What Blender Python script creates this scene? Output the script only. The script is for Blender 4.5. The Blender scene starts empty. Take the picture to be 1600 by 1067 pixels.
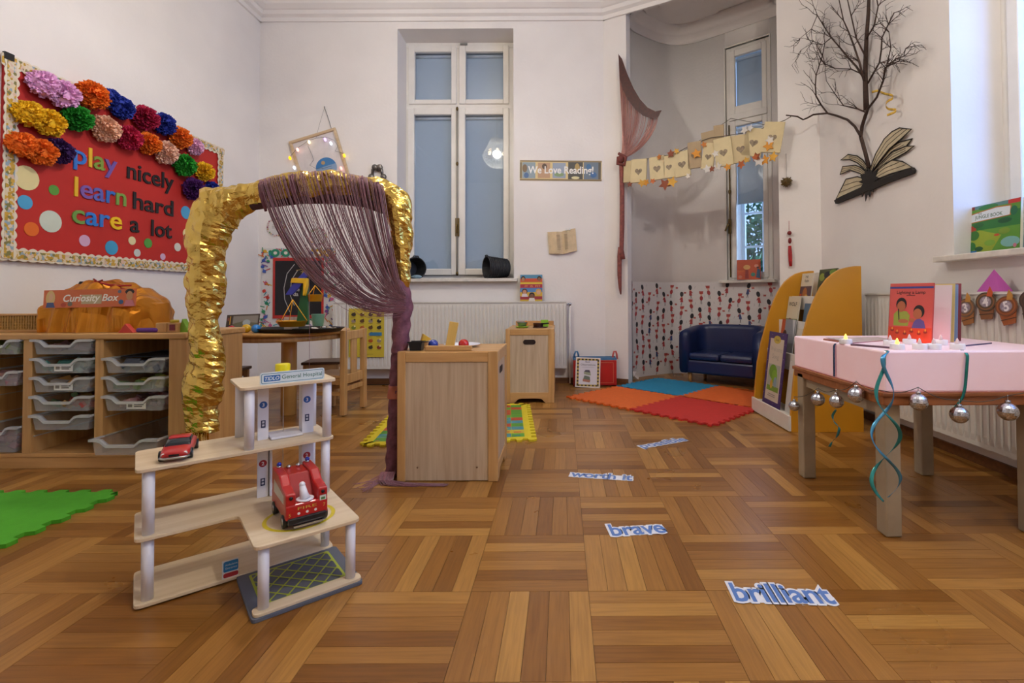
import bpy, bmesh, math, random
from mathutils import Vector, Matrix, noise
random.seed(7)
SC = bpy.context.scene
COL = SC.collection
PI = math.pi
R = math.radians

# ------------------------------------------------------------------ camera
CAM_H, FPX, CXP, CYP = 0.77, 780.0, 878.0, 446.7
PITCH, ROLL = R(1.2), R(-0.25)
cam_d = bpy.data.cameras.new('camera'); cam = bpy.data.objects.new('camera', cam_d); COL.objects.link(cam)
cam_d.sensor_width = 36.0; cam_d.lens = 36.0*FPX/1600.0
cam_d.shift_x = -(CXP-800.0)/1600.0; cam_d.shift_y = (CYP-533.5)/1600.0
cam_d.clip_start = 0.02
CAMR = Matrix.Rotation(PI/2+PITCH, 3, 'X') @ Matrix.Rotation(ROLL, 3, 'Z')
CAMP = Vector((0, 0, CAM_H))
cam.matrix_world = Matrix.Translation(CAMP) @ CAMR.to_4x4()
SC.camera = cam

# ------------------------------------------------------------------ world, lights, exposure
SC.view_settings.view_transform = 'Standard'; SC.view_settings.look = 'None'
SC.view_settings.gamma = 1.0; SC.view_settings.use_curve_mapping = False
SC.view_settings.exposure = 0.06
wd = bpy.data.worlds.new('world'); SC.world = wd; wd.use_nodes = True
wd.node_tree.nodes['Background'].inputs[0].default_value = (0.42, 0.62, 1.0, 1)
wd.node_tree.nodes['Background'].inputs[1].default_value = 1.6
def lamp(name, kind, loc, power, color, size=0.1, rot=(0, 0, 0), sy=None):
    d = bpy.data.lights.new(name, kind); d.energy = power; d.color = color
    if kind == 'POINT': d.shadow_soft_size = size
    if kind == 'AREA':
        d.size = size
        if sy: d.shape = 'RECTANGLE'; d.size_y = sy
    o = bpy.data.objects.new(name, d); o.location = loc; o.rotation_euler = rot; COL.objects.link(o); return o
WARM = (1.0, 0.945, 0.875)
lamp('chandelier_light', 'POINT', (-0.90, 2.50, 2.76), 54, WARM, 0.05)
lamp('chandelier_light', 'POINT', (1.0, 0.45, 2.93), 82, WARM, 0.05)
lamp('window_daylight', 'AREA', (2.95, 1.0, 2.1), 66, (0.16, 0.40, 1.0), 1.6, (R(90), 0, R(42)), 2.0)
lamp('alcove_daylight', 'AREA', (2.25, 5.25, 1.5), 8, (0.5, 0.7, 1.0), 0.5, (R(90), 0, R(-38.5+180)), 1.0)

# ------------------------------------------------------------------ pixel -> world on real planes
def ray(px, py): return CAMR @ Vector(((px-CXP)/FPX, -(py-CYP)/FPX, -1.0))
def AZ(px, py, z):
    d = ray(px, py); return CAMP + d*((z-CAM_H)/d.z)
def F(px, py): return AZ(px, py, 0.0)
def AY(px, py, y):
    d = ray(px, py); return CAMP + d*(y/d.y)
def AX(px, py, x):
    d = ray(px, py); return CAMP + d*(x/d.x)
def AP(px, py, p0, n):
    d = ray(px, py); return CAMP + d*((p0-CAMP).dot(n)/d.dot(n))

# ------------------------------------------------------------------ colours and materials
def lin(c):
    return c/12.92 if c <= 0.04045 else ((c+0.055)/1.055)**2.4
def hx(h):
    h = h.lstrip('#'); return tuple(lin(int(h[i:i+2], 16)/255) for i in (0, 2, 4))
def col(c): return hx(c) if isinstance(c, str) else c
MATS = {}
def newmat(name):
    m = bpy.data.materials.new(name); m.use_nodes = True
    nt = m.node_tree; return m, nt, nt.nodes['Principled BSDF']
def mat(name, c, rough=0.5, metal=0.0, var=0.08, scale=12.0, bump=0.0, bscale=60.0, emis=None, es=1.0, coat=0.0, sheen=0.0, alpha=None):
    if name in MATS: return MATS[name]
    m, nt, b = newmat(name); c = col(c)
    N, L = nt.nodes, nt.links
    tc = N.new('ShaderNodeTexCoord')
    nz = N.new('ShaderNodeTexNoise'); nz.inputs['Scale'].default_value = scale; nz.inputs['Detail'].default_value = 4
    L.new(tc.outputs['Object'], nz.inputs['Vector'])
    rp = N.new('ShaderNodeValToRGB')
    lo = tuple(max(0, x*(1-var)) for x in c); hi = tuple(min(1, x*(1+var)) for x in c)
    rp.color_ramp.elements[0].position = 0.3; rp.color_ramp.elements[0].color = (*lo, 1)
    rp.color_ramp.elements[1].position = 0.7; rp.color_ramp.elements[1].color = (*hi, 1)
    L.new(nz.outputs['Fac'], rp.inputs['Fac']); L.new(rp.outputs['Color'], b.inputs['Base Color'])
    b.inputs['Roughness'].default_value = rough; b.inputs['Metallic'].default_value = metal
    if coat: b.inputs['Coat Weight'].default_value = coat; b.inputs['Coat Roughness'].default_value = 0.15
    if sheen: b.inputs['Sheen Weight'].default_value = sheen
    if bump:
        n2 = N.new('ShaderNodeTexNoise'); n2.inputs['Scale'].default_value = bscale; n2.inputs['Detail'].default_value = 5
        L.new(tc.outputs['Object'], n2.inputs['Vector'])
        bp = N.new('ShaderNodeBump'); bp.inputs['Strength'].default_value = bump; bp.inputs['Distance'].default_value = 0.004
        L.new(n2.outputs['Fac'], bp.inputs['Height']); L.new(bp.outputs['Normal'], b.inputs['Normal'])
    if emis is not None:
        b.inputs['Emission Color'].default_value = (*col(emis), 1); b.inputs['Emission Strength'].default_value = es
    if alpha is not None: b.inputs['Alpha'].default_value = alpha
    MATS[name] = m; return m
def wood(name, c1, c2, axis='z', rough=0.4, scale=1.0, coat=0.0):
    if name in MATS: return MATS[name]
    m, nt, b = newmat(name); N, L = nt.nodes, nt.links
    tc = N.new('ShaderNodeTexCoord'); mp = N.new('ShaderNodeMapping')
    s = [40*scale]*3; s['xyz'.index(axis)] = 2.2*scale
    mp.inputs['Scale'].default_value = s
    oi = N.new('ShaderNodeObjectInfo')
    va = N.new('ShaderNodeVectorMath'); va.operation = 'ADD'
    L.new(tc.outputs['Object'], va.inputs[0]); L.new(oi.outputs['Random'], va.inputs[1]); L.new(va.outputs[0], mp.inputs['Vector'])
    nz = N.new('ShaderNodeTexNoise'); nz.inputs['Scale'].default_value = 1.0; nz.inputs['Detail'].default_value = 6; nz.inputs['Distortion'].default_value = 0.4
    L.new(mp.outputs['Vector'], nz.inputs['Vector'])
    rp = N.new('ShaderNodeValToRGB')
    rp.color_ramp.elements[0].position = 0.32; rp.color_ramp.elements[0].color = (*col(c1), 1)
    rp.color_ramp.elements[1].position = 0.68; rp.color_ramp.elements[1].color = (*col(c2), 1)
    L.new(nz.outputs['Fac'], rp.inputs['Fac']); L.new(rp.outputs['Color'], b.inputs['Base Color'])
    b.inputs['Roughness'].default_value = rough
    if coat: b.inputs['Coat Weight'].default_value = coat; b.inputs['Coat Roughness'].default_value = 0.2
    bp = N.new('ShaderNodeBump'); bp.inputs['Strength'].default_value = 0.08; bp.inputs['Distance'].default_value = 0.001
    L.new(nz.outputs['Fac'], bp.inputs['Height']); L.new(bp.outputs['Normal'], b.inputs['Normal'])
    MATS[name] = m; return m
def print_mat():
    if 'print' in MATS: return MATS['print']
    m, nt, b = newmat('print'); a = nt.nodes.new('ShaderNodeAttribute'); a.attribute_name = 'Col'
    nz = nt.nodes.new('ShaderNodeTexNoise'); nz.inputs['Scale'].default_value = 90
    mx = nt.nodes.new('ShaderNodeMixRGB'); mx.blend_type = 'MULTIPLY'; mx.inputs[0].default_value = 0.10
    nt.links.new(a.outputs['Color'], mx.inputs[1]); nt.links.new(nz.outputs['Fac'], mx.inputs[2])
    nt.links.new(mx.outputs['Color'], b.inputs['Base Color']); b.inputs['Roughness'].default_value = 0.45
    MATS['print'] = m; return m
def glass_mat(name='window_glass', tint=(0.93, 0.96, 1.0), ior=1.5):
    if name in MATS: return MATS[name]
    m = bpy.data.materials.new(name); m.use_nodes = True; nt = m.node_tree; nt.nodes.clear()
    o = nt.nodes.new('ShaderNodeOutputMaterial'); t = nt.nodes.new('ShaderNodeBsdfTransparent'); g = nt.nodes.new('ShaderNodeBsdfGlossy')
    mx = nt.nodes.new('ShaderNodeMixShader'); lw = nt.nodes.new('ShaderNodeLayerWeight'); pw = nt.nodes.new('ShaderNodeMath'); pw.operation = 'POWER'; pw.inputs[1].default_value = 5.0; nt.links.new(lw.outputs['Facing'], pw.inputs[0]); lw.inputs['Blend'].default_value = 0.5
    fr = nt.nodes.new('ShaderNodeMapRange'); fr.inputs[3].default_value = 0.05; nt.links.new(pw.outputs[0], fr.inputs[0])
    t.inputs['Color'].default_value = (*tint, 1); g.inputs['Roughness'].default_value = 0.03
    nt.links.new(fr.outputs[0], mx.inputs[0]); nt.links.new(t.outputs[0], mx.inputs[1]); nt.links.new(g.outputs[0], mx.inputs[2])
    nt.links.new(mx.outputs[0], o.inputs[0]); MATS[name] = m; return m
def frosted(name, c, a=0.55, rough=0.35):
    """milky translucent plastic: part diffuse, part see-through"""
    if name in MATS: return MATS[name]
    m, nt, b = newmat(name); N, L = nt.nodes, nt.links
    b.inputs['Base Color'].default_value = (*col(c), 1); b.inputs['Roughness'].default_value = rough
    nz = N.new('ShaderNodeTexNoise'); nz.inputs['Scale'].default_value = 15
    mr = N.new('ShaderNodeMapRange'); mr.inputs[3].default_value = a-0.08; mr.inputs[4].default_value = a+0.08
    L.new(nz.outputs['Fac'], mr.inputs[0]); L.new(mr.outputs[0], b.inputs['Alpha'])
    MATS[name] = m; return m

# ------------------------------------------------------------------ mesh builder
TXT = {}
def text_geo(s, size=1.0, bold=0.0, shear=0.0, spacing=1.0):
    k = (s, bold, shear, spacing)
    if k not in TXT:
        cu = bpy.data.curves.new('txt', 'FONT'); cu.body = s; cu.size = 1.0; cu.offset = bold; cu.shear = shear
        cu.space_character = spacing; cu.resolution_u = 3; cu.fill_mode = 'FRONT'
        o = bpy.data.objects.new('txt', cu); COL.objects.link(o)
        dg = bpy.context.evaluated_depsgraph_get(); ev = o.evaluated_get(dg); me = ev.to_mesh()
        vs = [(v.co.x, v.co.y) for v in me.vertices]; fs = [tuple(p.vertices) for p in me.polygons]
        ev.to_mesh_clear(); bpy.data.objects.remove(o); bpy.data.curves.remove(cu)
        if not vs: vs = [(0, 0)]
        x0 = min(v[0] for v in vs); vs = [(v[0]-x0, v[1]) for v in vs]
        TXT[k] = (vs, fs, max(v[0] for v in vs))
    vs, fs, w = TXT[k]
    return [(x*size, y*size) for x, y in vs], fs, w*size

class MB:
    def __init__(s):
        s.v = []; s.f = []; s.c = []; s.sm = []; s.mi = []
        s.color = None; s.smooth = False; s.m = 0; s.X = None
    def add(s, vs, fs, smooth=None):
        b = len(s.v)
        if s.X is not None: vs = [tuple(s.X @ Vector(p)) for p in vs]
        s.v.extend([tuple(p) for p in vs])
        sm = s.smooth if smooth is None else smooth
        for f in fs:
            s.f.append(tuple(i+b for i in f)); s.c.append(s.color); s.sm.append(sm); s.mi.append(s.m)
        return s
    def box(s, x0, x1, y0, y1, z0, z1):
        return s.add([(x0, y0, z0), (x1, y0, z0), (x1, y1, z0), (x0, y1, z0), (x0, y0, z1), (x1, y0, z1), (x1, y1, z1), (x0, y1, z1)],
                     [(3, 2, 1, 0), (4, 5, 6, 7), (0, 1, 5, 4), (1, 2, 6, 5), (2, 3, 7, 6), (3, 0, 4, 7)], False)
    def prism(s, poly, a0, a1, axis='z', smooth=False):
        n = len(poly)
        def P(u, w, a): return (u, w, a) if axis == 'z' else ((u, a, w) if axis == 'y' else (a, u, w))
        vs = [P(u, w, a0) for u, w in poly]+[P(u, w, a1) for u, w in poly]
        s.add(vs, [tuple(range(n))[::-1], tuple(range(n, 2*n))], False)
        b = len(s.v)-2*n
        for i in range(n):
            j = (i+1) % n
            s.f.append((b+i, b+j, b+n+j, b+n+i)); s.c.append(s.color); s.sm.append(smooth); s.mi.append(s.m)
        return s
    def face(s, vs): return s.add(vs, [tuple(range(len(vs)))], False)
    def tube(s, path, r, n=8, caps=True, closed=False, flat=1.0, smooth=True):
        P = [Vector(p) for p in path]; k = len(P)
        rr = r if isinstance(r, (list, tuple)) else [r]*k
        vs = []; up = None
        for i in range(k):
            t = (P[(i+1) % k]-P[i-1]) if closed else (P[min(i+1, k-1)]-P[max(i-1, 0)])
            if t.length < 1e-9: t = Vector((0, 0, 1))
            t.normalize()
            if up is None:
                up = t.orthogonal().normalized()
            up = up - t*up.dot(t)
            if up.length < 1e-6: up = t.orthogonal()
            up.normalize(); sd = t.cross(up)
            for j in range(n):
                a = 2*PI*j/n
                vs.append(P[i]+up*(math.cos(a)*rr[i])+sd*(math.sin(a)*rr[i]*flat))
        fs = []
        for i in range(k if closed else k-1):
            for j in range(n):
                a = i*n+j; b = i*n+(j+1) % n; c = ((i+1) % k)*n+(j+1) % n; d = ((i+1) % k)*n+j
                fs.append((a, b, c, d))
        if caps and not closed:
            fs.append(tuple(range(n))[::-1]); fs.append(tuple((k-1)*n+j for j in range(n)))
        return s.add(vs, fs, smooth)
    def cyl(s, c, r, z0, z1, n=16, r2=None):
        r2 = r if r2 is None else r2
        return s.lathe([(0, z0), (r, z0), (r2, z1), (0, z1)], n, c, sm=(False, True, False))
    def lathe(s, prof, n=16, c=(0, 0), sm=True):
        vs = []; k = len(prof)
        for (r, z) in prof:
            for j in range(n):
                a = 2*PI*j/n; vs.append((c[0]+r*math.cos(a), c[1]+r*math.sin(a), z))
        b0 = len(s.v); s.add(vs, [], True)
        for i in range(k-1):
            for j in range(n):
                q = [i*n+j, i*n+(j+1) % n, (i+1)*n+(j+1) % n, (i+1)*n+j]
                if prof[i][0] == 0: q = [q[0], q[2], q[3]]
                elif prof[i+1][0] == 0: q = [q[0], q[1], q[2]]
                s.f.append(tuple(b0+x for x in q)); s.c.append(s.color)
                s.sm.append(sm[i] if isinstance(sm, tuple) else sm); s.mi.append(s.m)
        return s
    def sphere(s, c, r, nu=12, nv=8, sc=(1, 1, 1), smooth=True):
        vs = [(c[0], c[1], c[2]-r*sc[2])]
        for i in range(1, nv):
            t = -PI/2+PI*i/nv
            for j in range(nu):
                a = 2*PI*j/nu
                vs.append((c[0]+r*sc[0]*math.cos(t)*math.cos(a), c[1]+r*sc[1]*math.cos(t)*math.sin(a), c[2]+r*sc[2]*math.sin(t)))
        vs.append((c[0], c[1], c[2]+r*sc[2])); fs = []
        for j in range(nu): fs.append((0, 1+(j+1) % nu, 1+j))
        for i in range(nv-2):
            for j in range(nu):
                fs.append((1+i*nu+j, 1+i*nu+(j+1) % nu, 1+(i+1)*nu+(j+1) % nu, 1+(i+1)*nu+j))
        L = len(vs)-1
        for j in range(nu): fs.append((L, 1+(nv-2)*nu+j, 1+(nv-2)*nu+(j+1) % nu))
        return s.add(vs, fs, smooth)
    def text(s, t, cx, cz, h, y, bold=0.0, shear=0.0, w=None, align='c'):
        """flat lettering in the local xz plane, facing -y; h is the font size"""
        vs, fs, tw = text_geo(t, h, bold, shear)
        k = 1.0 if w is None else w/max(tw, 1e-6)
        x0 = cx-(tw*k/2 if align == 'c' else 0)
        return s.add([(x0+x*k, y, cz+z) for x, z in vs], fs, False)
    def build(s, name, mats, parent=None, loc=None, bevel=0.0, rz=0.0, merge=False):
        me = bpy.data.meshes.new(name); me.from_pydata(s.v, [], s.f)
        ms = mats if isinstance(mats, (list, tuple)) else [mats]
        for m in ms: me.materials.append(m)
        me.polygons.foreach_set('use_smooth', s.sm); me.polygons.foreach_set('material_index', s.mi)
        if any(c is not None for c in s.c):
            at = me.color_attributes.new('Col', 'FLOAT_COLOR', 'CORNER'); buf = []
            for f, c in zip(s.f, s.c):
                c = (1, 1, 1) if c is None else c
                buf.extend((c[0], c[1], c[2], 1.0)*len(f))
            at.data.foreach_set('color', buf)
        me.update()
        if merge:
            bm = bmesh.new(); bm.from_mesh(me); bmesh.ops.remove_doubles(bm, verts=bm.verts, dist=1e-5); bm.to_mesh(me); bm.free()
        o = bpy.data.objects.new(name, me); COL.objects.link(o)
        if parent is not None: o.parent = parent
        if loc is not None: o.location = loc
        if rz: o.rotation_euler = (0, 0, rz)
        if bevel:
            b = o.modifiers.new('bevel', 'BEVEL'); b.width = bevel; b.segments = 2; b.limit_method = 'ANGLE'; b.angle_limit = R(40)
        return o
def tag(o, label, cat, group=None, kind=None):
    if label: o['label'] = label
    if cat: o['category'] = cat
    if group: o['group'] = group
    if kind: o['kind'] = kind
    return o
def T(name, label, cat, loc=(0, 0, 0), rz=0.0, group=None, rot=None):
    o = bpy.data.objects.new(name, None); COL.objects.link(o); o.location = loc
    o.rotation_euler = rot if rot is not None else (0, 0, rz); o.empty_display_size = 0.05
    return tag(o, label, cat, group)
def S(o):
    o['kind'] = 'structure'; return o
def SE(name, loc=(0, 0, 0), rz=0.0):
    o = bpy.data.objects.new(name, None); COL.objects.link(o); o.location = loc; o.rotation_euler = (0, 0, rz); o['kind'] = 'structure'; return o
def dup(root, loc=None, rz=None, label=None, group=None):
    def cp(o, par):
        c = o.copy(); COL.objects.link(c)
        if par is not None: c.parent = par
        for ch in list(o.children): cp(ch, c)
        return c
    c = cp(root, None)
    if loc is not None: c.location = loc
    if rz is not None: c.rotation_euler = (0, 0, rz)
    if label: c['label'] = label
    if group: c['group'] = group
    return c
def setmat(o, m):
    o.material_slots[0].link = 'OBJECT'; o.material_slots[0].material = m
def ell(cx, cy, rx, ry, n=20): return [(cx+rx*math.cos(2*PI*i/n), cy+ry*math.sin(2*PI*i/n)) for i in range(n)]
def heart(cx, cy, s):
    return [(cx+s*16*math.sin(t)**3/17, cy+s*(13*math.cos(t)-5*math.cos(2*t)-2*math.cos(3*t)-math.cos(4*t))/17) for t in [2*PI*i/22 for i in range(22)]]
def rrect(x0, x1, z0, z1, r, n=4):
    out = []
    for cx, cz, a0 in ((x1-r, z1-r, 0), (x0+r, z1-r, 90), (x0+r, z0+r, 180), (x1-r, z0+r, 270)):
        for i in range(n+1):
            a = R(a0+90*i/n); out.append((cx+r*math.cos(a), cz+r*math.sin(a)))
    return out
def prints(items, w, h, y, x0=0.0, z0=0.0, step=0.00005, mb=None):
    """flat print on a sheet facing local -y; coordinates 0..1 over the sheet (x across, z up)"""
    m = mb or MB(); k = y
    def U(x): return x0-w/2+x*w
    def W(z): return z0+z*h
    for it in items:
        k -= step; m.color = col(it[-1]) if it[0] != 't' else col(it[5])
        if it[0] == 'r': _, x, z, a, b, c = it; m.face([(U(x), k, W(z)), (U(x+a), k, W(z)), (U(x+a), k, W(z+b)), (U(x), k, W(z+b))])
        elif it[0] == 'e': _, x, z, a, b, c = it; m.face([(U(p), k, W(q)) for p, q in ell(x, z, a, b, 16)])
        elif it[0] == 'p': m.face([(U(p), k, W(q)) for p, q in it[1]])
        elif it[0] == 'l':
            (xa, za), (xb, zb), lw = it[1], it[2], it[3]
            a = Vector((U(xa), W(za))); b = Vector((U(xb), W(zb))); d = (b-a)
            nn = Vector((-d.y, d.x)).normalized()*lw/2
            m.face([(a.x-nn.x, k, a.y-nn.y), (b.x-nn.x, k, b.y-nn.y), (b.x+nn.x, k, b.y+nn.y), (a.x+nn.x, k, a.y+nn.y)])
        elif it[0] == 't':
            _, s, x, z, hh, c = it[:6]; bold = it[6] if len(it) > 6 else 0.0; ww = it[7]*w if len(it) > 7 and it[7] else None
            sh = it[8] if len(it) > 8 else 0.0
            m.text(s, U(x), W(z), hh*h, k, bold, sh, ww)
    return m
def sheet(name, parent, w, h, base, items, t=0.002, bevel=0.0, pname='print'):
    """a card w x h standing on its local origin (bottom centre), front at y = -t"""
    m = MB(); m.color = col(base); m.box(-w/2, w/2, -t, 0, 0, h)
    c = m.build(name, print_mat(), parent, bevel=bevel)
    if items: prints(items, w, h, -t-0.0002).build(pname, print_mat(), c)
    return c
def book(name, label, loc, rz, w, h, t, base, items, tilt=0.0, group=None, spine=None, cat='book'):
    b = T(name, label, cat, loc, group=group, rot=(tilt, 0, rz))
    cv = MB(); cv.color = col(base); cv.box(-w/2, w/2, -t/2, -t/2+0.002, 0, h); cv.color = col(spine or base)
    cv.box(-w/2, w/2, t/2-0.002, t/2, 0, h); cv.box(-w/2, -w/2+0.002, -t/2, t/2, 0, h)
    c = cv.build('cover', print_mat(), b)
    MB().box(-w/2+0.002, w/2-0.003, -t/2+0.002, t/2-0.002, 0.002, h-0.003).build('pages', mat('page_paper', '#efe9dc', 0.7), b)
    prints(items, w, h, -t/2-0.0002).build('print', print_mat(), c)
    return b
# ================================================================== THE SETTING
XL, XR, YB, YF, ZC = -2.71, 1.90, 4.45, -2.3, 3.46
M_WALL = mat('wall_plaster', '#e9e4df', 0.75, var=0.03, scale=3, bump=0.25, bscale=45)
M_TRIM = mat('white_gloss_paint', '#e8e4dc', 0.35, var=0.04, scale=8)
M_SILL = mat('sill_marble', '#d9d4c9', 0.4, var=0.12, scale=20)
M_SKIRT = wood('skirting_wood', '#5d3a1e', '#7a4e2a', 'x', 0.45)
M_GLASS = glass_mat()
M_BLIND = mat('roller_blind', '#b4c1ca', 0.85, var=0.03, scale=90)
M_BRASS = mat('old_brass', '#6d5a35', 0.4, 0.9, var=0.25, scale=60)
DA, DB = Vector((0.383, YB, 0)), Vector((XR, 3.645, 0))
DU = (DB-DA).normalized(); DN = Vector((-DU.y, DU.x, 0))   # DN points into the alcove
DL, DR = AP(981, 463, DA, DN), AP(1219, 463, DA, DN)
DL.z = DR.z = 0
tl, tr_, tb = (DL-DA).dot(DU), (DR-DA).dot(DU), (DB-DA).length
DIAG = math.atan2(DU.y, DU.x)

# floor: slab, parquet strips one by one, the rest of the strips as one stuff part
fl = MB().box(XL-0.1, 3.0, YF-0.1, 5.6, -0.06, -0.004).build('floor', mat('floor_joint', '#2e1c0e', 0.9)); S(fl)
def parquet_mat():
    m, nt, b = newmat('oak_parquet'); N, L = nt.nodes, nt.links
    oi = N.new('ShaderNodeObjectInfo'); ge = N.new('ShaderNodeNewGeometry'); uv = N.new('ShaderNodeUVMap'); uv.uv_map = 'UVMap'
    ad = N.new('ShaderNodeMath'); ad.operation = 'ADD'; fr = N.new('ShaderNodeMath'); fr.operation = 'FRACT'
    L.new(oi.outputs['Random'], ad.inputs[0]); L.new(ge.outputs['Random Per Island'], ad.inputs[1]); L.new(ad.outputs[0], fr.inputs[0])
    rp = N.new('ShaderNodeValToRGB'); e = rp.color_ramp.elements
    e[0].position = 0; e[0].color = (*hx('#7a4d1b'), 1); e[1].position = 1; e[1].color = (*hx('#b08242'), 1)
    for p, c in ((0.18, '#865824'), (0.5, '#94652d'), (0.8, '#a27338')):
        q = rp.color_ramp.elements.new(p); q.color = (*hx(c), 1)
    L.new(fr.outputs[0], rp.inputs['Fac'])
    sc = N.new('ShaderNodeVectorMath'); sc.operation = 'SCALE'; sc.inputs['Scale'].default_value = 37.0
    cb = N.new('ShaderNodeCombineXYZ'); L.new(fr.outputs[0], cb.inputs[0]); L.new(fr.outputs[0], cb.inputs[1]); L.new(cb.outputs[0], sc.inputs[0])
    va = N.new('ShaderNodeVectorMath'); va.operation = 'ADD'; L.new(uv.outputs[0], va.inputs[0]); L.new(sc.outputs[0], va.inputs[1])
    mp = N.new('ShaderNodeMapping'); mp.inputs['Scale'].default_value = (7, 120, 1); L.new(va.outputs[0], mp.inputs['Vector'])
    nz = N.new('ShaderNodeTexNoise'); nz.inputs['Scale'].default_value = 1; nz.inputs['Detail'].default_value = 7; nz.inputs['Distortion'].default_value = 0.6
    L.new(mp.outputs[0], nz.inputs['Vector'])
    r2 = N.new('ShaderNodeValToRGB'); r2.color_ramp.elements[0].position = 0.25; r2.color_ramp.elements[0].color = (0.66, 0.60, 0.52, 1)
    r2.color_ramp.elements[1].position = 0.62; r2.color_ramp.elements[1].color = (1.06, 1.04, 1.0, 1)
    L.new(nz.outputs['Fac'], r2.inputs['Fac'])
    mx = N.new('ShaderNodeMixRGB'); mx.blend_type = 'MULTIPLY'; mx.inputs[0].default_value = 0.75
    L.new(rp.outputs[0], mx.inputs[1]); L.new(r2.outputs[0], mx.inputs[2]); L.new(mx.outputs[0], b.inputs['Base Color'])
    n3 = N.new('ShaderNodeTexNoise'); n3.inputs['Scale'].default_value = 3.0; n3.inputs['Detail'].default_value = 5; L.new(ge.outputs['Position'], n3.inputs['Vector'])
    mr = N.new('ShaderNodeMapRange'); mr.inputs[3].default_value = 0.2; mr.inputs[4].default_value = 0.42
    L.new(n3.outputs['Fac'], mr.inputs[0]); L.new(mr.outputs[0], b.inputs['Roughness'])
    bp = N.new('ShaderNodeBump'); bp.inputs['Strength'].default_value = 0.06; bp.inputs['Distance'].default_value = 0.001
    L.new(nz.outputs['Fac'], bp.inputs['Height']); L.new(bp.outputs[0], b.inputs['Normal'])
    return m
M_PARQ = parquet_mat()
TS, NS = 0.3065, 6
def strip_uv(me, boxes):
    u = me.uv_layers.new(name='UVMap'); i = 0
    for lp in me.loops:
        bx = boxes[lp.vertex_index//8]; v = me.vertices[lp.vertex_index].co
        dx, dy = v.x-bx[0], v.y-bx[1]
        u.data[lp.index].uv = (dx+0.5, dy) if bx[2] == 0 else (dy+0.5, dx)
g = 0.00045; SW = TS/NS
sm_ = bpy.data.meshes.new('parquet_strip')
tmp = MB().box(-TS/2+g, TS/2-g, -SW/2+g, SW/2-g, -0.012, 0); sm_.from_pydata(tmp.v, [], tmp.f); sm_.update()
sm_.materials.append(M_PARQ); strip_uv(sm_, [(0, 0, 0)])
strips = []
X0, Y0 = 0.066, 1.934
for i in range(-10, 10):
    for j in range(-15, 13):
        cx, cy = X0+(i+0.5)*TS, Y0+(j+0.5)*TS
        if cx < XL-0.2 or cx > 2.6 or cy < YF-0.2 or cy > 5.4: continue
        along_y = (i+j) % 2 == 0      # square i=0, j=-2 runs along the room
        for k in range(NS):
            o = (k-(NS-1)/2)*SW
            p = (cx+o, cy, 1) if along_y else (cx, cy+o, 0)
            if p[1] > YB and not (p[0] > 0.3): continue
            strips.append(p)
def vis(p):
    if p[1] < 1.0: return 9+abs(p[1])
    px = 878+p[0]/p[1]*780
    return p[1] if -40 < px < 1640 else 9
strips.sort(key=vis)
for p in strips[:300]:
    o = bpy.data.objects.new('parquet_strip', sm_); COL.objects.link(o); o.parent = fl
    o.location = (p[0], p[1], -random.random()*0.0003); o.rotation_euler = (0, 0, PI/2 if p[2] else 0)
rest = MB(); bxs = []
for p in strips[300:]:
    hx_, hy_ = (SW/2-g, TS/2-g) if p[2] else (TS/2-g, SW/2-g)
    rest.box(p[0]-hx_, p[0]+hx_, p[1]-hy_, p[1]+hy_, -0.012, -random.random()*0.0003); bxs.append(p)
ro = rest.build('parquet_strips', M_PARQ, fl); ro['kind'] = 'stuff'; strip_uv(ro.data, bxs)

# ceiling and plain walls
S(MB().box(XL-0.4, 3.0, YF-0.4, 5.6, ZC, ZC+0.1).build('ceiling', mat('ceiling_paint', '#e9e6e2', 0.8, var=0.02)))
S(MB().box(XL-0.3, XL, YF-0.3, YB+0.4, -0.05, ZC).build('wall_left', M_WALL))
S(MB().box(XL, XR+0.4, YF-0.3, YF, -0.05, ZC).build('wall_front', M_WALL))
def holed(name, a0, a1, h0, h1, b0, b1, z0, z1, axis):
    m = MB()
    def bx(p0, p1, q0, q1):
        if axis == 'x': m.box(p0, p1, b0, b1, q0, q1)
        else: m.box(b0, b1, p0, p1, q0, q1)
    bx(a0, h0, -0.05, ZC); bx(h1, a1, -0.05, ZC); bx(h0, h1, -0.05, z0); bx(h0, h1, z1, ZC)
    return S(m.build(name, M_WALL))
WB0, WB1 = AY(621, 45, YB), AY(803, 434, YB)
wx0, wx1, wz0, wz1 = WB0.x, WB1.x, WB1.z-0.006, WB0.z
holed('wall_back', XL, DA.x+0.03, wx0, wx1, YB, YB+0.36, wz0, wz1, 'x')
ry1 = AX(1487, 200, XR).y; ry0 = 0.55; rz0 = 0.957; rz1 = 3.15
holed('wall_right', YF, DB.y+0.02, ry0, ry1, XR, XR+0.36, rz0, rz1, 'y')
# corner wall with the wide opening into the round alcove
m = MB(); m.X = Matrix.Translation(DA) @ Matrix.Rotation(DIAG, 4, 'Z')
m.box(0, tl, 0, 0.10, -0.05, ZC); m.box(tr_, tb, 0, 0.22, -0.05, ZC)
S(m.build('wall_corner', M_WALL))
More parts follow.
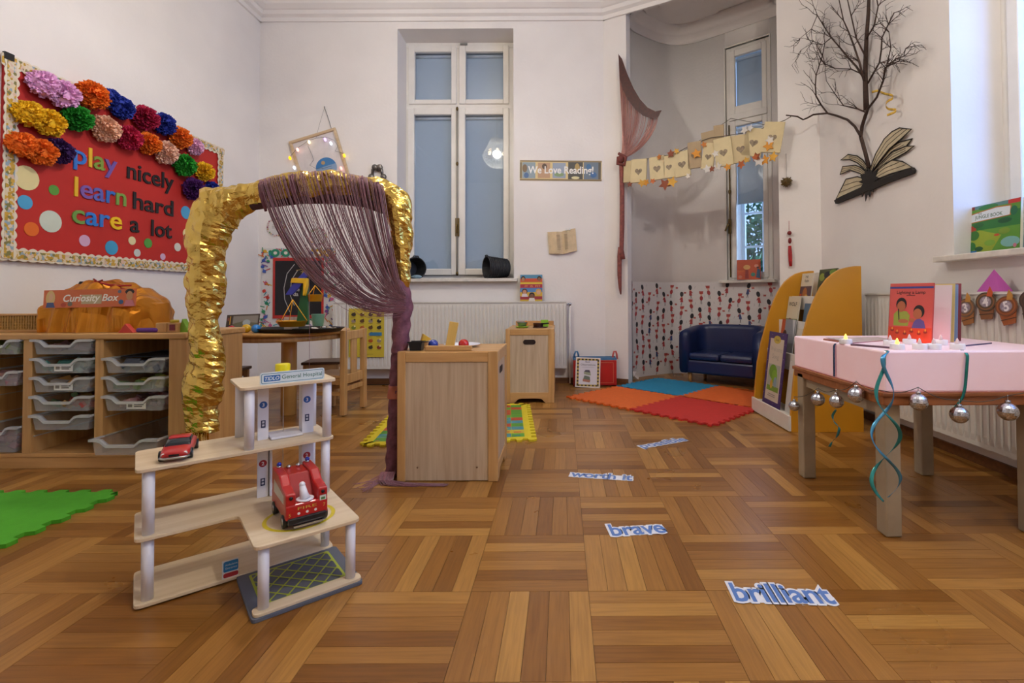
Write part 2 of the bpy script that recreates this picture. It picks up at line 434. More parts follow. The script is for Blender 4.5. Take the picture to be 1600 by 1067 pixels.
# alcove wall
NB = Vector((1.584, 4.77, 0)); NUv = Vector((0.32, -0.255, 0)).normalized(); NA = math.atan2(NUv.y, NUv.x)
NW = 0.409
def spl(pts, n):
    P = [pts[0]]+list(pts)+[pts[-1]]; out = []
    for i in range(1, len(P)-2):
        for k in range(n):
            t = k/n; a, b, c, d = [Vector(q) for q in P[i-1:i+3]]
            out.append(0.5*((2*b)+(c-a)*t+(2*a-5*b+4*c-d)*t*t+(3*b-a-3*c+d)*t**3))
    out.append(Vector(P[-2])); return out
fa = NB-NUv*0.17; fb = NB+NUv*(NW+0.09)
left_path = spl([tuple((DL+DN*0.10)[:2])+(0,), (0.655, 4.68, 0), (0.90, 4.89, 0), (1.13, 5.0, 0), (1.31, 4.965, 0), tuple(fa)], 8)
right_path = spl([tuple(fb), (2.02, 4.22, 0), (1.93, 4.0, 0), tuple(DR+DN*0.2)], 6)
def wall_strip(m, pts, z0, z1, th=0.1):
    for a, b in zip(pts, pts[1:]):
        m.add([(a.x, a.y, z0), (b.x, b.y, z0), (b.x, b.y, z1), (a.x, a.y, z1)], [(0, 1, 2, 3)], True)
m = MB(); wall_strip(m, left_path, -0.05, ZC); wall_strip(m, right_path, -0.05, ZC)
nz0, nz1 = 0.915, 3.15
for a, b, z0, z1 in ((fa, NB, -0.05, ZC), (NB+NUv*NW, fb, -0.05, ZC), (NB, NB+NUv*NW, -0.05, nz0), (NB, NB+NUv*NW, nz1, ZC)):
    wall_strip(m, [a, b], z0, z1)
al = S(m.build('wall_alcove', M_WALL, merge=True))
sd = al.modifiers.new('thick', 'SOLIDIFY'); sd.thickness = 0.08; sd.offset = -1
# cornices
PROF = [(0, 3.25), (0.018, 3.25), (0.022, 3.285), (0.05, 3.30), (0.06, 3.33), (0.075, 3.335), (0.11, 3.36), (0.13, 3.40), (0.17, 3.41), (0.18, ZC), (0, ZC)]
def cornice(name, a, b, nrm):
    m = MB(); a = Vector(a); b = Vector(b); n = Vector(nrm); k = len(PROF)
    vs = [tuple(q+n*p+Vector((0, 0, z))) for q in (a, b) for p, z in PROF]
    m.add(vs, [(i, (i+1) % k, k+(i+1) % k, k+i) for i in range(k)]); return S(m.build(name, M_WALL))
cornice('trim_1', (XL, YB, 0), (DA.x+0.03, YB, 0), (0, -1, 0)); cornice('trim_2', (XL, YF, 0), (XL, YB, 0), (1, 0, 0))
cornice('trim_3', (XR, YF, 0), (XR, DB.y, 0), (-1, 0, 0))
cornice('trim_4', DA, DB, -DN)
def path_cornice(name, pts, s=0.75):
    m = MB(); k = len(PROF); vs = []; n = len(pts)
    for i, p in enumerate(pts):
        t = (pts[min(i+1, n-1)]-pts[max(i-1, 0)]).normalized(); nn = Vector((t.y, -t.x, 0))
        vs += [tuple(p+nn*a*s+Vector((0, 0, ZC-(ZC-z)*s))) for a, z in PROF]
    m.add(vs, [(i*k+j, i*k+(j+1) % k, (i+1)*k+(j+1) % k, (i+1)*k+j) for i in range(n-1) for j in range(k)], True)
    return S(m.build(name, M_WALL))
path_cornice('trim_5', left_path+[NB, NB+NUv*NW]+right_path)
m = MB()
for r_, z_ in ((0.42, 0.012), (0.33, 0.03), (0.2, 0.05)): m.cyl((1.10, 4.5), r_, ZC-z_, ZC, 40)
S(m.build('trim_6', M_WALL))
# skirting
def skirt(name, a, b, n, h=0.05, th=0.014):
    a, b, n = Vector(a), Vector(b), Vector(n); m = MB()
    p = [a, b, b+n*th, a+n*th]
    m.add([tuple(q) for q in p]+[tuple(q+Vector((0, 0, h))) for q in p], [(0, 1, 2, 3), (4, 5, 6, 7), (0, 1, 5, 4), (1, 2, 6, 5), (2, 3, 7, 6), (3, 0, 4, 7)])
    S(m.build(name, M_SKIRT))
skirt('baseboard_back', (XL, YB, 0), (DA.x, YB, 0), (0, -1, 0)); skirt('baseboard_left', (XL, YF, 0), (XL, YB, 0), (1, 0, 0))
skirt('baseboard_right', (XR, YF, 0), (XR, DB.y, 0), (-1, 0, 0), 0.045)
skirt('baseboard_corner_left', DA, DL, -DN); skirt('baseboard_corner_right', DR, DB, -DN)

# windows
def ring(m, x0, x1, z0, z1, w, y0, y1, wb=None):
    wb = wb or w
    m.box(x0, x0+w, y0, y1, z0, z1); m.box(x1-w, x1, y0, y1, z0, z1); m.box(x0+w, x1-w, y0, y1, z1-w, z1); m.box(x0+w, x1-w, y0, y1, z0, z0+wb)
def casement(par, x0, x1, z0, z1, gx0, gx1, gz0, gz1, y, blind=True, blind_to=None, name='sash'):
    m = MB()
    m.box(x0, gx0, y, y+0.045, z0, z1); m.box(gx1, x1, y, y+0.045, z0, z1); m.box(gx0, gx1, y, y+0.045, gz1, z1); m.box(gx0, gx1, y, y+0.045, z0, gz0)
    sa = m.build(name, M_TRIM, par, bevel=0.006)
    MB().box(gx0-0.004, gx1+0.004, y+0.028, y+0.032, gz0-0.004, gz1+0.004).build('pane', M_GLASS, sa)
    if blind:
        bz = blind_to if blind_to is not None else gz0-0.02
        b = MB().box(gx0-0.012, gx1+0.012, y+0.085, y+0.088, bz, gz1+0.02)
        b.box(gx0-0.012, gx1+0.012, y+0.078, y+0.092, bz-0.008, bz)
        b.build('blind', M_BLIND, sa)
        MB().tube([(gx0-0.012, y+0.075, gz1-0.012), (gx1+0.012, y+0.075, gz1-0.012)], 0.016, 10).build('blind_roller', mat('blind_roller', '#c9cfd3', 0.5), sa)
    return sa
Y1 = YB+0.27
w1 = SE('window_1')
def qx(p): return AY(p, 300, Y1).x
def qz(p): return AY(715, p, Y1).z
fx0, fx1 = qx(633), qx(800)
m = MB(); ring(m, fx0-0.02, wx1+0.02, wz0, wz1+0.0, 0.055, Y1-0.005, Y1+0.09)
m.box(fx0, fx1, Y1-0.012, Y1+0.06, qz(171), qz(163)); m.box(qx(711), qx(722), Y1-0.008, Y1+0.06, wz0, qz(68))
m.box(qx(794), wx1+0.03, Y1-0.010, Y1+0.088, wz0, wz1); m.box(wx0-0.03, qx(641), Y1-0.010, Y1+0.088, wz0, wz1); m.box(fx0-0.01, wx1, Y1-0.0145, Y1+0.085, qz(76), wz1)
m.build('window_frame', M_TRIM, w1)
m = MB(); ya, yb = Y1+0.022, Y1+0.06
m.box(wx0-0.03, qx(646), ya, yb, wz0, wz1); m.box(qx(790), wx1+0.03, ya, yb, wz0, wz1); m.box(wx0, wx1, ya, yb, qz(80), wz1); m.box(wx0, wx1, ya, yb, wz0, qz(424)); m.box(wx0, wx1, ya, yb, qz(177), qz(160)); m.box(qx(709), qx(725), ya, yb, wz0, wz1)
m.build('rebate', M_TRIM, w1)
for a, b, c, d in ((639, 714, 649, 706), (718, 796, 728.5, 787)):
    casement(w1, qx(a), qx(b), qz(164), qz(73), qx(c), qx(d), qz(157), qz(83), Y1-0.03)
    casement(w1, qx(a-1), qx(b), qz(430), qz(170), qx(c-1), qx(d), qz(420), qz(180.5), Y1-0.03)
m = MB().tube([(qx(715.5), Y1-0.045, qz(429)), (qx(715.5), Y1-0.045, qz(175))], 0.006, 8)
m.build('bolt_rod', mat('rod_paint', '#9a958b', 0.5), w1)
m = MB(); m.box(qx(713), qx(719), Y1-0.05, Y1-0.03, qz(370), qz(342)); m.tube([(qx(716), Y1-0.05, qz(352)), (qx(716), Y1-0.075, qz(352)), (qx(716), Y1-0.08, qz(366))], 0.007, 8)
m.build('handle', M_BRASS, w1, bevel=0.003)
for pyy in (258, 173, 428): MB().sphere((qx(716), Y1-0.05, qz(pyy)), 0.017, 10, 8, (0.7, 0.7, 1.2)).build('catch', M_BRASS, w1)
MB().box(qx(720), qx(731), Y1-0.03, Y1-0.015, qz(73), qz(70)).build('latch', mat('latch_steel', '#9c9a95', 0.4, 0.8), w1)
sill_f = AY(640, 436, YB-0.09)
MB().box(wx0-0.08, wx1+0.035, YB-0.07, Y1+0.02, wz0-0.028, wz0).build('window_sill', M_SILL, w1, bevel=0.004)
MB().box(wx0-0.3, wx1+0.3, YB+0.5, YB+0.55, wz0-0.3, wz1+0.3).build('outer_shutter', mat('shutter_grey', '#8d98a3', 0.8), w1)

w2 = SE('window_2', NB, NA)
m = MB(); ring(m, 0, NW, nz0, nz1, 0.045, 0.02, 0.10); m.box(0.03, NW-0.03, 0.0, 0.06, 2.44, 2.50)
m.box(-0.012, 0.0, -0.012, 0.06, nz0, nz1+0.012); m.box(NW, NW+0.012, -0.012, 0.06, nz0, nz1+0.012); m.box(0, NW, -0.012, 0.06, nz1, nz1+0.012)
m.build('window_frame', M_TRIM, w2, bevel=0.004)
casement(w2, 0.03, NW-0.03, 2.50, nz1-0.03, 0.085, NW-0.075, 2.575, nz1-0.09, 0.012)
casement(w2, 0.03, NW-0.03, nz0+0.02, 2.44, 0.085, NW-0.075, nz0+0.075, 2.385, 0.012, True, 1.655)
m = MB().tube([(0.032, -0.004, nz0+0.03), (0.032, -0.004, 2.4)], 0.007, 8); m.build('bolt_rod', M_BRASS, w2)
m = MB(); m.box(0.018, 0.046, -0.02, 0.0, 1.36, 1.50); m.tube([(0.032, -0.02, 1.45), (0.03, -0.05, 1.45), (0.005, -0.06, 1.38)], 0.009, 8); m.build('handle', M_BRASS, w2, bevel=0.003)
MB().sphere((0.032, -0.008, 1.76), 0.018, 10, 8, (0.8, 0.6, 1.3)).build('catch', M_BRASS, w2)
MB().box(-0.06, NW+0.04, -0.075, 0.02, nz0-0.026, nz0).build('window_sill', M_SILL, w2, bevel=0.004)
m = MB(); ring(m, 0.03, NW+0.12, nz0, 1.9, 0.05, 0.27, 0.31)
m.box(0.245, 0.275, 0.275, 0.305, nz0, 1.9)
for z in (1.24, 1.57): m.box(0.05, NW+0.1, 0.275, 0.305, z, z+0.02)
oc = m.build('outer_casement', mat('outer_frame_paint', '#dbe6ee', 0.5), w2)
MB().box(-0.3, 0.05, 0.10, 0.33, nz0-0.2, 2.2).box(NW+0.05, NW+0.4, 0.12, 0.33, nz0-0.2, 2.2).build('outer_reveal', M_WALL, w2)

w3 = SE('window_3', (XR+0.25, ry1, 0), -PI/2)      # local x runs towards the camera, -y into the room
wl = ry1-ry0
m = MB(); ring(m, -0.02, wl+0.02, rz0, rz1, 0.07, 0.0, 0.08); m.box(0.05, wl-0.05, -0.01, 0.06, 2.4, 2.46)
for k in (1, 2): m.box(wl*k/3-0.02, wl*k/3+0.02, -0.01, 0.06, rz0, rz1)
m.build('window_frame', M_TRIM, w3, bevel=0.006)
for k in range(3):
    a, b = wl*k/3+(0.05 if k == 0 else 0.02), wl*(k+1)/3-(0.05 if k == 2 else 0.02)
    casement(w3, a, b, rz0+0.05, 2.4, a+0.06, b-0.06, rz0+0.12, 2.34, -0.02, False)
    casement(w3, a, b, 2.46, rz1-0.05, a+0.06, b-0.06, 2.52, rz1-0.11, -0.02, False)
so = AX(1470, 404, XR-0.05)
MB().box(-0.05, wl+0.05, -0.32, 0.0, rz0-0.028, rz0).build('window_sill', M_SILL, w3, bevel=0.004)

# wallpaper of little guardsmen on the lower alcove wall
full = left_path+[NB, NB+NUv*NW]+right_path[:4]
acc = [0.0]
for a, b in zip(full, full[1:]): acc.append(acc[-1]+(b-a).length)
def on_wall(s, off):
    s = max(0, min(acc[-1]-1e-6, s))
    for i in range(len(full)-1):
        if s <= acc[i+1]:
            t = (s-acc[i])/(acc[i+1]-acc[i]); d = (full[i+1]-full[i]).normalized()
            return full[i].lerp(full[i+1], t)+Vector((d.y, -d.x, 0))*off
    return full[-1]
wpz = AP(1050, 437, DL+DN*0.5, DN).z
WPZ = 0.905
m = MB(); m.color = hx('#dcd8d6')
inn = [on_wall(s, 0.004) for s in acc]
wall_strip(m, inn, 0.0, WPZ); wp = m.build('trim_7', print_mat()); S(wp)
m = MB(); rw = random.Random(3)
K, RED, SKIN = '#25242b', '#a93a3c', '#d9a890'
def wfig(s, z, k, g=1.0):
    n = [0]
    def pl(poly, c):
        m.color = hx(c); n[0] += 1
        m.face([(*on_wall(s+(x+ln*y)*g, 0.0045+0.0001*n[0])[:2], z+y*g) for x, y in poly])
    fl_ = rw.choice((-1, 1)); ln = rw.uniform(-0.2, 0.2)
    if k == 0:      # guard with tall fur hat
        pl([(-0.004, -0.062), (-0.001, -0.062), (0.002, -0.03), (-0.002, -0.03)], K); pl([(0.008*fl_, -0.062), (0.011*fl_, -0.062), (0.004, -0.03), (0.0, -0.03)], K)
        pl([(-0.012, -0.034), (0.012, -0.034), (0.008, 0.008), (-0.008, 0.008)], rw.choice((RED, RED, '#3b4a7a')))
        pl([(0.009*fl_, 0.004), (0.02*fl_, -0.012), (0.017*fl_, -0.016), (0.007*fl_, -0.008)], RED)
        pl(ell(0, 0.014, 0.008, 0.009, 10), SKIN); pl(ell(0, 0.034, 0.015, 0.022, 12), K)
    elif k == 1:    # round-bodied guard in red tunic, small cap
        pl([(-0.006, -0.06), (-0.003, -0.06), (-0.003, -0.02), (-0.006, -0.02)], K); pl([(0.003, -0.06), (0.006, -0.06), (0.006, -0.02), (0.003, -0.02)], K)
        pl(ell(0, -0.01, 0.014, 0.02, 12), RED); pl(ell(0, 0.018, 0.009, 0.01, 10), SKIN)
        pl([(-0.014, 0.026), (0.014, 0.026), (0.018, 0.048), (-0.018, 0.048)], '#b4453f')
    elif k == 2:    # little drum
        pl([(-0.012, -0.008), (0.012, -0.008), (0.012, 0.01), (-0.012, 0.01)], '#b8605a'); pl(ell(0, 0.01, 0.012, 0.003, 10), '#e8ded6')
    else:
        pl([(-0.003, -0.012), (0.0, -0.012), (0.004, 0.012), (0.001, 0.012)], '#9d9aa0')
KINDS = [0, 1, 0, 0, 1]
ci = 0; s = 0.045
while s < acc[-1]-0.04:
    z = 0.075+(0.075 if ci % 2 else 0.0)+rw.uniform(-0.012, 0.012); k = ci*2
    while z < WPZ-0.07:
        wfig(s+rw.uniform(-0.014, 0.014), z+rw.uniform(-0.014, 0.014), KINDS[k % 5], 1.18)
        wfig(s+0.045+rw.uniform(-0.008, 0.008), z+0.035+rw.uniform(-0.02, 0.02), rw.choice((2, 2, 3, 3)), 1.0)
        z += 0.148; k += 1
    s += 0.094; ci += 1
m.build('print', print_mat(), wp)

# outside the alcove window: bushes
def leafy(name, label, c, r, n, colr):
    t = T(name, label, 'shrub', c); m = MB(); rr = random.Random(11)
    for _ in range(n):
        d = Vector((rr.gauss(0, 1), rr.gauss(0, 1), rr.gauss(0, 1))).normalized()*r*rr.uniform(0.5, 1.0); d.z *= 1.3
        a = Vector((rr.gauss(0, 1), rr.gauss(0, 1), rr.gauss(0, 1))).normalized(); b = a.orthogonal().normalized(); s = rr.uniform(0.05, 0.09)
        m.add([tuple(d-a*s), tuple(d+b*s*0.5), tuple(d+a*s), tuple(d-b*s*0.5)], [(0, 1, 2, 3)])
    m.build('foliage', mat('shrub_leaf', colr, 0.6, var=0.35, scale=9), t)['kind'] = 'stuff'
    MB().tube([(0, 0, -c[2]), (0.02, 0, 0)], 0.03, 8).build('trunk', mat('bark', '#4c3b2c', 0.9), t)
leafy('leafy_shrub', 'leafy green shrub growing outside the narrow alcove window', (2.55, 5.75, 1.25), 0.62, 1300, '#2f6e45')
S(MB().box(-4, 6, 5.6, 9, -0.2, -0.02).build('ground_outside', mat('ground_grey', '#8b8f8c', 0.9)))
# ================================================================== helpers for things laid out in world coordinates
def WM(loc, rz=0.0):
    """builder that takes world coordinates and stores them in the frame of a thing at loc / rz"""
    m = MB(); m.X = (Matrix.Translation(Vector(loc)) @ Matrix.Rotation(rz, 4, 'Z')).inverted(); return m
def text3d(m, t, x, z, h, y, th, bold=0.0, w=None, shear=0.0):
    vs, fs, tw = text_geo(t, h, bold, shear); k = 1.0 if w is None else w/max(tw, 1e-6); n = len(vs)
    V = [(x+a*k, y-th, z+b) for a, b in vs]+[(x+a*k, y, z+b) for a, b in vs]
    E = {}
    for f in fs:
        for i in range(len(f)): E.setdefault(frozenset((f[i], f[(i+1) % len(f)])), []).append((f[i], f[(i+1) % len(f)]))
    Fs = list(fs)+[(e[0][1], e[0][0], e[0][0]+n, e[0][1]+n) for e in E.values() if len(e) == 1]
    m.add(V, Fs, False)
def rpoly(pts, r, n=4):
    out = []; k = len(pts)
    for i in range(k):
        p = Vector(pts[i]); a = (Vector(pts[i-1])-p).normalized(); b = (Vector(pts[(i+1) % k])-p).normalized()
        p0, p1 = p+a*r, p+b*r
        for j in range(n+1):
            t = j/n; q = p0*(1-t)**2+p*2*t*(1-t)+p1*t*t; out.append((q.x, q.y))
    return out
M_BIRCH = wood('birch_ply', '#d3bd9a', '#e2d0b3', 'x', 0.4)
M_BEECH = wood('beech', '#b98a50', '#cfa268', 'z', 0.4)
M_BEECHX = wood('beech_x', '#b98a50', '#cfa268', 'x', 0.4)
M_OAKP = wood('bleached_oak', '#b49a7c', '#cbb597', 'z', 0.45, 1.4)
M_WHITE = mat('white_plastic', '#e6e6ee', 0.35, var=0.02)
M_BLACK = mat('black_plastic', '#141416', 0.4)
M_RED = mat('red_enamel', '#b51a1c', 0.3, coat=0.4, var=0.05)
M_YEL = mat('yellow_plastic', '#e3b51e', 0.4)
M_BLUE = mat('blue_plastic', '#2a50a8', 0.4)
M_STEEL = mat('steel', '#b9bbbd', 0.25, 1.0)

# ================================================================== notice board on the wall
BY0, BZ0 = 2.395, 0.965; BW, BH = 1.54, 0.985
nb = T('notice_board', 'large red pin board with a floral paper border and cut-out lettering', 'board', (XL, BY0, BZ0), PI/2)
def LW(px, py, off=0.02):
    p = AX(px, py, XL+off); return p.y-BY0, p.z-BZ0
M_BOARD = mat('red_backing_paper', '#b8261f', 0.7, var=0.06, scale=5)
MB().box(0, BW, -0.016, -0.001, 0, BH).build('backing', M_BOARD, nb)
def floral():
    m, nt, b = newmat('floral_trim'); N, L = nt.nodes, nt.links
    tc = N.new('ShaderNodeTexCoord'); v = N.new('ShaderNodeTexVoronoi'); v.inputs['Scale'].default_value = 78
    L.new(tc.outputs['Object'], v.inputs['Vector']); rp = N.new('ShaderNodeValToRGB'); rp.color_ramp.interpolation = 'CONSTANT'
    e = rp.color_ramp.elements; e[0].position = 0; e[0].color = (*hx('#c9a13c'), 1); e[1].position = 0.85; e[1].color = (*hx('#d9cdb8'), 1)
    for p, c in ((0.2, '#d8c9a6'), (0.36, '#8fa7b4'), (0.48, '#d6b9a4'), (0.6, '#b8932f'), (0.72, '#7d7a46')):
        q = e.new(p); q.color = (*hx(c), 1)
    sp = N.new('ShaderNodeSeparateColor'); L.new(v.outputs['Color'], sp.inputs[0]); L.new(sp.outputs[0], rp.inputs['Fac'])
    L.new(rp.outputs[0], b.inputs['Base Color']); b.inputs['Roughness'].default_value = 0.6; return m
M_FLORAL = floral()
def scallop(x0, x1, w, amp, n):
    up, dn = [], []
    for i in range(n*6+1):
        t = i/(n*6); a = amp*abs(math.sin(PI*t*n)); x = x0+(x1-x0)*t
        up.append((x, w+a)); dn.append((x, -a*0.6))
    return up+dn[::-1]
def trimstrip(horizontal, pos, a0, a1, flip, y):
    m = MB(); pl = scallop(a0, a1, 0.05, 0.012, int((a1-a0)/0.045))
    pts = [(x, pos+(w if flip else -w)) if horizontal else (pos+(w if flip else -w), x) for x, w in pl]
    m.color = hx('#e6dcc6'); m.prism(pts, y, y+0.003, 'y')
    # flower print, inset from the white scalloped edge
    o = m.build('border_trim', M_TRIM if False else print_mat(), nb)
    q = MB(); q.prism([(x, pos+(0.004 if k < 0.5 else 0.046)*(1 if flip else -1)) if horizontal else (pos+(0.004 if k < 0.5 else 0.046)*(1 if flip else -1), x)
                       for x, k in ((a0, 0), (a1, 0), (a1, 1), (a0, 1))], y-0.001, y-0.0002, 'y')
    q.build('print', M_FLORAL, o)
trimstrip(True, -0.004, -0.02, BW+0.02, True, -0.024); trimstrip(True, BH+0.004, -0.02, BW+0.02, False, -0.024)
trimstrip(False, -0.004, 0.0, BH, True, -0.028); trimstrip(False, BW+0.004, 0.0, BH, False, -0.028)
MB().box(-0.012, 0.03, -0.03, -0.016, BH-0.02, BH+0.015).build('bracket', M_BLACK, nb)
def wordrow(t, px0, px1, pyb, pyl, cols, h):
    x0, _ = LW(px0, 300); x1, _ = LW(px1, 300); zb = LW(pyl, pyb)[1]
    full = text_geo(t, h, 0.012)[2]; k = (x1-x0)/full
    for i, ch in enumerate(t):
        wpre = text_geo(t[:i+1], h, 0.012)[2]; wl_ = text_geo(ch, h, 0.012)[2]
        m = MB(); text3d(m, ch, x0+(wpre-wl_)*k, zb, h, -0.0175, 0.006, 0.012, wl_*k)
        c = cols[i % len(cols)]
        m.build('letter', mat('letter_'+c, c, 0.6, var=0.05), nb)
BLK = ['#1d1a1e']
wordrow('play', 114, 182, 259.5, 137, ['#2f73c8', '#e5b52a', '#7f9a3a', '#6f55a5'], 0.155)
wordrow('nicely', 198, 271, 280, 208, BLK, 0.15)
wordrow('learn', 116, 197, 306, 118, ['#e5b52a', '#7a58a6', '#5a62b4', '#2f6cc0', '#79a048'], 0.155)
wordrow('hard', 208, 271, 326.5, 215, BLK, 0.15)
wordrow('care', 113, 191, 348, 118, ['#6f9c48', '#2878cc', '#2f74c8', '#eec31c'], 0.155)
wordrow('a', 204, 218, 362.5, 211, BLK, 0.15); wordrow('lot', 237, 269, 369, 245, BLK, 0.15)
for px, py, r, c in ((42, 278, 19, '#e3d59a'), (85, 297, 8, '#5a9a3a'), (40, 316, 11, '#4aa0cc'), (80, 346, 17, '#c9d3c4'), (50, 358, 11, '#dd6a1e'), (133, 376, 9, '#cfa8c6'),
                     (175, 387, 11, '#3f9bc6'), (207, 376, 6.5, '#e3d8a6'), (232, 380, 7.5, '#4f9a40'), (215, 395, 6, '#c8d2cc'), (255, 401, 5, '#cfb0cc'), (278, 386, 6.5, '#d9d8cc'),
                     (298, 392, 6, '#dd6a1e'), (291, 332, 10, '#4aa0cc'), (292, 365, 7.5, '#e6d9a0')):
    x, z = LW(px, py); d = (AX(px, py, XL)-CAMP).length; rr = r/780*AX(px, py, XL).y
    MB().prism(ell(x, z, rr*1.0, rr, 24), -0.0185, -0.0165, 'y').build('paper_dot', mat('dot_'+c, c, 0.6, var=0.03), nb)

# tissue pompoms, each a thing of its own
def pompom_mesh(seed, lobes):
    rp_ = random.Random(seed); m = MB()
    for lx, lz, lr in lobes:
        for _ in range(int(190*lr*lr)+60):
            while True:
                d = Vector((rp_.gauss(0, 1), rp_.gauss(0, 1), rp_.gauss(0, 1))).normalized()
                if d.y < 0.35: break
            rad = lr*rp_.uniform(0.82, 1.04); a = d.orthogonal().normalized()
            a = (Matrix.Rotation(rp_.uniform(0, 2*PI), 3, d) @ a).normalized(); b = d.cross(a); w = lr*rp_.uniform(0.16, 0.27)
            base = Vector((lx, -0.55*lr, lz)); n = 4; vs = []
            for i in range(n+1):      # a fluted petal fan
                t = (i/n-0.5)*2; zz = (1 if i % 2 else -1)*w*0.22
                vs.append(tuple(base+d*rad*0.45+a*(t*w*0.25)))
                vs.append(tuple(base+d*rad*(1-0.10*t*t)+a*(t*w)+b*zz+d*rp_.uniform(-0.05, 0.05)*lr))
            m.add(vs, [(2*i, 2*i+2, 2*i+3, 2*i+1) for i in range(n)], False)
        m.sphere((lx, -0.55*lr, lz), lr*0.78, 12, 8)
    return m
PP = {}
def pompom(label, px, py, rpx, c, kind='round'):
    p = AX(px, py, XL+0.055); r = rpx/780*p.y
    key = kind
    if key not in PP:
        if kind == 'wide': PP[key] = [pompom_mesh(31, [(-0.45, 0.06, 0.72), (0.42, -0.05, 0.78)])]
        elif kind == 'tall': PP[key] = [pompom_mesh(32, [(-0.35, 0.4, 0.55), (0.15, -0.15, 0.85)])]
        else: PP[key] = [pompom_mesh(40+k, [(0, 0, 1.0)]) for k in range(3)]
        PP[key] = [q.build('pompom', mat('tissue', '#ffffff', 0.8)) for q in PP[key]]; PP[key+'_free'] = list(PP[key])
    if PP[key+'_free']: o = PP[key+'_free'].pop(0)
    else:
        src = PP[key][int(px) % len(PP[key])]; o = src.copy(); COL.objects.link(o)
    o.location = (XL+0.016, p.y, p.z); o.rotation_euler = (0, 0, PI/2); o.scale = (r*0.92, r*0.8, r*0.84)
    setmat(o, mat('tissue_'+c, tuple(min(0.85, x*1.4) for x in hx(c)), 0.75, var=0.14, scale=6))
    tag(o, label, 'pompom', 'tissue pompoms on the red pin board')
for a in (('lilac two-lobed tissue pompom at the top corner of the pin board', 83, 140, 36, '#cf9dbf', 'wide'),
          ('orange tissue pompom in the top row beside the lilac double pompom', 142, 149, 27, '#d96410'),
          ('royal blue two-lobed pompom in the top row beside orange', 185, 163, 27, '#1c2f86', 'tall'),
          ('yellow two-lobed tissue pompom below the big lilac one', 61, 185, 35, '#d5a312', 'wide'),
          ('green tissue pompom wedged between the yellow double and the peach one', 120, 184, 25, '#1d7f1f'),
          ('peach tissue pompom hanging under the topmost orange and blue ones', 163, 201, 25, '#e3a184'),
          ('crimson tissue pompom on the upper edge between two blue ones', 226, 184, 23, '#97133a'),
          ('crimson tissue pompom hanging over the board just beside the peach one', 200, 215, 23, '#a3133a'),
          ('blue tissue pompom on the upper edge between crimson and orange', 255, 194, 21, '#1b2a80'),
          ('small orange tissue pompom below the crimson pair', 232, 224, 21, '#dd6a14'),
          ('orange tissue pompom on the upper edge beside a small lilac one', 280, 215, 21, '#dc6a18'),
          ('small lilac single tissue pompom near the end of the upper edge', 305, 229, 16, '#cf9fb8'),
          ('peach tissue pompom hanging directly above the word nicely', 257, 238, 22, '#e6a58e'),
          ('green tissue pompom beside a small yellow one, over the end of nicely', 287, 258, 21, '#1f8420'),
          ('small yellow single tissue pompom above the purple one by the arch', 319, 268, 18, '#d9a314'),
          ('dark purple tissue pompom touching the letter p of play', 92, 236, 24, '#34124a'),
          ('orange two-lobed tissue pompom lowest on the board above a cream dot', 50, 232, 34, '#db6613', 'wide'),
          ('purple tissue pompom beside the end of the word nicely', 301, 295, 21, '#451356'),
          ('small blue tissue pompom lowest of all, partly behind the gold arch', 332, 296, 15, '#1a2b86')):
    pompom(*a)

# ================================================================== wooden storage unit with clear trays
UX, UY = -1.709, 2.275
su = T('storage_unit', 'low beech storage unit with translucent pull-out trays in three bays', 'cabinet', (UX, UY, 0))
def ux(px): return (px-878)/780*UY-UX
uL = XL+0.02-UX
ZT = 0.612
MB().box(uL, 0.004, -0.012, 0.42, ZT-0.028, ZT).build('top', M_BEECHX, su, bevel=0.006)
MB().box(-0.079, 0, 0, 0.02, 0.0, ZT-0.028).box(-0.02, 0, 0.02, 0.40, 0.0, ZT-0.028).build('side_panel', M_BEECH, su, bevel=0.002)
MB().box(uL, uL+0.02, 0, 0.40, 0.07, ZT-0.028).build('side_panel', M_BEECH, su)
for a, b in ((38, 52), (150, 163)): MB().box(ux(a), ux(b), 0.0, 0.39, 0.07, ZT-0.028).build('divider', M_BEECH, su, bevel=0.002)
MB().box(uL+0.02, -0.02, 0.385, 0.40, 0.07, ZT-0.028).build('back_panel', M_BEECH, su)
MB().box(uL, -0.079, 0.0, 0.39, 0.052, 0.07).box(uL, -0.079, 0.004, 0.02, 0.0, 0.052).build('plinth', M_BEECHX, su, bevel=0.002)
M_TRAY = frosted('tray_plastic', '#c9cdd0', 0.26); M_RIM = frosted('tray_rim', '#dfe2e3', 0.62)
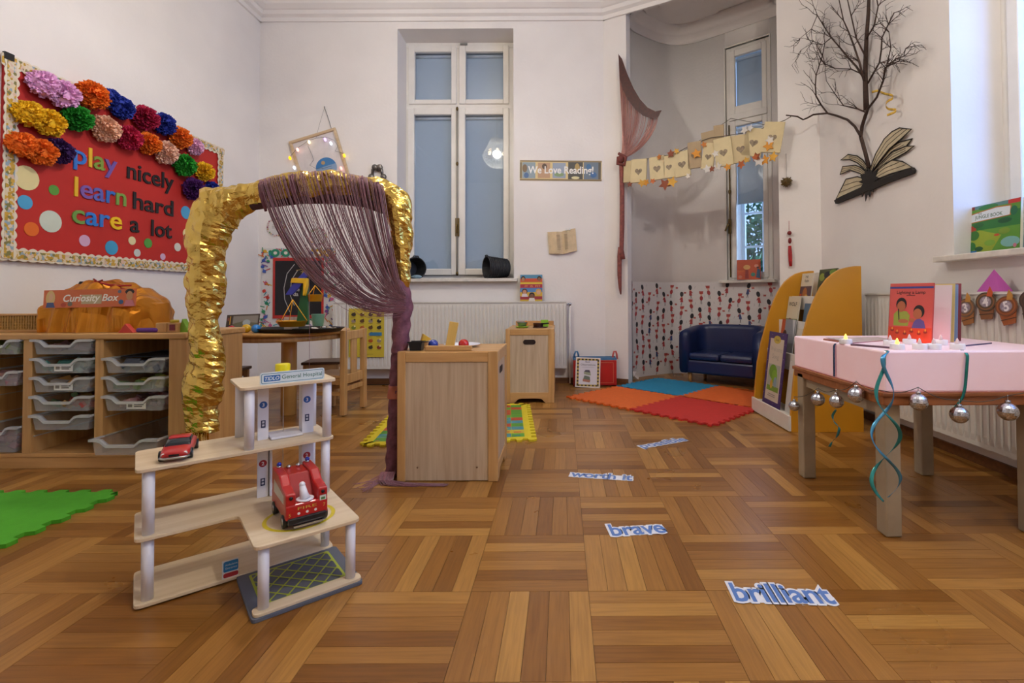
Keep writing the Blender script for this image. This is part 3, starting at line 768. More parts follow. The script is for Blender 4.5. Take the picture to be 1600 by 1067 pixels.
def tray(x0, x1, z0, y0, contents, label=False, hh=0.072, seed=0):
    w = x1-x0; h = hh
    prof = [(0, h), (0.10*w, h), (0.16*w, h-0.004), (0.25*w, h-0.026), (0.66*w, h-0.026), (0.74*w, h-0.004), (0.8*w, h), (w, h)]
    m = MB(); m.prism([(0.022, 0.004), (w-0.022, 0.004)]+[(min(max(x, 0.006), w-0.006), z) for x, z in prof[::-1]], 0.0, 0.004, 'y')
    m.add([(0.006, 0.004, h), (0.006, 0.36, h), (0.022, 0.36, 0.004), (0.022, 0.004, 0.004), (w-0.006, 0.004, h), (w-0.006, 0.36, h), (w-0.022, 0.36, 0.004), (w-0.022, 0.004, 0.004)],
          [(0, 1, 2, 3), (4, 7, 6, 5), (3, 2, 6, 7), (1, 5, 6, 2)])
    t = m.build('tray', M_TRAY, su, loc=(x0, y0, z0))
    r = MB()
    for (a, za), (b, zb) in zip(prof, prof[1:]):
        r.add([(a, -0.012, za-0.011), (b, -0.012, zb-0.011), (b, -0.012, zb), (a, -0.012, za), (a, 0.006, za-0.011), (b, 0.006, zb-0.011), (b, 0.006, zb), (a, 0.006, za)],
              [(0, 1, 2, 3), (3, 2, 6, 7), (0, 4, 5, 1)])
    r.box(0, 0.008, -0.012, 0.36, h-0.008, h); r.box(w-0.008, w, -0.012, 0.36, h-0.008, h)
    r.build('rim', M_RIM, t)
    if contents:
        rr = random.Random(seed); q = MB()
        for _ in range(34):
            q.color = hx(rr.choice(contents)); s = rr.uniform(0.008, 0.02)
            x = rr.uniform(0.035, w-0.04); y = rr.uniform(0.015, 0.25); z = 0.006+s+rr.uniform(0, h*0.3)
            q.X = Matrix.Translation((x, y, z)) @ Matrix.Rotation(rr.uniform(0, 3), 4, Vector((rr.random(), rr.random(), 1)))
            q.box(-s*1.4, s*1.4, -s*0.8, s*0.8, -s*0.7, s*0.7)
        q.build('contents', print_mat(), t)['kind'] = 'stuff'
    if label:
        sheet_ = MB(); sheet_.color = hx('#e4e4e0'); sheet_.box(0.38*w, 0.68*w, -0.003, -0.001, 0.012, 0.044)
        prints([('r', 0.08, 0.25, 0.22, 0.5, '#8a8480'), ('r', 0.4, 0.55, 0.5, 0.14, '#55524f'), ('r', 0.4, 0.28, 0.42, 0.14, '#55524f')], 0.3*w, 0.032, -0.0032, 0.53*w, 0.012, mb=sheet_)
        sheet_.build('label_card', print_mat(), t)
    return t
PITCH_T = 0.0845
def tz(py): return AY(200, py, UY).z
GR, MX, PK, RD, YG = ['#4f8f86', '#5f9d8f', '#90a8a0'], ['#a85a5a', '#8f8f90', '#b0a060', '#4a6a9a'], ['#a05a60', '#8d6a72', '#b58a8a'], ['#a03a30', '#b04030', '#b58a40', '#6a8a5a'], ['#8a9a4a', '#b0a83a', '#6f8a5a']
c2a, c2b, c3a, c3b = ux(52)-0.006+0.01, ux(150)-0.003, ux(163)+0.006, -0.079-0.003
for k, (ct, lb) in enumerate(((PK, 0), (GR, 1), (['#b08040', '#a8763a', '#8a8078'], 1), (RD, 0), (None, 0))):
    tray(c2a, c2b, tz(554)-k*PITCH_T*1.01, -0.006, ct, lb, seed=k)
for k, (ct, lb) in ((1, (['#4a4f63', '#8a8f9a', '#5a6070'], 0)), (2, (YG, 0)), (3, (PK, 1))):
    tray(c3a, c3b, tz(554)-k*PITCH_T*1.01, -0.006, ct, lb, seed=20+k)
tray(c3a-0.012, c3b+0.004, 0.072, -0.05, None, hh=0.076)
tray(uL+0.025, ux(38)-0.003, tz(554), -0.006, YG, seed=31); tray(uL+0.025, ux(38)-0.003, tz(603), -0.006, PK, seed=32)
tray(uL+0.025, ux(38)-0.003, 0.073, -0.006, ['#8f2f34', '#7d2a30', '#9a4044'], seed=33, hh=0.12)
for bx0, bx1 in ((c2a, c2b), (c3a, c3b), (uL+0.02, ux(38))):
    m = MB()
    for k in range(6):
        z = tz(554)-k*PITCH_T*1.01+0.055
        if z < 0.1: continue
        m.box(bx0-0.004, bx0+0.002, 0.01, 0.38, z, z+0.004); m.box(bx1-0.001, bx1+0.003, 0.01, 0.38, z, z+0.004)
    m.build('runner', mat('runner_plastic', '#b7b2a8', 0.5), su)['kind'] = 'stuff'
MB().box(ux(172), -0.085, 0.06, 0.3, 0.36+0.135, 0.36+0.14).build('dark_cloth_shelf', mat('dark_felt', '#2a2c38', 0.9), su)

# things on the storage unit
gb = T('curiosity_bag', 'crumpled orange-gold foil bundle tied with red ribbon on the storage unit', 'bag', (-2.05, 2.44, ZT+0.001))
sil = [(82, 517), (84, 492), (90, 477), (108, 463), (124, 450), (150, 442), (172, 443), (196, 449), (218, 457), (236, 466), (246, 478), (248, 500), (249, 517)]
m = MB(); nu_, nv_ = 46, 26; vs = []
def sil_h(px):
    for (a, za), (b, zb) in zip(sil[1:-1], sil[2:-1]):
        if a <= px <= b: return za+(zb-za)*(px-a)/(b-a)
    return sil[1][1] if px < 90 else sil[-2][1]
for i in range(nu_+1):
    u = i/nu_; px = 83+165*u; X = AY(px, 480, 2.42).x; H = AY(px, sil_h(px), 2.42).z-ZT
    e = min(1, min(u, 1-u)*9+0.35); 
    for j in range(nv_+1):
        v = j/nv_; a = PI*v
        y = -math.copysign(abs(math.cos(a))**0.55, math.cos(a))*0.125*e; z = H*(math.sin(a)**0.45 if 0 < v < 1 else 0)
        p = Vector((X, 2.44+y, ZT+z)); q = p*9
        k = 0.034*abs(noise.noise(q))+0.022*noise.noise(q*2.3)
        d = Vector((0, y, z*0.8)).normalized() if (abs(y)+abs(z)) > 0 else Vector((0, 0, 1))
        p = p+d*k; p.z = max(p.z, ZT); vs.append(tuple(p-Vector((-2.05, 2.44, ZT))))
fs = [(i*(nv_+1)+j, (i+1)*(nv_+1)+j, (i+1)*(nv_+1)+j+1, i*(nv_+1)+j+1) for i in range(nu_) for j in range(nv_)]
fs += [tuple(range(nv_+1))[::-1], tuple(nu_*(nv_+1)+j for j in range(nv_+1))]
m.add(vs, fs, False); m.build('foil_wrap', mat('orange_foil', '#c98224', 0.28, 0.75, var=0.15, scale=10, bump=0.2, bscale=30), gb)
m = MB(); m.X = Matrix.Translation((2.05, -2.44, -ZT)); P_ = lambda px, py, y=2.36: tuple(AY(px, py, y))
m.tube([P_(143, 449), P_(150, 438), P_(146, 436), P_(152, 441), P_(160, 438), P_(153, 441), P_(165, 444), P_(185, 447), P_(205, 446)], 0.004, 6)
m.tube([P_(150, 441), P_(144, 452), P_(143, 460)], 0.003, 6); m.tube([P_(153, 441), P_(172, 447), P_(196, 452)], 0.0035, 6)
m.build('ribbon', mat('red_ribbon', '#a81c22', 0.4), gb)
m = MB(); m.X = Matrix.Translation((2.05, -2.44, -ZT)); m.prism([tuple((AY(px, py, 2.46).x, AY(px, py, 2.46).z)) for px, py in ((112, 462), (126, 440), (150, 441), (188, 446), (192, 462))], 2.455, 2.465, 'y')
m.build('dark_lid', mat('dark_card', '#22242a', 0.8), gb)
a0, a1 = AY(66, 480, 2.29), AY(211, 476, 2.29)
sg = T('name_sign', 'orange paper strip sign lettered Curiosity Box propped on the foil bundle', 'sign', ((a0.x+a1.x)/2, 2.295, AY(138, 480, 2.29).z), rot=(R(-4), R(-1), 0))
sheet('card', sg, a1.x-a0.x, AY(138, 452, 2.29).z-AY(138, 480, 2.29).z, '#cf6a3c',
      [('e', 0.075, 0.55, 0.05, 0.42, '#d9bb7c'), ('e', 0.08, 0.62, 0.022, 0.2, '#e0b58e'), ('p', [(0.03, 0.02), (0.13, 0.02), (0.11, 0.3), (0.04, 0.3)], '#4a5a86'),
       ('e', 0.93, 0.82, 0.05, 0.16, '#2a1f1a'), ('e', 0.93, 0.6, 0.036, 0.26, '#c08d62'), ('p', [(0.87, 0.02), (0.99, 0.02), (0.97, 0.36), (0.89, 0.36)], '#c97a86'),
       ('r', 0.41, 0.18, 0.22, 0.52, '#b8a884'), ('e', 0.29, 0.2, 0.026, 0.13, '#6c6a60'), ('e', 0.22, 0.16, 0.03, 0.12, '#b5482f'), ('e', 0.84, 0.26, 0.026, 0.13, '#3a5c8a'), ('e', 0.82, 0.84, 0.02, 0.1, '#59617a'), ('e', 0.70, 0.42, 0.022, 0.1, '#6b93b5'),
       ('t', 'Curiosity Box', 0.515, 0.34, 0.55, '#f3efe6', 0.02, 0.6, 0.25)], 0.002)
bk = T('woven_tray', 'shallow golden woven tray on the storage unit beside the foil bundle', 'tray', (-2.62, 2.42, ZT))
m = MB()
x0_, x1_ = XL+0.015+2.62, AY(82, 500, 2.36).x+2.62-0.015
for k in range(11): m.box(x0_, x1_, -0.07+(0.002 if k % 2 else 0), -0.064, 0.012+k*0.0065, 0.012+k*0.0065+0.0052)
for k in range(22): m.box(x0_+(x1_-x0_)*k/22, x0_+(x1_-x0_)*k/22+0.006, -0.0715, -0.066, 0.012, 0.084)
m.box(x0_, x1_, -0.064, 0.10, 0.0, 0.008); m.box(x1_-0.006, x1_, -0.064, 0.1, 0.0, 0.08); m.box(x0_, x0_+0.006, -0.064, 0.1, 0, 0.08); m.box(x0_, x1_, 0.094, 0.1, 0, 0.08)
m.build('weave', mat('golden_cane', '#a8803c', 0.5, var=0.2, scale=60), bk)['kind'] = 'stuff'
m = MB(); m.box(x0_-0.003, x1_+0.003, -0.076, -0.062, 0.078, 0.088); m.box(x0_-0.003, x1_+0.003, -0.076, -0.062, 0.0, 0.012); m.build('rim', M_BEECHX, bk, bevel=0.003)
def ob(name, label, cat, loc, build, m_, rz=0.0, group=None, bevel=0.0):
    q = MB(); build(q); o = q.build(name, m_, None, loc=loc, rz=rz, bevel=bevel); return tag(o, label, cat, group)
def onU(px, y=2.30): return (AY(px, 515, y).x, y, ZT+0.0005)
ob('wooden_wedge', 'red triangular wooden wedge standing against the orange foil bundle', 'toy', onU(200, 2.293), lambda q: q.prism([(-0.036, 0), (0.036, 0), (-0.004, 0.042)], -0.012, 0.012, 'y'), mat('red_wood', '#c4392a', 0.5), bevel=0.002)
ob('wooden_roller', 'purple rounded wooden stick lying in front of the foil bundle', 'toy', onU(231, 2.293), lambda q: q.tube([(-0.05, 0, 0.011), (-0.044, 0, 0.011), (0.044, 0, 0.011), (0.05, 0, 0.011)], [0.006, 0.011, 0.011, 0.006], 12), mat('purple_wood', '#5b2a86', 0.5))
pb = T('peephole_block', 'pale wooden block with a red window beside the green wedge', 'toy', onU(266, 2.31))
MB().box(-0.05, 0.0, -0.022, 0.022, 0, 0.044).box(0.0, 0.05, -0.02, 0.022, 0, 0.044).build('frame', M_BEECH, pb, bevel=0.003)
MB().box(0.012, 0.038, -0.0215, -0.019, 0.009, 0.036).build('window', mat('red_acrylic', '#7a1620', 0.2), pb)
ob('wooden_disc', 'small yellow disc lying on top of the pale wooden block', 'toy', (onU(273, 2.31)[0], 2.31, ZT+0.0448), lambda q: q.cyl((0, 0), 0.017, 0, 0.013, 20), mat('yellow_wood', '#c9b02c', 0.5))
ob('wooden_wedge', 'lime green pointed wooden wedge next to the gold arch', 'toy', onU(290, 2.32), lambda q: q.prism([(-0.02, 0), (0.026, 0), (-0.006, 0.062)], -0.015, 0.015, 'y'), mat('lime_wood', '#7fae2a', 0.5), bevel=0.002)

# ================================================================== green foam tile on the floor
def sq_wave(t, n, a):
    """tab pattern along an edge of length 1: +a, -a alternating with slanted flanks"""
    f = (t*n) % 1.0
    return a if f < 0.5 else -a
def puzzle(size, n, a, edges=(1, 1, 1, 1)):
    pts = []
    def edge(p, d, nrm, on):
        k = []
        for i in range(n):
            for f, s in ((0.05, 1), (0.45, 1), (0.55, -1), (0.95, -1)):
                k.append(((i+f)/n, a*s*on))
        for t, o in k: pts.append((p[0]+d[0]*t*size+nrm[0]*o, p[1]+d[1]*t*size+nrm[1]*o))
    h = size/2
    edge((-h, -h), (1, 0), (0, 1), edges[0]); edge((h, -h), (0, 1), (1, 0), edges[1]); edge((h, h), (-1, 0), (0, 1), -edges[2]); edge((-h, h), (0, -1), (1, 0), -edges[3])
    return pts
def foam(label, loc, rz, c, size=0.6, n=7, a=0.013, group=None, th=0.013, z=0.0):
    o = MB().prism(puzzle(size, n, a, (1, 1, 1, -1)), 0, th).build('foam_tile', mat('foam_'+c, c, 0.85, var=0.05, scale=40, bump=0.3, bscale=350), None, loc=(loc[0], loc[1], z+0.0004), rz=rz)
    return tag(o, label, 'mat', group)
ga, gb_ = F(190, 772), F(0, 858)
foam('bright green interlocking foam floor tile in front of the storage unit', ((ga.x+gb_.x)/2-0.30, ga.y-0.30), math.atan2(-(ga.x-gb_.x), ga.y-gb_.y), '#4aa31c', n=7)

# ================================================================== toy hospital with its vehicles
HO = F(212, 955); HR_ = F(522, 858)
HA = math.atan2(HR_.y-HO.y, HR_.x-HO.x)
hp = T('toy_hospital', 'wooden toy hospital garage with white posts standing on the parquet', 'toy', (HO.x, HO.y, 0), HA)
HL = 0.46
def deck(name, pts, z, th=0.009, r=0.018, m_=None):
    return MB().prism(rpoly(pts, r), z-th, z).build(name, m_ or M_BIRCH, hp, bevel=0.0015)
Z1, Z2, Z3 = 0.175, 0.345, 0.522
b0 = deck('base', [(-0.005, -0.005), (HL, -0.005), (HL, 0.205), (-0.005, 0.205)], 0.013)
deck('deck', [(-0.005, -0.005), (0.213, -0.005), (0.213, -0.243), (HL, -0.243), (HL, 0.205), (-0.005, 0.205)], Z1)
deck('deck', [(-0.005, -0.005), (HL, -0.005), (HL, 0.205), (-0.005, 0.205)], Z2)
deck('roof', [(0.213, -0.01), (HL+0.004, -0.01), (HL+0.004, 0.205), (0.213, 0.205)], Z3)
bay = deck('parking_mat', [(0.208, -0.248), (HL+0.006, -0.248), (HL+0.006, 0.0), (0.208, 0.0)], 0.010, 0.010, 0.012, mat('bay_grey', '#5c6270', 0.6))
m = MB(); m.color = hx('#a9b832')
x0_, x1_, y0_, y1_ = 0.238, 0.436, -0.196, -0.022
def bar(m, a, b, w, z):
    a, b = Vector(a), Vector(b); d = (b-a).normalized(); n_ = Vector((-d.y, d.x))*w/2
    m.add([(a.x-n_.x, a.y-n_.y, z), (b.x-n_.x, b.y-n_.y, z), (b.x+n_.x, b.y+n_.y, z), (a.x+n_.x, a.y+n_.y, z)], [(0, 1, 2, 3)], False)
k = 0
for (a, b) in (((x0_, y0_), (x1_, y0_)), ((x1_, y0_), (x1_, y1_)), ((x1_, y1_), (x0_, y1_)), ((x0_, y1_), (x0_, y0_))):
    k += 1; bar(m, a, b, 0.006, 0.0103+k*0.00004)
H_ = y1_-y0_
for s_ in (1, -1):
    for i in range(-4, 6):
        xa = x0_+i*0.0435+0.01; a = [xa, y0_] if s_ > 0 else [xa, y1_]; b = [xa+H_*0.82, y1_] if s_ > 0 else [xa+H_*0.82, y0_]
        a, b = Vector(a), Vector(b)
        if a.x < x0_: a = a+(b-a)*((x0_-a.x)/(b.x-a.x))
        if b.x > x1_: b = a+(b-a)*((x1_-a.x)/(b.x-a.x))
        if b.x-a.x < 0.005: continue
        k += 1; bar(m, a, b, 0.0042, 0.0103+k*0.00004)
m.build('print', print_mat(), bay)
MB().prism(rpoly([(0.212, -0.246), (HL+0.004, -0.246), (HL+0.004, -0.208), (0.212, -0.208)], 0.015), 0.010, 0.018).build('front_strip', M_BIRCH, hp, bevel=0.0015)
def post(u, v, z0, z1): MB().cyl((u, v), 0.0125, z0, z1, 20).build('post', M_WHITE, hp)
for u, v, z0, z1 in ((0.022, 0.018, 0.013, Z1-0.009), (0.022, 0.018, Z1, Z2-0.009), (0.022, 0.182, 0.013, Z1-0.009), (0.022, 0.182, Z1, Z2-0.009),
                     (HL-0.02, 0.182, 0.013, Z1-0.009), (HL-0.02, 0.018, 0.013, Z1-0.009), (HL-0.02, 0.018, Z1, Z2-0.009), (HL-0.02, 0.182, Z1, Z2-0.009),
                     (0.238, 0.012, Z2, Z3-0.009), (0.238, 0.182, Z2, Z3-0.009), (HL-0.018, 0.012, Z2, Z3-0.009), (HL-0.018, 0.182, Z2, Z3-0.009),
                     (0.236, -0.222, 0.018, Z1-0.009), (HL-0.02, -0.222, 0.018, Z1-0.009)): post(u, v, z0, z1)
# lift shaft
def shaft(u0, u1, zb, zt, num, colr, left):
    s = MB().box(u0, u1, 0.095, 0.101, zb, zt).box(u1-0.005 if left else u0, u1 if left else u0+0.005, 0.101, 0.135, zb, zt)
    if not left: s.box(u1, u1+0.005, 0.095, 0.15, zb, zt)
    o = s.build('shaft_panel', M_WHITE, hp); q = MB(); q.color = hx(colr); c = (u0+u1)/2; zm = zb+(zt-zb)*0.62
    q.add([(x, 0.0947, z) for x, z in ell(c, zm, 0.0105, 0.0105, 18)], [tuple(range(18))])
    q.color = hx('#f2f2f4'); q.text(num, c, zm-0.0052, 0.0145, 0.0945, 0.02)
    q.color = hx('#2a3358'); zz = zb+(zt-zb)*0.28
    q.face([(c-0.006, 0.0946, zz-0.011), (c+0.006, 0.0946, zz-0.011), (c+0.006, 0.0946, zz+0.011), (c-0.006, 0.0946, zz+0.011)])
    q.color = hx('#d9dbe2'); q.face([(c-0.003, 0.0945, zz-0.007), (c+0.003, 0.0945, zz-0.007), (c+0.003, 0.0945, zz-0.001), (c-0.003, 0.0945, zz-0.001)])
    q.face([(c-0.003, 0.0945, zz+0.002), (c+0.003, 0.0945, zz+0.002), (c+0.003, 0.0945, zz+0.008), (c-0.003, 0.0945, zz+0.008)])
    q.build('print', print_mat(), o)
for zb, zt, nn, cc in ((Z2, Z3-0.009, '3', '#2a62ad'), (Z1, Z2-0.009, '2', '#b02a2f')):
    shaft(0.272, 0.300, zb, zt, nn, cc, True); shaft(0.392, 0.420, zb, zt, nn, cc, False)
MB().box(0.303, 0.389, 0.07, 0.15, Z2+0.001, Z2+0.008).build('lift_floor', M_WHITE, hp, bevel=0.001)
m = MB(); m.box(0.303, 0.389, 0.085, 0.15, Z1+0.001, Z1+0.018); m.box(0.303, 0.309, 0.085, 0.15, Z1+0.018, Z2-0.012); m.build('lift_car', M_WHITE, hp, bevel=0.001)
m = MB(); m.tube([(0.346, 0.13, Z1+0.018), (0.346, 0.13, Z3-0.009)], 0.0009, 6); m.build('lift_cord', mat('cord_white', '#d8d4cc', 0.7), hp)
MB().cyl((0.335, 0.10), 0.045, Z3, Z3+0.012, 28).build('helipad_disc', M_WHITE, hp); MB().cyl((0.338, 0.10), 0.0205, Z3+0.012, Z3+0.045, 28).build('lift_knob', mat('bright_yellow', '#e8d813', 0.35), hp, bevel=0.002)
sp_ = MB(); sp_.color = hx('#dce9ee'); sp_.prism(rrect(0.262, 0.432, Z3, Z3+0.034, 0.005), 0.004, 0.009, 'y'); so_ = sp_.build('sign_board', print_mat(), hp)
q = MB(); 
for k_, (a, cc) in enumerate((((0.265, 0.429, Z3+0.003, Z3+0.031, 0.004), '#2f7d96'), ((0.2665, 0.4275, Z3+0.0045, Z3+0.0295, 0.003), '#dce9ee'), ((0.271, 0.313, Z3+0.0085, Z3+0.0255, 0.002), '#2a6cb0'))):
    q.color = hx(cc); q.add([(x, 0.0038-k_*0.0001, z) for x, z in rrect(*a)], [tuple(range(20))])
q.color = hx('#e8f2f8'); q.text('TIDLO', 0.292, Z3+0.012, 0.0145, 0.0034, 0.02, 0.2, 0.037)
q.color = hx('#1f6f5c'); q.text('General Hospital', 0.371, Z3+0.0125, 0.0165, 0.0035, 0.004, 0.0, 0.108); q.build('print', print_mat(), so_)
sk = MB(); sk.color = hx('#e6e8ec'); sk.box(0.176, 0.213, -0.003, 0.0, 0.013, 0.060); so_ = sk.build('entrance_sign', print_mat(), hp); q = MB()
q.color = hx('#2a80c0'); q.add([(x, -0.0032, z) for x, z in rrect(0.179, 0.213, 0.03, 0.058, 0.004)], [tuple(range(20))])
q.color = hx('#b8323a'); q.add([(x, -0.0032, z) for x, z in rrect(0.179, 0.213, 0.015, 0.027, 0.004)], [tuple(range(20))])
q.color = hx('#dfeaf2'); q.text('Ambulance', 0.197, 0.046, 0.008, -0.0034, 0.0, 0, 0.028); q.text('Entrance', 0.197, 0.037, 0.008, -0.0034, 0.0, 0, 0.026)
q.build('print', print_mat(), so_)
q = MB(); q.color = hx('#d9c62a'); n_ = 40
for i in range(n_):
    a, b = 2*PI*i/n_, 2*PI*(i+1)/n_; c = (0.337, -0.125)
    q.add([(c[0]+r_*math.cos(t), c[1]+r_*math.sin(t), Z1+0.0004) for r_, t in ((0.078, a), (0.088, a), (0.088, b), (0.078, b))], [(0, 1, 2, 3)])
q.build('helipad_ring', print_mat(), hp)

CE = Matrix.Rotation(HA, 3, 'Z')
def onH(u, v, z): p = CE @ Vector((u, v, 0)); return (HO.x+p.x, HO.y+p.y, z)
# red toy coupe: local +x is its nose
ca, cb_ = AZ(268, 716, Z2+0.01), AZ(305, 682, Z2+0.03)
cd = Vector((ca.x-cb_.x, ca.y-cb_.y, 0)); CA = math.atan2(cd.y, cd.x)
car = T('toy_car', 'red die-cast toy coupe on the upper deck of the toy hospital', 'toy car', ((ca.x+cb_.x)/2-0.012, (ca.y+cb_.y)/2, Z2+0.0003), R(-61)); car.scale = (0.82, 0.9, 0.9)
def body_loft(m, secs, w_, n=14):
    """secs: (x, half width, z bottom, z top, roundness)"""
    vs = []
    for x, hw, zb, zt in secs:
        for j in range(n):
            a = 2*PI*j/n; c, s = math.cos(a), math.sin(a)
            y = hw*math.copysign(abs(c)**0.45, c); z = (zb+zt)/2+(zt-zb)/2*math.copysign(abs(s)**0.5, s); vs.append((x, y, z))
    k = len(secs)
    m.add(vs, [(i*n+j, i*n+(j+1) % n, (i+1)*n+(j+1) % n, (i+1)*n+j) for i in range(k-1) for j in range(n)]+[tuple(range(n))[::-1], tuple((k-1)*n+j for j in range(n))], True)
m = MB(); body_loft(m, [(-0.094, 0.026, 0.016, 0.030), (-0.09, 0.032, 0.011, 0.036), (-0.07, 0.036, 0.009, 0.040), (-0.03, 0.037, 0.008, 0.039), (0.02, 0.037, 0.008, 0.037), (0.06, 0.036, 0.009, 0.034), (0.084, 0.034, 0.010, 0.030), (0.094, 0.029, 0.013, 0.026)], 0)
m.build('body', M_RED, car)
m = MB(); body_loft(m, [(-0.062, 0.027, 0.034, 0.040), (-0.045, 0.029, 0.034, 0.050), (-0.025, 0.030, 0.034, 0.0535), (0.0, 0.030, 0.034, 0.053), (0.022, 0.031, 0.034, 0.044), (0.036, 0.031, 0.033, 0.036)], 0)
m.build('window_glass', mat('dark_car_glass', '#20262c', 0.1), car)
m = MB(); body_loft(m, [(-0.05, 0.025, 0.046, 0.0505), (-0.028, 0.0275, 0.050, 0.0553), (-0.004, 0.027, 0.050, 0.0548), (0.006, 0.025, 0.048, 0.052)], 0); m.build('roof_panel', M_RED, car)
for x in (-0.058, 0.058):
    for y in (-0.034, 0.034):
        m = MB(); m.tube([(x, y-0.006, 0.0145), (x, y+0.006, 0.0145)], 0.0145, 20); wv = m.build('wheel', M_BLACK, car)
        m = MB(); m.tube([(x, y-0.0068, 0.0145), (x, y+0.0068, 0.0145)], 0.008, 14); m.build('hub', M_STEEL, wv)
MB().tube([(0.086, -0.035, 0.014), (0.096, -0.024, 0.013), (0.098, 0, 0.013), (0.096, 0.024, 0.013), (0.086, 0.035, 0.014)], 0.0035, 8).build('bumper', M_STEEL, car)
MB().tube([(-0.086, -0.034, 0.016), (-0.097, -0.02, 0.016), (-0.097, 0.02, 0.016), (-0.086, 0.034, 0.016)], 0.0032, 8).build('bumper', M_STEEL, car)
for y in (-0.026, 0.026): MB().sphere((0.090, y, 0.0225), 0.0055, 10, 8, (0.6, 1, 1)).build('headlight', mat('lamp_glass', '#d9d9d2', 0.15), car)
MB().box(0.0935, 0.0965, -0.012, 0.012, 0.018, 0.023).build('grille', M_BLACK, car)
MB().box(-0.03, 0.01, -0.0375, -0.0365, 0.012, 0.034).build('door', M_BLACK, car)

# fire engine: local -y faces the camera end
fe = T('toy_fire_engine', 'red toy fire engine with a white water cannon on the toy hospital deck', 'toy car', onH(0.338, -0.115, Z1+0.0008), HA)
m = MB(); m.box(-0.05, 0.05, -0.085, 0.09, 0.024, 0.062); bo = m.build('chassis_body', M_RED, fe, bevel=0.004)
for s_ in (-1, 1):
    xx = (0.026, 0.05) if s_ > 0 else (-0.05, -0.026)
    MB().prism([(-0.083, 0.055), (0.088, 0.055), (0.088, 0.120), (0.0, 0.118), (-0.03, 0.098), (-0.083, 0.090)], xx[0], xx[1], 'x').build('side_wall', M_RED, fe, bevel=0.004)
    MB().tube([(s_*0.038, -0.0855, 0.08), (s_*0.038, -0.082, 0.08)], 0.0045, 12).build('lamp_socket', M_BLACK, fe)
MB().box(-0.026, 0.026, 0.01, 0.088, 0.055, 0.112).build('cab_block', M_RED, fe, bevel=0.003)
MB().prism([(-0.05, 0.06), (0.012, 0.06), (0.012, 0.112)], -0.026, 0.026, 'x').build('ramp', mat('red_deep', '#9c1416', 0.35), fe)
MB().box(-0.046, 0.046, -0.092, -0.083, 0.014, 0.030).build('bumper', M_BLACK, fe, bevel=0.003)
MB().box(-0.034, 0.034, -0.098, -0.085, 0.008, 0.013).build('step_plate', M_STEEL, fe)
MB().cyl((0, -0.062), 0.021, 0.062, 0.066, 24).build('cannon_base', M_WHITE, fe)
MB().tube([(0, -0.064, 0.064), (-0.003, -0.06, 0.078), (-0.005, -0.052, 0.098)], [0.013, 0.010, 0.007], 14).sphere((-0.005, -0.052, 0.099), 0.0078, 10, 8).build('water_cannon', M_WHITE, fe)
for x in (-0.036, 0.036):
    MB().cyl((x, 0.07), 0.006, 0.119, 0.124, 14).build('lamp_base', M_STEEL, fe); MB().sphere((x, 0.07, 0.128), 0.0062, 12, 8).build('beacon', mat('beacon_blue', '#1b2c9a', 0.2), fe)
for x in (-0.012, 0.012): MB().sphere((x, 0.07, 0.116), 0.0062, 12, 8).build('nozzle', M_STEEL, fe)
for x in (-0.047, 0.047):
    for y in (-0.058, 0.055):
        wv = MB().tube([(x-0.006, y, 0.017), (x+0.006, y, 0.017)], 0.0168, 20).build('wheel', M_BLACK, fe); MB().tube([(x-0.0066, y, 0.017), (x+0.0066, y, 0.017)], 0.009, 14).build('hub', M_STEEL, wv)
q = MB(); q.color = hx('#e8e6e2')
for x in (-0.02, 0.0, 0.02): q.add([(a, -0.0853, b) for a, b in ell(x, 0.038, 0.0035, 0.0035, 10)], [tuple(range(10))])
q.color = hx('#d8b84a'); q.text('FIRE', 0, 0.047, 0.010, -0.0853, 0, 0, 0.045); q.text('5', -0.041, 0.034, 0.012, -0.0853); q.text('7', 0.041, 0.042, 0.012, -0.0853)
q.color = hx('#d9ddd0'); q.add([(0.030, -0.0854, 0.058), (0.046, -0.0854, 0.058), (0.046, -0.0854, 0.071), (0.030, -0.0854, 0.071)], [(0, 1, 2, 3)]); q.color = hx('#5a8a4a'); q.add([(0.033, -0.0856, 0.060), (0.043, -0.0856, 0.060), (0.043, -0.0856, 0.066), (0.033, -0.0856, 0.066)], [(0, 1, 2, 3)])
q.color = hx('#c9c6c0'); q.add([(-0.0502, -0.06, 0.06), (-0.0502, 0.06, 0.06), (-0.0502, 0.06, 0.095), (-0.0502, -0.06, 0.082)], [(0, 1, 2, 3)])
q.build('print', print_mat(), bo)
# ================================================================== gold foil arch with a string curtain
AYP = 2.17
AL = (-1.2, AYP, 0)
ar = T('arch', 'tall archway wrapped in crinkled gold foil with a swagged mauve string curtain', 'arch', AL)
def foil_mat():
    m, nt, b = newmat('gold_foil'); N, L = nt.nodes, nt.links
    b.inputs['Base Color'].default_value = (*hx('#dcbb62'), 1); b.inputs['Metallic'].default_value = 1.0; b.inputs['Roughness'].default_value = 0.22
    tc = N.new('ShaderNodeTexCoord'); mp = N.new('ShaderNodeMapping'); mp.inputs['Scale'].default_value = (1, 1, 1.6); L.new(tc.outputs['Object'], mp.inputs['Vector'])
    v = N.new('ShaderNodeTexVoronoi'); v.inputs['Scale'].default_value = 22; v.feature = 'F1'; L.new(mp.outputs[0], v.inputs['Vector'])
    n = N.new('ShaderNodeTexNoise'); n.inputs['Scale'].default_value = 30; n.inputs['Distortion'].default_value = 1.5; L.new(mp.outputs[0], n.inputs['Vector'])
    ad = N.new('ShaderNodeMath'); ad.operation = 'ADD'; L.new(v.outputs['Distance'], ad.inputs[0]); L.new(n.outputs['Fac'], ad.inputs[1])
    bp = N.new('ShaderNodeBump'); bp.inputs['Strength'].default_value = 0.3; bp.inputs['Distance'].default_value = 0.012
    L.new(ad.outputs[0], bp.inputs['Height']); L.new(bp.outputs[0], b.inputs['Normal']); return m
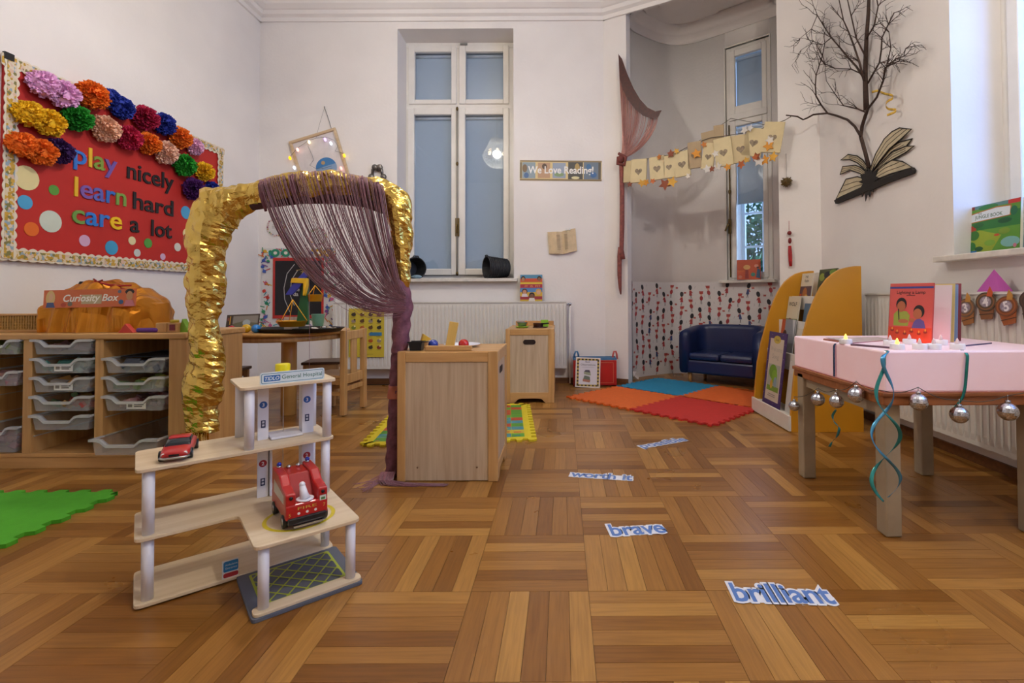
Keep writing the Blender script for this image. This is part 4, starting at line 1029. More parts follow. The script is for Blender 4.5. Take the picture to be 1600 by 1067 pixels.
M_FOIL = foil_mat()
def resample(pts, n):
    L_ = [0]
    for a, b in zip(pts, pts[1:]): L_.append(L_[-1]+(Vector(b[0])-Vector(a[0])).length)
    out = []
    for i in range(n+1):
        s = L_[-1]*i/n; k = 0
        while k < len(pts)-2 and s > L_[k+1]: k += 1
        t = (s-L_[k])/max(1e-9, L_[k+1]-L_[k]); out.append((Vector(pts[k][0]).lerp(Vector(pts[k+1][0]), t), pts[k][1]+(pts[k+1][1]-pts[k][1])*t))
    for _ in range(6): out = [out[0]]+[((out[i-1][0]+out[i][0]*2+out[i+1][0])/4, (out[i-1][1]+2*out[i][1]+out[i+1][1])/4) for i in range(1, n)]+[out[n]]
    return out
def foil(name, px_list, n, y=AYP, segs=26, flat=0.75):
    P = [(AY(a, b, y), w/780*y) for a, b, w in px_list]; P = resample(P, n); vs = []
    off = Vector(AL)
    for i, (p, r) in enumerate(P):
        t = (P[min(i+1, n)][0]-P[max(i-1, 0)][0]).normalized(); sd = Vector((0, 1, 0)); up = t.cross(sd).normalized()
        for j in range(segs):
            a = 2*PI*j/segs; d = up*math.cos(a)+sd*math.sin(a)*flat; q = p*7.0+Vector((3, 1, 0))
            e = p+d*r; w1_ = noise.noise(Vector((e.x*9+e.z*4, e.y*9, e.z*7-e.x*5))); w2_ = abs(noise.noise(Vector((e.x*24-e.z*10+9, e.y*20, e.z*15+e.x*14)))); w3_ = abs(noise.noise(e*38+Vector((2, 7, 1))))
            dd = 1+0.34*w1_+0.42*(0.3-w2_)+0.10*(0.25-w3_)
            vs.append(tuple(p+d*r*dd-off))
    m = MB(); fs = [(i*segs+j, i*segs+(j+1) % segs, (i+1)*segs+(j+1) % segs, (i+1)*segs+j) for i in range(n) for j in range(segs)]
    fs += [tuple(range(segs))[::-1], tuple(n*segs+j for j in range(segs))]
    m.add(vs, fs, False); return m.build(name, M_FOIL, ar)
foil('foil_wrap', [(316, 674, 24), (317, 640, 25), (319, 560, 23), (321, 500, 22), (322, 440, 24), (323, 400, 26), (326, 365, 30), (330, 338, 34), (348, 322, 32), (372, 311, 25), (400, 302, 21), (440, 296, 21), (480, 291, 22), (520, 289, 22), (560, 291, 21), (592, 298, 19), (612, 309, 19), (624, 330, 20), (626, 370, 18), (627, 420, 15), (629, 452, 9)], 135, segs=18)
# square shoulders of the foil at both upper corners
foil('foil_corner', [(310, 366, 12), (309, 340, 12), (311, 324, 12), (330, 312, 11), (352, 304, 10)], 50, segs=16)
foil('foil_corner', [(600, 296, 8), (622, 303, 9), (634, 312, 9), (634, 340, 8), (633, 372, 7)], 50, segs=16)
m = WM(AL); m.tube([AY(x, y, AYP-0.005) for x, y in ((394, 321), (420, 316), (470, 310), (520, 309), (570, 315), (608, 330))], [0.022, 0.024, 0.024, 0.026, 0.026, 0.02], 12)
m.build('beam', mat('plum_cloth', '#4a2830', 0.8, var=0.2), ar)
m = WM(AL); q0 = AY(317, 700, AYP+0.02)
m.box(q0.x-0.03, q0.x+0.03, AYP-0.01, AYP+0.05, 0.17, 0.9); m.build('post', M_BEECH, ar, bevel=0.003)
for z0 in (0.14,):      # frayed foil hem
    m = WM(AL); rr = random.Random(5)
    for k in range(14):
        x = q0.x-0.05+k*0.0085; z = z0+rr.uniform(0.0, 0.02)
        m.add([(x, AYP-0.045, 0.2), (x+0.014, AYP-0.05, 0.2), (x+0.012, AYP-0.05+rr.uniform(-0.01, 0.01), z), (x+0.003, AYP-0.045, z+0.01)], [(0, 1, 2, 3)])
    m.build('foil_hem', M_FOIL, ar)
M_STR = mat('mauve_thread', '#8a5560', 0.6, var=0.12, scale=30, sheen=0.3)
M_STR2 = mat('mauve_cloth', '#754553', 0.7, var=0.3, scale=40, bump=0.6, bscale=120)
def bez(p, n):
    out = []
    for i in range(n+1):
        t = i/n; u = 1-t; out.append(p[0]*u**3+p[1]*3*t*u*u+p[2]*3*t*t*u+p[3]*t**3)
    return out
rs = random.Random(9); m = WM(AL); PF = AYP-0.062
def bow(px): return 268+0.00177*(px-497)**2
centers = [0.0, 0.015, 0.03, 0.05, 0.08, 0.12, 0.16, 0.2, 0.25, 0.3, 0.36, 0.42, 0.46, 0.5, 0.54, 0.58, 0.63, 0.68, 0.73, 0.76, 0.8, 0.83, 0.86, 0.9, 0.93, 0.96, 1.0]
for k in range(175):
    t = rs.choice(centers)+rs.gauss(0, 0.008) if k % 3 else rs.random()
    if t > 0.62 and rs.random() < 0.25: t = 0.62+rs.random()*0.38
    t = max(0.0, min(1.0, t)); px0 = 404+196*t; py0 = bow(px0)+3
    g = rs.uniform(-1, 1); ex, ey = 629+g*6, 484-24*t**0.8+rs.uniform(-6, 6)
    c1x = px0+12+28*(1-t)+rs.uniform(-2, 2); c1y = py0+60+80*(1-t)+20*t
    c2x = 522+100*t**0.8; c2y = 498+rs.uniform(-7, 7)-50*t
    if t < 0.06: c2y += rs.uniform(-14, 4)
    y = PF+rs.uniform(-0.012, 0.012)
    top = AY(px0-1, py0-4, AYP-0.02); pts = [top]+[p for p in bez([AY(px0, py0+4, y), AY(c1x, c1y, y), AY(c2x, c2y, y), AY(ex, ey, AYP-0.05)], 16)]
    m.tube(pts, 0.0016, 3, caps=False)
for k in range(26):    # loose low loops
    px0 = 470+rs.random()*110; y = PF+rs.uniform(-0.01, 0.01)
    m.tube(bez([AY(px0, bow(px0)+30, y), AY(px0-20+rs.uniform(-20, 20), 430+rs.uniform(0, 60), y), AY(560, 505+rs.uniform(-14, 8), y), AY(628, 488+rs.uniform(-10, 6), AYP-0.05)], 16), 0.0008, 3, caps=False)
o = m.build('string_curtain', M_STR, ar); o['kind'] = 'stuff'
# thick hanks over the beam
m = WM(AL)
for a, b in ((403, 412), (448, 462), (556, 572), (578, 598)):
    c = (a+b)/2
    m.tube([AY(c, bow(c)+1, AYP+0.0), AY(c, bow(c)+5, AYP-0.045), AY(c+2, bow(c)+22, AYP-0.06), AY(c+8, bow(c)+48, AYP-0.055)], [0.012, 0.016, 0.015, 0.006], 10, flat=0.35)
m.build('thread_hank', M_STR2, ar)['kind'] = 'stuff'
def wrapped(name, px_list, y, n=60, segs=18, tw=5.0, amp=0.09):
    P = resample([(AY(a, b, y), w/780*y) for a, b, w in px_list], n); vs = []
    for i, (p, r) in enumerate(P):
        t = (P[min(i+1, n)][0]-P[max(i-1, 0)][0]).normalized(); sd = Vector((0, 1, 0)); up = t.cross(sd).normalized()
        for j in range(segs):
            a = 2*PI*j/segs; w = 1+amp*math.sin(3*a+i*tw*0.12)+0.12*noise.noise((p+Vector((a, 0, 0)))*14)
            vs.append(tuple(p+(up*math.cos(a)+sd*math.sin(a))*r*w-Vector(AL)))
    mm = MB(); mm.add(vs, [(i*segs+j, i*segs+(j+1) % segs, (i+1)*segs+(j+1) % segs, (i+1)*segs+j) for i in range(n) for j in range(segs)]+[tuple(range(segs))[::-1], tuple(n*segs+j for j in range(segs))], True)
    return mm.build(name, M_STR2, ar)
wrapped('gathered_threads', [(610, 400, 6), (622, 435, 10), (630, 462, 13), (630, 484, 14), (627, 505, 13), (626, 530, 13), (624, 552, 11)], AYP-0.005)
wrapped('post_wrap', [(624, 545, 10), (620, 565, 9), (617, 600, 9), (616, 640, 9), (614, 690, 10), (613, 735, 10), (613, 741, 11)], AYP+0.005, 80)
wrapped('post_patch', [(616, 602, 9.3), (615.5, 622, 9.6)], AYP+0.003, 8).data.materials[0] = mat('coral_cloth', '#b56a55', 0.8, var=0.2)
m = WM(AL); rs = random.Random(4)
for k in range(70):
    x0, x1 = -0.74+rs.uniform(-0.03, 0.03), rs.uniform(-0.72, -0.46); yy = 2.055+rs.uniform(-0.012, 0.012)
    m.tube([(x0, 2.13, 0.03), (x0+0.005, 2.08, 0.008+rs.random()*0.006), ((x0+x1)/2, yy, 0.003+rs.random()*0.006), (x1, yy+rs.uniform(-0.01, 0.008), 0.003)], 0.002, 3, caps=False)
for k in range(22):
    x0 = -0.74+rs.uniform(-0.03, 0.03); m.tube([(x0, 2.14, 0.02), (x0-0.03+rs.uniform(-0.02, 0.02), 2.1, 0.004), (x0-0.06+rs.uniform(-0.05, 0.05), 2.03+rs.uniform(-0.06, 0.04), 0.003)], 0.0012, 3, caps=False)
m.build('thread_ends', M_STR, ar)['kind'] = 'stuff'

# ================================================================== the two wooden play-kitchen cabinets
def cabinet(name, label, x0, x1, y0, y1, H, slot, arch, side_slot):
    w = x1-x0; d = y1-y0; c = T(name, label, 'cabinet', (x0, y0, 0)); f = 0.042
    MB().box(0, f*0.8, 0, 0.022, 0, H).build('stile', M_BEECH, c, bevel=0.003); MB().box(w-f, w, 0, 0.022, 0, H).build('stile', M_BEECH, c, bevel=0.003)
    MB().box(f*0.8, w-f, 0.002, 0.022, H-0.045, H-0.004).build('rail', M_BEECHX, c, bevel=0.002)
    if arch:
        pts = [(f*0.8, 0.0), (w*0.18, 0.0), (w*0.26, 0.028), (w*0.34, 0.032), (w*0.66, 0.032), (w*0.74, 0.028), (w*0.82, 0), (w-f, 0), (w-f, 0.075), (f*0.8, 0.075)]
        MB().prism(pts, 0.002, 0.022, 'y').build('rail', M_BEECHX, c, bevel=0.002); zb = 0.075
    else: zb = 0.004
    p = MB().box(f*0.8, w-f, 0.006, 0.016, zb, H-0.045).build('panel', M_OAKP, c)
    if slot:
        q = MB().prism(rrect(w*0.36, w*0.62, H-0.112, H-0.078, 0.0165), 0.003, 0.0058, 'y').build('hand_slot', mat('slot_dark', '#2a1a10', 0.9), p)
    else:
        for xx in (0.2*w, 0.79*w): MB().tube([(xx, 0.0045, 0.058), (xx, 0.006, 0.058)], 0.0038, 12).build('screw_cap', mat('cap_brown', '#7a5634', 0.5), p)
    # sides: framed panels
    for sx in (0, 1):
        X0, X1 = (w-0.020, w-0.001) if sx else (0.001, 0.02)
        MB().box(X0, X1, d-0.045, d, 0, H).build('stile', M_BEECH, c, bevel=0.002)
        MB().box(X0, X1, 0.022, d-0.045, H-0.05, H-0.004).build('rail', M_BEECH, c, bevel=0.002)
        m = MB(); m.prism([(0.022, 0), (0.06, 0.0), (0.085, 0.03), (d-0.11, 0.03), (d-0.085, 0), (d-0.045, 0), (d-0.045, 0.07), (0.022, 0.07)], X0, X1, 'x')
        m.build('rail', M_BEECH, c, bevel=0.002)
        sp = MB().box(X0+0.005, X1-0.005, 0.022, d-0.045, 0.07, H-0.05).build('panel', M_OAKP, c)
        if side_slot and sx: MB().prism(rrect(d*0.3, d*0.62, H-0.11, H-0.08, 0.0145), X1-0.006, X1-0.004, 'x').build('hand_slot', mat('slot_dark', '#2a1a10', 0.9), sp)
    MB().box(0.002, w-0.002, 0.01, d, H-0.012, H-0.001).build('top', M_BEECHX, c, bevel=0.002)
    MB().box(0.02, w-0.02, d-0.012, d-0.002, 0.03, H-0.012).build('back_panel', M_OAKP, c)
    return c
k0, k1 = F(622, 751), F(779, 750); KY = 2.095; KX0, KX1 = k0.x+0.0, k1.x; KH = AY(700, 549, KY).z
cabinet('play_cabinet', 'bleached oak play cabinet standing beside the mauve-wrapped foot of the arch', KX0, KX1, KY, KY+0.345, KH, False, False, True)
c0, c1_ = F(790, 630), F(866, 631); CY2 = c0.y; C0X, C1X = c0.x, AY(866, 600, CY2).x; CH = AY(830, 514, CY2).z
pc2 = cabinet('play_cabinet', 'oak play cabinet with a dark hand slot and arched foot before the radiator', C0X, C1X, CY2, CY2+0.50, CH, True, True, False)
MB().box(0.03, C1X-C0X-0.01, 0.48, 0.5, CH-0.001, CH+0.035).build('back_ledge', M_BEECHX, pc2, bevel=0.003)
# on the nearer cabinet
def onK(px, y=KY+0.04): return (AY(px, 545, y).x, y, KH+0.0005)
ob('wooden_ledge_block', 'flat beech block lying along the front edge of the oak play cabinet', 'toy', onK(701.5, KY+0.035), lambda q: q.box(-0.098, 0.098, -0.012, 0.012, 0, 0.020), M_BEECHX, bevel=0.002)
bx_ = T('small_bin', 'small open black bin on the corner of the oak play cabinet', 'bin', onK(651, KY+0.055))
m = MB(); ro_, ri_ = [(-0.024, -0.02), (0.024, -0.02), (0.024, 0.02), (-0.024, 0.02)], None
m.add([(x*1.0, y, 0) for x, y in ro_]+[(x*1.18, y*1.2, 0.036) for x, y in ro_]+[(x*1.05, y*1.05, 0.036) for x, y in ro_]+[(x*0.9, y*0.9, 0.004) for x, y in ro_],
      [(3, 2, 1, 0), (0, 1, 5, 4), (1, 2, 6, 5), (2, 3, 7, 6), (3, 0, 4, 7), (4, 5, 9, 8), (5, 6, 10, 9), (6, 7, 11, 10), (7, 4, 8, 11), (8, 9, 13, 12), (9, 10, 14, 13), (10, 11, 15, 14), (11, 8, 12, 15), (12, 13, 14, 15)])
m.build('bin_body', M_BLACK, bx_); m = MB(); m.box(-0.032, 0.032, -0.027, -0.024, 0.032, 0.038); m.box(-0.032, 0.032, 0.024, 0.027, 0.032, 0.038); m.box(0.03, 0.05, -0.012, 0.012, 0.034, 0.037); m.build('rim', M_BLACK, bx_)
def ball(label, loc, r, c, n='ball'): return ob(n, label, 'ball', (loc[0], loc[1], loc[2]+r), lambda q: q.sphere((0, 0, 0), r, 24, 16), mat('ball_'+c, c, 0.15, coat=0.5, var=0.02))
ball('glossy dark blue ball beside the yellow plank on the oak play cabinet', onK(677, KY+0.075), 0.0215, '#1c3a9a'); ball('glossy red ball behind the beech block on the oak play cabinet', onK(724.5, KY+0.075), 0.0225, '#c21d14')
pk = AY(703, 541, KY+0.11); pt = AY(708, 507, KY+0.15)
o = ob('wooden_plank', 'pale yellow wooden plank leaning upright on the oak play cabinet', 'toy', (pk.x-0.003, KY+0.115, KH+0.0005), lambda q: q.box(-0.019, 0.019, -0.008, 0.008, 0, 0.118), wood('yellow_pine', '#d3a94e', '#e0bd68', 'z', 0.5), bevel=0.002); o.rotation_euler = (R(-6), R(9), 0)
o = ob('wooden_prism', 'yellow triangular wooden roof block on the oak play cabinet', 'toy', (AY(665, 540, KY+0.14).x, KY+0.14, KH+0.0305), lambda q: q.prism([(-0.026, 0), (0.026, 0), (0.002, 0.036)], -0.02, 0.02, 'y'), mat('yellow_wood2', '#dcae33', 0.5), bevel=0.002); o.rotation_euler = (0, R(-22), R(25))
o = ob('wooden_cube', 'plain wooden cube under the yellow roof block', 'toy', (AY(664, 540, KY+0.145).x, KY+0.145, KH+0.0005), lambda q: q.box(-0.015, 0.015, -0.015, 0.015, 0, 0.0295), M_BEECH, bevel=0.002)
pl = T('plate', 'white toy plate behind the red ball on the oak play cabinet', 'plate', onK(722, KY+0.20)); MB().lathe([(0, 0.0), (0.05, 0.0), (0.075, 0.008), (0.082, 0.011), (0.083, 0.013), (0.074, 0.011), (0.05, 0.004), (0, 0.004)], 36).build('dish', M_WHITE, pl)
# on the farther cabinet
def onC(px, y): return (AY(px, 510, y).x, y, CH+0.0005)
ob('flat_dish', 'flat lime green toy dish under the grey bowl', 'dish', onC(816, CY2+0.17), lambda q: q.lathe([(0, 0), (0.04, 0), (0.055, 0.008), (0.05, 0.01), (0, 0.006)], 24), mat('lime_plastic', '#93b82c', 0.4))
bw = T('toy_bowl', 'grey toy bowl with food in it on the lime dish', 'bowl', (onC(816, CY2+0.17)[0], CY2+0.17, CH+0.0105)); MB().lathe([(0, 0), (0.028, 0), (0.04, 0.03), (0.043, 0.034), (0.038, 0.033), (0.026, 0.006), (0, 0.006)], 22).build('bowl_body', mat('toy_steel', '#8f9698', 0.3, 0.8), bw)
ob('toy_food', 'orange toy food piece standing in the grey bowl', 'food', (onC(822, CY2+0.17)[0], CY2+0.175, CH+0.018), lambda q: q.sphere((0, 0, 0.014), 0.018, 10, 8, (0.8, 0.8, 1.2)), mat('toy_orange', '#d98a32', 0.5))
ob('flat_dish', 'dark brown toy hob plate under the brown pan', 'dish', onC(844, CY2+0.17), lambda q: q.lathe([(0, 0), (0.055, 0), (0.057, 0.005), (0, 0.005)], 24), mat('dark_brown', '#4a2c20', 0.5))
pn = T('toy_pan', 'brown toy saucepan on the farther oak cabinet', 'pan', (onC(841, CY2+0.17)[0], CY2+0.17, CH+0.006)); MB().lathe([(0, 0), (0.036, 0), (0.039, 0.026), (0.042, 0.028), (0.036, 0.027), (0.033, 0.004), (0, 0.004)], 22).build('pan_body', mat('pan_brown', '#5a4038', 0.3, 0.5), pn)
MB().tube([(0.038, 0, 0.022), (0.08, 0.01, 0.026)], 0.005, 8).build('handle', M_BLACK, pn)
ob('toy_box', 'lime green toy carton behind the brown saucepan', 'box', onC(851, CY2+0.23), lambda q: q.box(-0.028, 0.028, -0.015, 0.015, 0, 0.055), mat('lime_card', '#8fc02a', 0.5), bevel=0.002)

# ================================================================== road-map puzzle mat behind the cabinet
p0, p1, p2 = F(545, 700), F(828, 690), F(598, 640)
rm = T('puzzle_mat', 'square play mat with a road map and yellow toothed border', 'mat', ((p0.x+p1.x)/2-0.01, (p0.y+p1.y)/2+0.46, 0.0004), math.atan2(p1.y-p0.y, p1.x-p0.x))
sz = (p1-p0).length-0.03
MB().prism(puzzle(sz, 14, 0.014), 0, 0.011).build('border', mat('foam_yellow', '#d9c31f', 0.8, var=0.04), rm, bevel=0.001)
q = MB(); rr = random.Random(12); ih = sz/2-0.048; n = 11; cs = 2*ih/n
pal = ['#4e9a2e', '#4e9a2e', '#c23f22', '#4e9a2e', '#b8401f', '#3f8f9a', '#d2b526', '#58a233']
for i in range(n):
    for j in range(n):
        x, y = -ih+i*cs, -ih+j*cs; w_ = cs*(0.97)
        q.color = hx(rr.choice(pal)); z = 0.0112+0.0001*((i+j) % 2)
        q.add([(x, y, z), (x+w_, y, z), (x+w_, y+w_, z), (x, y+w_, z)], [(0, 1, 2, 3)])
        if rr.random() < 0.5:
            q.color = hx(rr.choice(['#d8bf2a', '#2f7f9a', '#c9402a', '#4e9a2e'])); a = rr.uniform(0.1, 0.3)*w_; b = rr.uniform(0.3, 0.6)*w_
            q.add([(x+a, y+a, z+0.0002), (x+a+b, y+a, z+0.0002), (x+a+b, y+a+b*0.5, z+0.0002), (x+a, y+a+b*0.5, z+0.0002)], [(0, 1, 2, 3)])
q.build('road_map', print_mat(), rm)['kind'] = 'stuff'

# ================================================================== round table, chairs and what stands on it
tc_ = F(447, 649); TBL = (tc_.x, tc_.y+0.03, 0); TZ = 0.556
rt = T('round_table', 'round beech table on one thick round leg in the corner', 'table', TBL)
MB().lathe([(0, TZ-0.022), (0.365, TZ-0.022), (0.372, TZ-0.016), (0.372, TZ-0.004), (0.367, TZ), (0, TZ)], 64, sm=(False, True, True, True, False)).build('top', mat('beech_top', '#c79450', 0.35, var=0.1), rt)
MB().lathe([(0.33, TZ-0.055), (0.345, TZ-0.055), (0.345, TZ-0.022), (0.33, TZ-0.022), (0.33, TZ-0.055)], 64).build('apron', M_BEECH, rt)
MB().cyl((0, 0), 0.047, 0, TZ-0.022, 28).build('leg', mat('beech_leg', '#cf9a4e', 0.35, var=0.08), rt, bevel=0.003)
def chair(label, x, y, rz):
    c = T('wooden_chair', label, 'chair', (x, y, 0), rz); W2, D2, SH, BH_ = 0.125, 0.13, 0.262, 0.555
    for s in (-1, 1):
        MB().box(D2-0.036, D2, s*W2-0.018, s*W2+0.018, 0.004, BH_).build('back_post', M_BEECH, c, bevel=0.004)
        MB().box(-D2, -D2+0.03, s*W2-0.016, s*W2+0.016, 0.004, SH-0.02).build('leg', M_BEECH, c, bevel=0.003)
        for xx in (-D2+0.015, D2-0.018): MB().cyl((xx, s*W2), 0.011, 0, 0.005, 10).build('glide', M_BLACK, c)
        MB().box(-D2+0.03, D2-0.036, s*W2-0.008, s*W2+0.008, 0.13, 0.155).build('stretcher', M_BEECHX, c, bevel=0.002)
        MB().box(-D2+0.03, D2-0.036, s*W2-0.01, s*W2+0.01, SH-0.06, SH-0.02).build('seat_rail', M_BEECHX, c, bevel=0.002)
    MB().box(-D2-0.012, D2-0.03, -W2-0.016, W2+0.016, SH-0.02, SH).build('seat', M_BEECHX, c, bevel=0.005)
    MB().box(D2-0.03, D2-0.008, -W2+0.018, W2-0.018, BH_-0.065, BH_-0.008).build('top_rail', M_BEECH, c, bevel=0.004)
    MB().box(D2-0.026, D2-0.014, -0.035, 0.035, SH, BH_-0.065).build('back_slat', M_BEECH, c, bevel=0.003)
    MB().box(D2-0.03, D2-0.012, -W2+0.018, W2-0.018, SH-0.06, SH).build('back_rail', M_BEECH, c, bevel=0.003)
    MB().box(D2-0.028, D2-0.012, -W2+0.018, W2-0.018, 0.155, 0.185).build('stretcher', M_BEECH, c, bevel=0.002)
    return c
n0, n1 = F(536, 649), F(564, 637)
na = math.atan2(n1.y-n0.y, n1.x-n0.x)-PI/2
cc = Vector(((n0.x+n1.x)/2, (n0.y+n1.y)/2, 0))-Matrix.Rotation(na, 3, 'Z') @ Vector((0.102, 0, 0))
ch1 = chair('small beech chair seen from its slatted back, nearest the arch', cc.x, cc.y, na)
st = T('stool', 'small dark-topped wooden stool under the far side of the round table', 'stool', (-1.83, 3.86, 0), R(12))
MB().box(-0.135, 0.135, -0.13, 0.13, 0.268, 0.288).build('seat', wood('dark_seat', '#4a3020', '#5e4029', 'x', 0.4), st, bevel=0.004)
for sx in (-1, 1):
    for sy in (-1, 1): MB().box(sx*0.11-0.014, sx*0.11+0.014, sy*0.105-0.014, sy*0.105+0.014, 0, 0.268).build('leg', M_BEECH, st, bevel=0.003)
MB().box(-0.11, 0.11, -0.115, -0.099, 0.22, 0.268).build('apron', M_BEECHX, st); MB().box(-0.11, 0.11, 0.099, 0.115, 0.22, 0.268).build('apron', M_BEECHX, st)
dup(st, (-2.33, 3.42, 0), R(4), 'small dark-topped wooden stool between the round table and the pin board wall')
def onT(px, y): return (AY(px, 510, y).x, y, TZ+0.0005)
tr = T('tray', 'oval black plastic tray holding odds and ends on the round table', 'tray', (AY(467, 510, 3.12).x, 3.13, TZ+0.0005))
m = MB(); prof = [(0, 0), (0.9, 0), (1.0, 0.022), (1.02, 0.026), (0.97, 0.024), (0.88, 0.005), (0, 0.005)]; m.lathe([(r*0.27, z) for r, z in prof], 44); m.v = [(x, y*0.62, z) for x, y, z in m.v]; m.build('tray_body', M_BLACK, tr)
# balance scale
BS = (AY(476, 505, 3.13).x, 3.13, TZ+0.0065)
bs = T('balance_scale', 'toy balance scale with a green stand, blue beam and yellow pans', 'scale', BS)
def WB(): return WM(BS)
def Q(px, py, y=3.13): return AY(px, py, y)
m = WB(); m.box(Q(462, 0).x, Q(484, 0).x, 3.11, 3.15, TZ+0.0065, TZ+0.02); m.build('base', mat('scale_green', '#1f5a35', 0.4), bs, bevel=0.003)
m = WB(); m.prism([(Q(a, b).x, Q(a, b).z) for a, b in ((464, 507), (483, 507), (481, 444), (473, 444))], 3.118, 3.142, 'y'); m.build('stand', mat('scale_green', '#1f5a35', 0.4), bs, bevel=0.002)
m = WB(); m.prism([(Q(a, b).x, Q(a, b).z) for a, b in ((450, 461), (461, 461), (472, 449), (487, 428), (480, 424), (464, 440))], 3.095, 3.11, 'y'); m.build('beam', mat('scale_blue', '#3a3f9c', 0.4), bs, bevel=0.003)
m = WB(); m.prism([(Q(a, b).x, Q(a, b).z) for a, b in ((459, 442), (461, 435), (484, 435), (484, 446), (480, 462), (478, 462), (479, 443))], 3.088, 3.12, 'y'); m.build('beam_cap', M_YEL, bs, bevel=0.003)
for nm, cxp, top, rimy, bot, hang in (('near', 457, 468, 501, 510, True), ('far', 492, 446, 460, 471, False)):
    c = Q(cxp, bot, 3.08 if hang else 3.16); hw = (21 if hang else 12)/780*3.1; zr = Q(cxp, rimy, c.y).z
    m = MB(); m.X = Matrix.Translation(Vector((c.x, c.y, 0))-Vector(BS))
    m.lathe([(0, c.z), (hw*0.82, c.z), (hw, zr), (hw*1.04, zr), (hw*0.95, zr-0.003), (hw*0.75, c.z+0.005), (0, c.z+0.005)], 24)
    o = m.build('pan', mat('pan_yellow', '#efae22', 0.4), bs)
    h = MB(); h.X = Matrix.Translation(Vector((c.x, c.y, 0))-Vector(BS)); tp = (0, 0, Q(cxp, top, c.y).z)
    for a in (10, 130, 250): h.tube([tp, (hw*math.cos(R(a)), hw*math.sin(R(a)), zr)], 0.0022, 6)
    h.build('hanger', mat('pan_yellow', '#efae22', 0.4), o)
ob('card_tile', 'small white picture card propped behind the near scale pan', 'card', onT(455, 3.2), lambda q: q.box(-0.045, 0.045, -0.002, 0.002, 0.004, 0.09), mat('card_cream', '#ddd2c4', 0.6, var=0.2, scale=40))
cu = T('beaker', 'pale green translucent beaker standing beside the balance scale', 'beaker', onT(497, 3.35)); MB().lathe([(0, 0), (0.03, 0), (0.042, 0.1), (0.044, 0.102), (0.039, 0.1), (0.027, 0.004), (0, 0.004)], 24).build('beaker_body', frosted('green_beaker', '#7fc0a2', 0.55), cu)
m = MB(); rr = random.Random(8)
for k in range(26):
    m.color = hx(rr.choice(['#d8d2c6', '#b8a890', '#8a6a50', '#3a3a40', '#c8b8b0', '#e8e4dc', '#6f7f5a'])); s = rr.uniform(0.006, 0.014)
    m.X = Matrix.Translation((rr.uniform(0.02, 0.19), rr.uniform(-0.08, 0.08), 0.012+rr.uniform(0, 0.018))); m.sphere((0, 0, 0), s, 7, 5, (1.3, 1, 0.6))
o = m.build('loose_shells', print_mat(), None, loc=(AY(475, 510, 3.12).x+0.02, 3.13, TZ+0.0005)); tag(o, 'heap of small shells and stones lying in the black tray', 'shells', None, 'stuff')
ball('small red ball on the far edge of the round table', onT(362, 3.10), 0.021, '#b8242c'); ball('small yellow ball on the round table next to a bright blue one', onT(385, 3.06), 0.026, '#d9ac1c'); ball('bright blue ball at the end of the row on the round table', onT(400, 3.03), 0.026, '#1f7ac0')
ob('wooden_brick', 'small green wooden brick between the balls on the round table', 'toy', onT(373, 3.14), lambda q: q.box(-0.03, 0.03, -0.015, 0.015, 0, 0.026), mat('green_wood', '#2f7a4a', 0.5), bevel=0.002)
ob('wooden_brick', 'small red wooden brick behind the yellow ball on the round table', 'toy', onT(380, 3.19), lambda q: q.box(-0.015, 0.015, -0.015, 0.015, 0, 0.026), mat('red_wood2', '#a8302a', 0.5), bevel=0.002)
pf = T('picture_card', 'landscape photograph card standing behind the coloured balls', 'picture', (AY(378, 510, 3.33).x, 3.33, TZ+0.0005), rot=(R(-14), R(-2), 0))
sheet('card', pf, 0.22, 0.105, '#4a4238', [('r', 0.2, 0.15, 0.76, 0.75, '#8f8d86'), ('p', [(0.2, 0.15), (0.96, 0.15), (0.96, 0.4), (0.5, 0.55), (0.2, 0.4)], '#6a6a52'), ('e', 0.62, 0.45, 0.12, 0.2, '#a9b8bf'), ('r', 0.03, 0.1, 0.14, 0.8, '#3a2a20'), ('r', 0.1, 0.35, 0.03, 0.55, '#d8a83a'), ('e', 0.06, 0.7, 0.03, 0.12, '#8a4a3a')], 0.003)

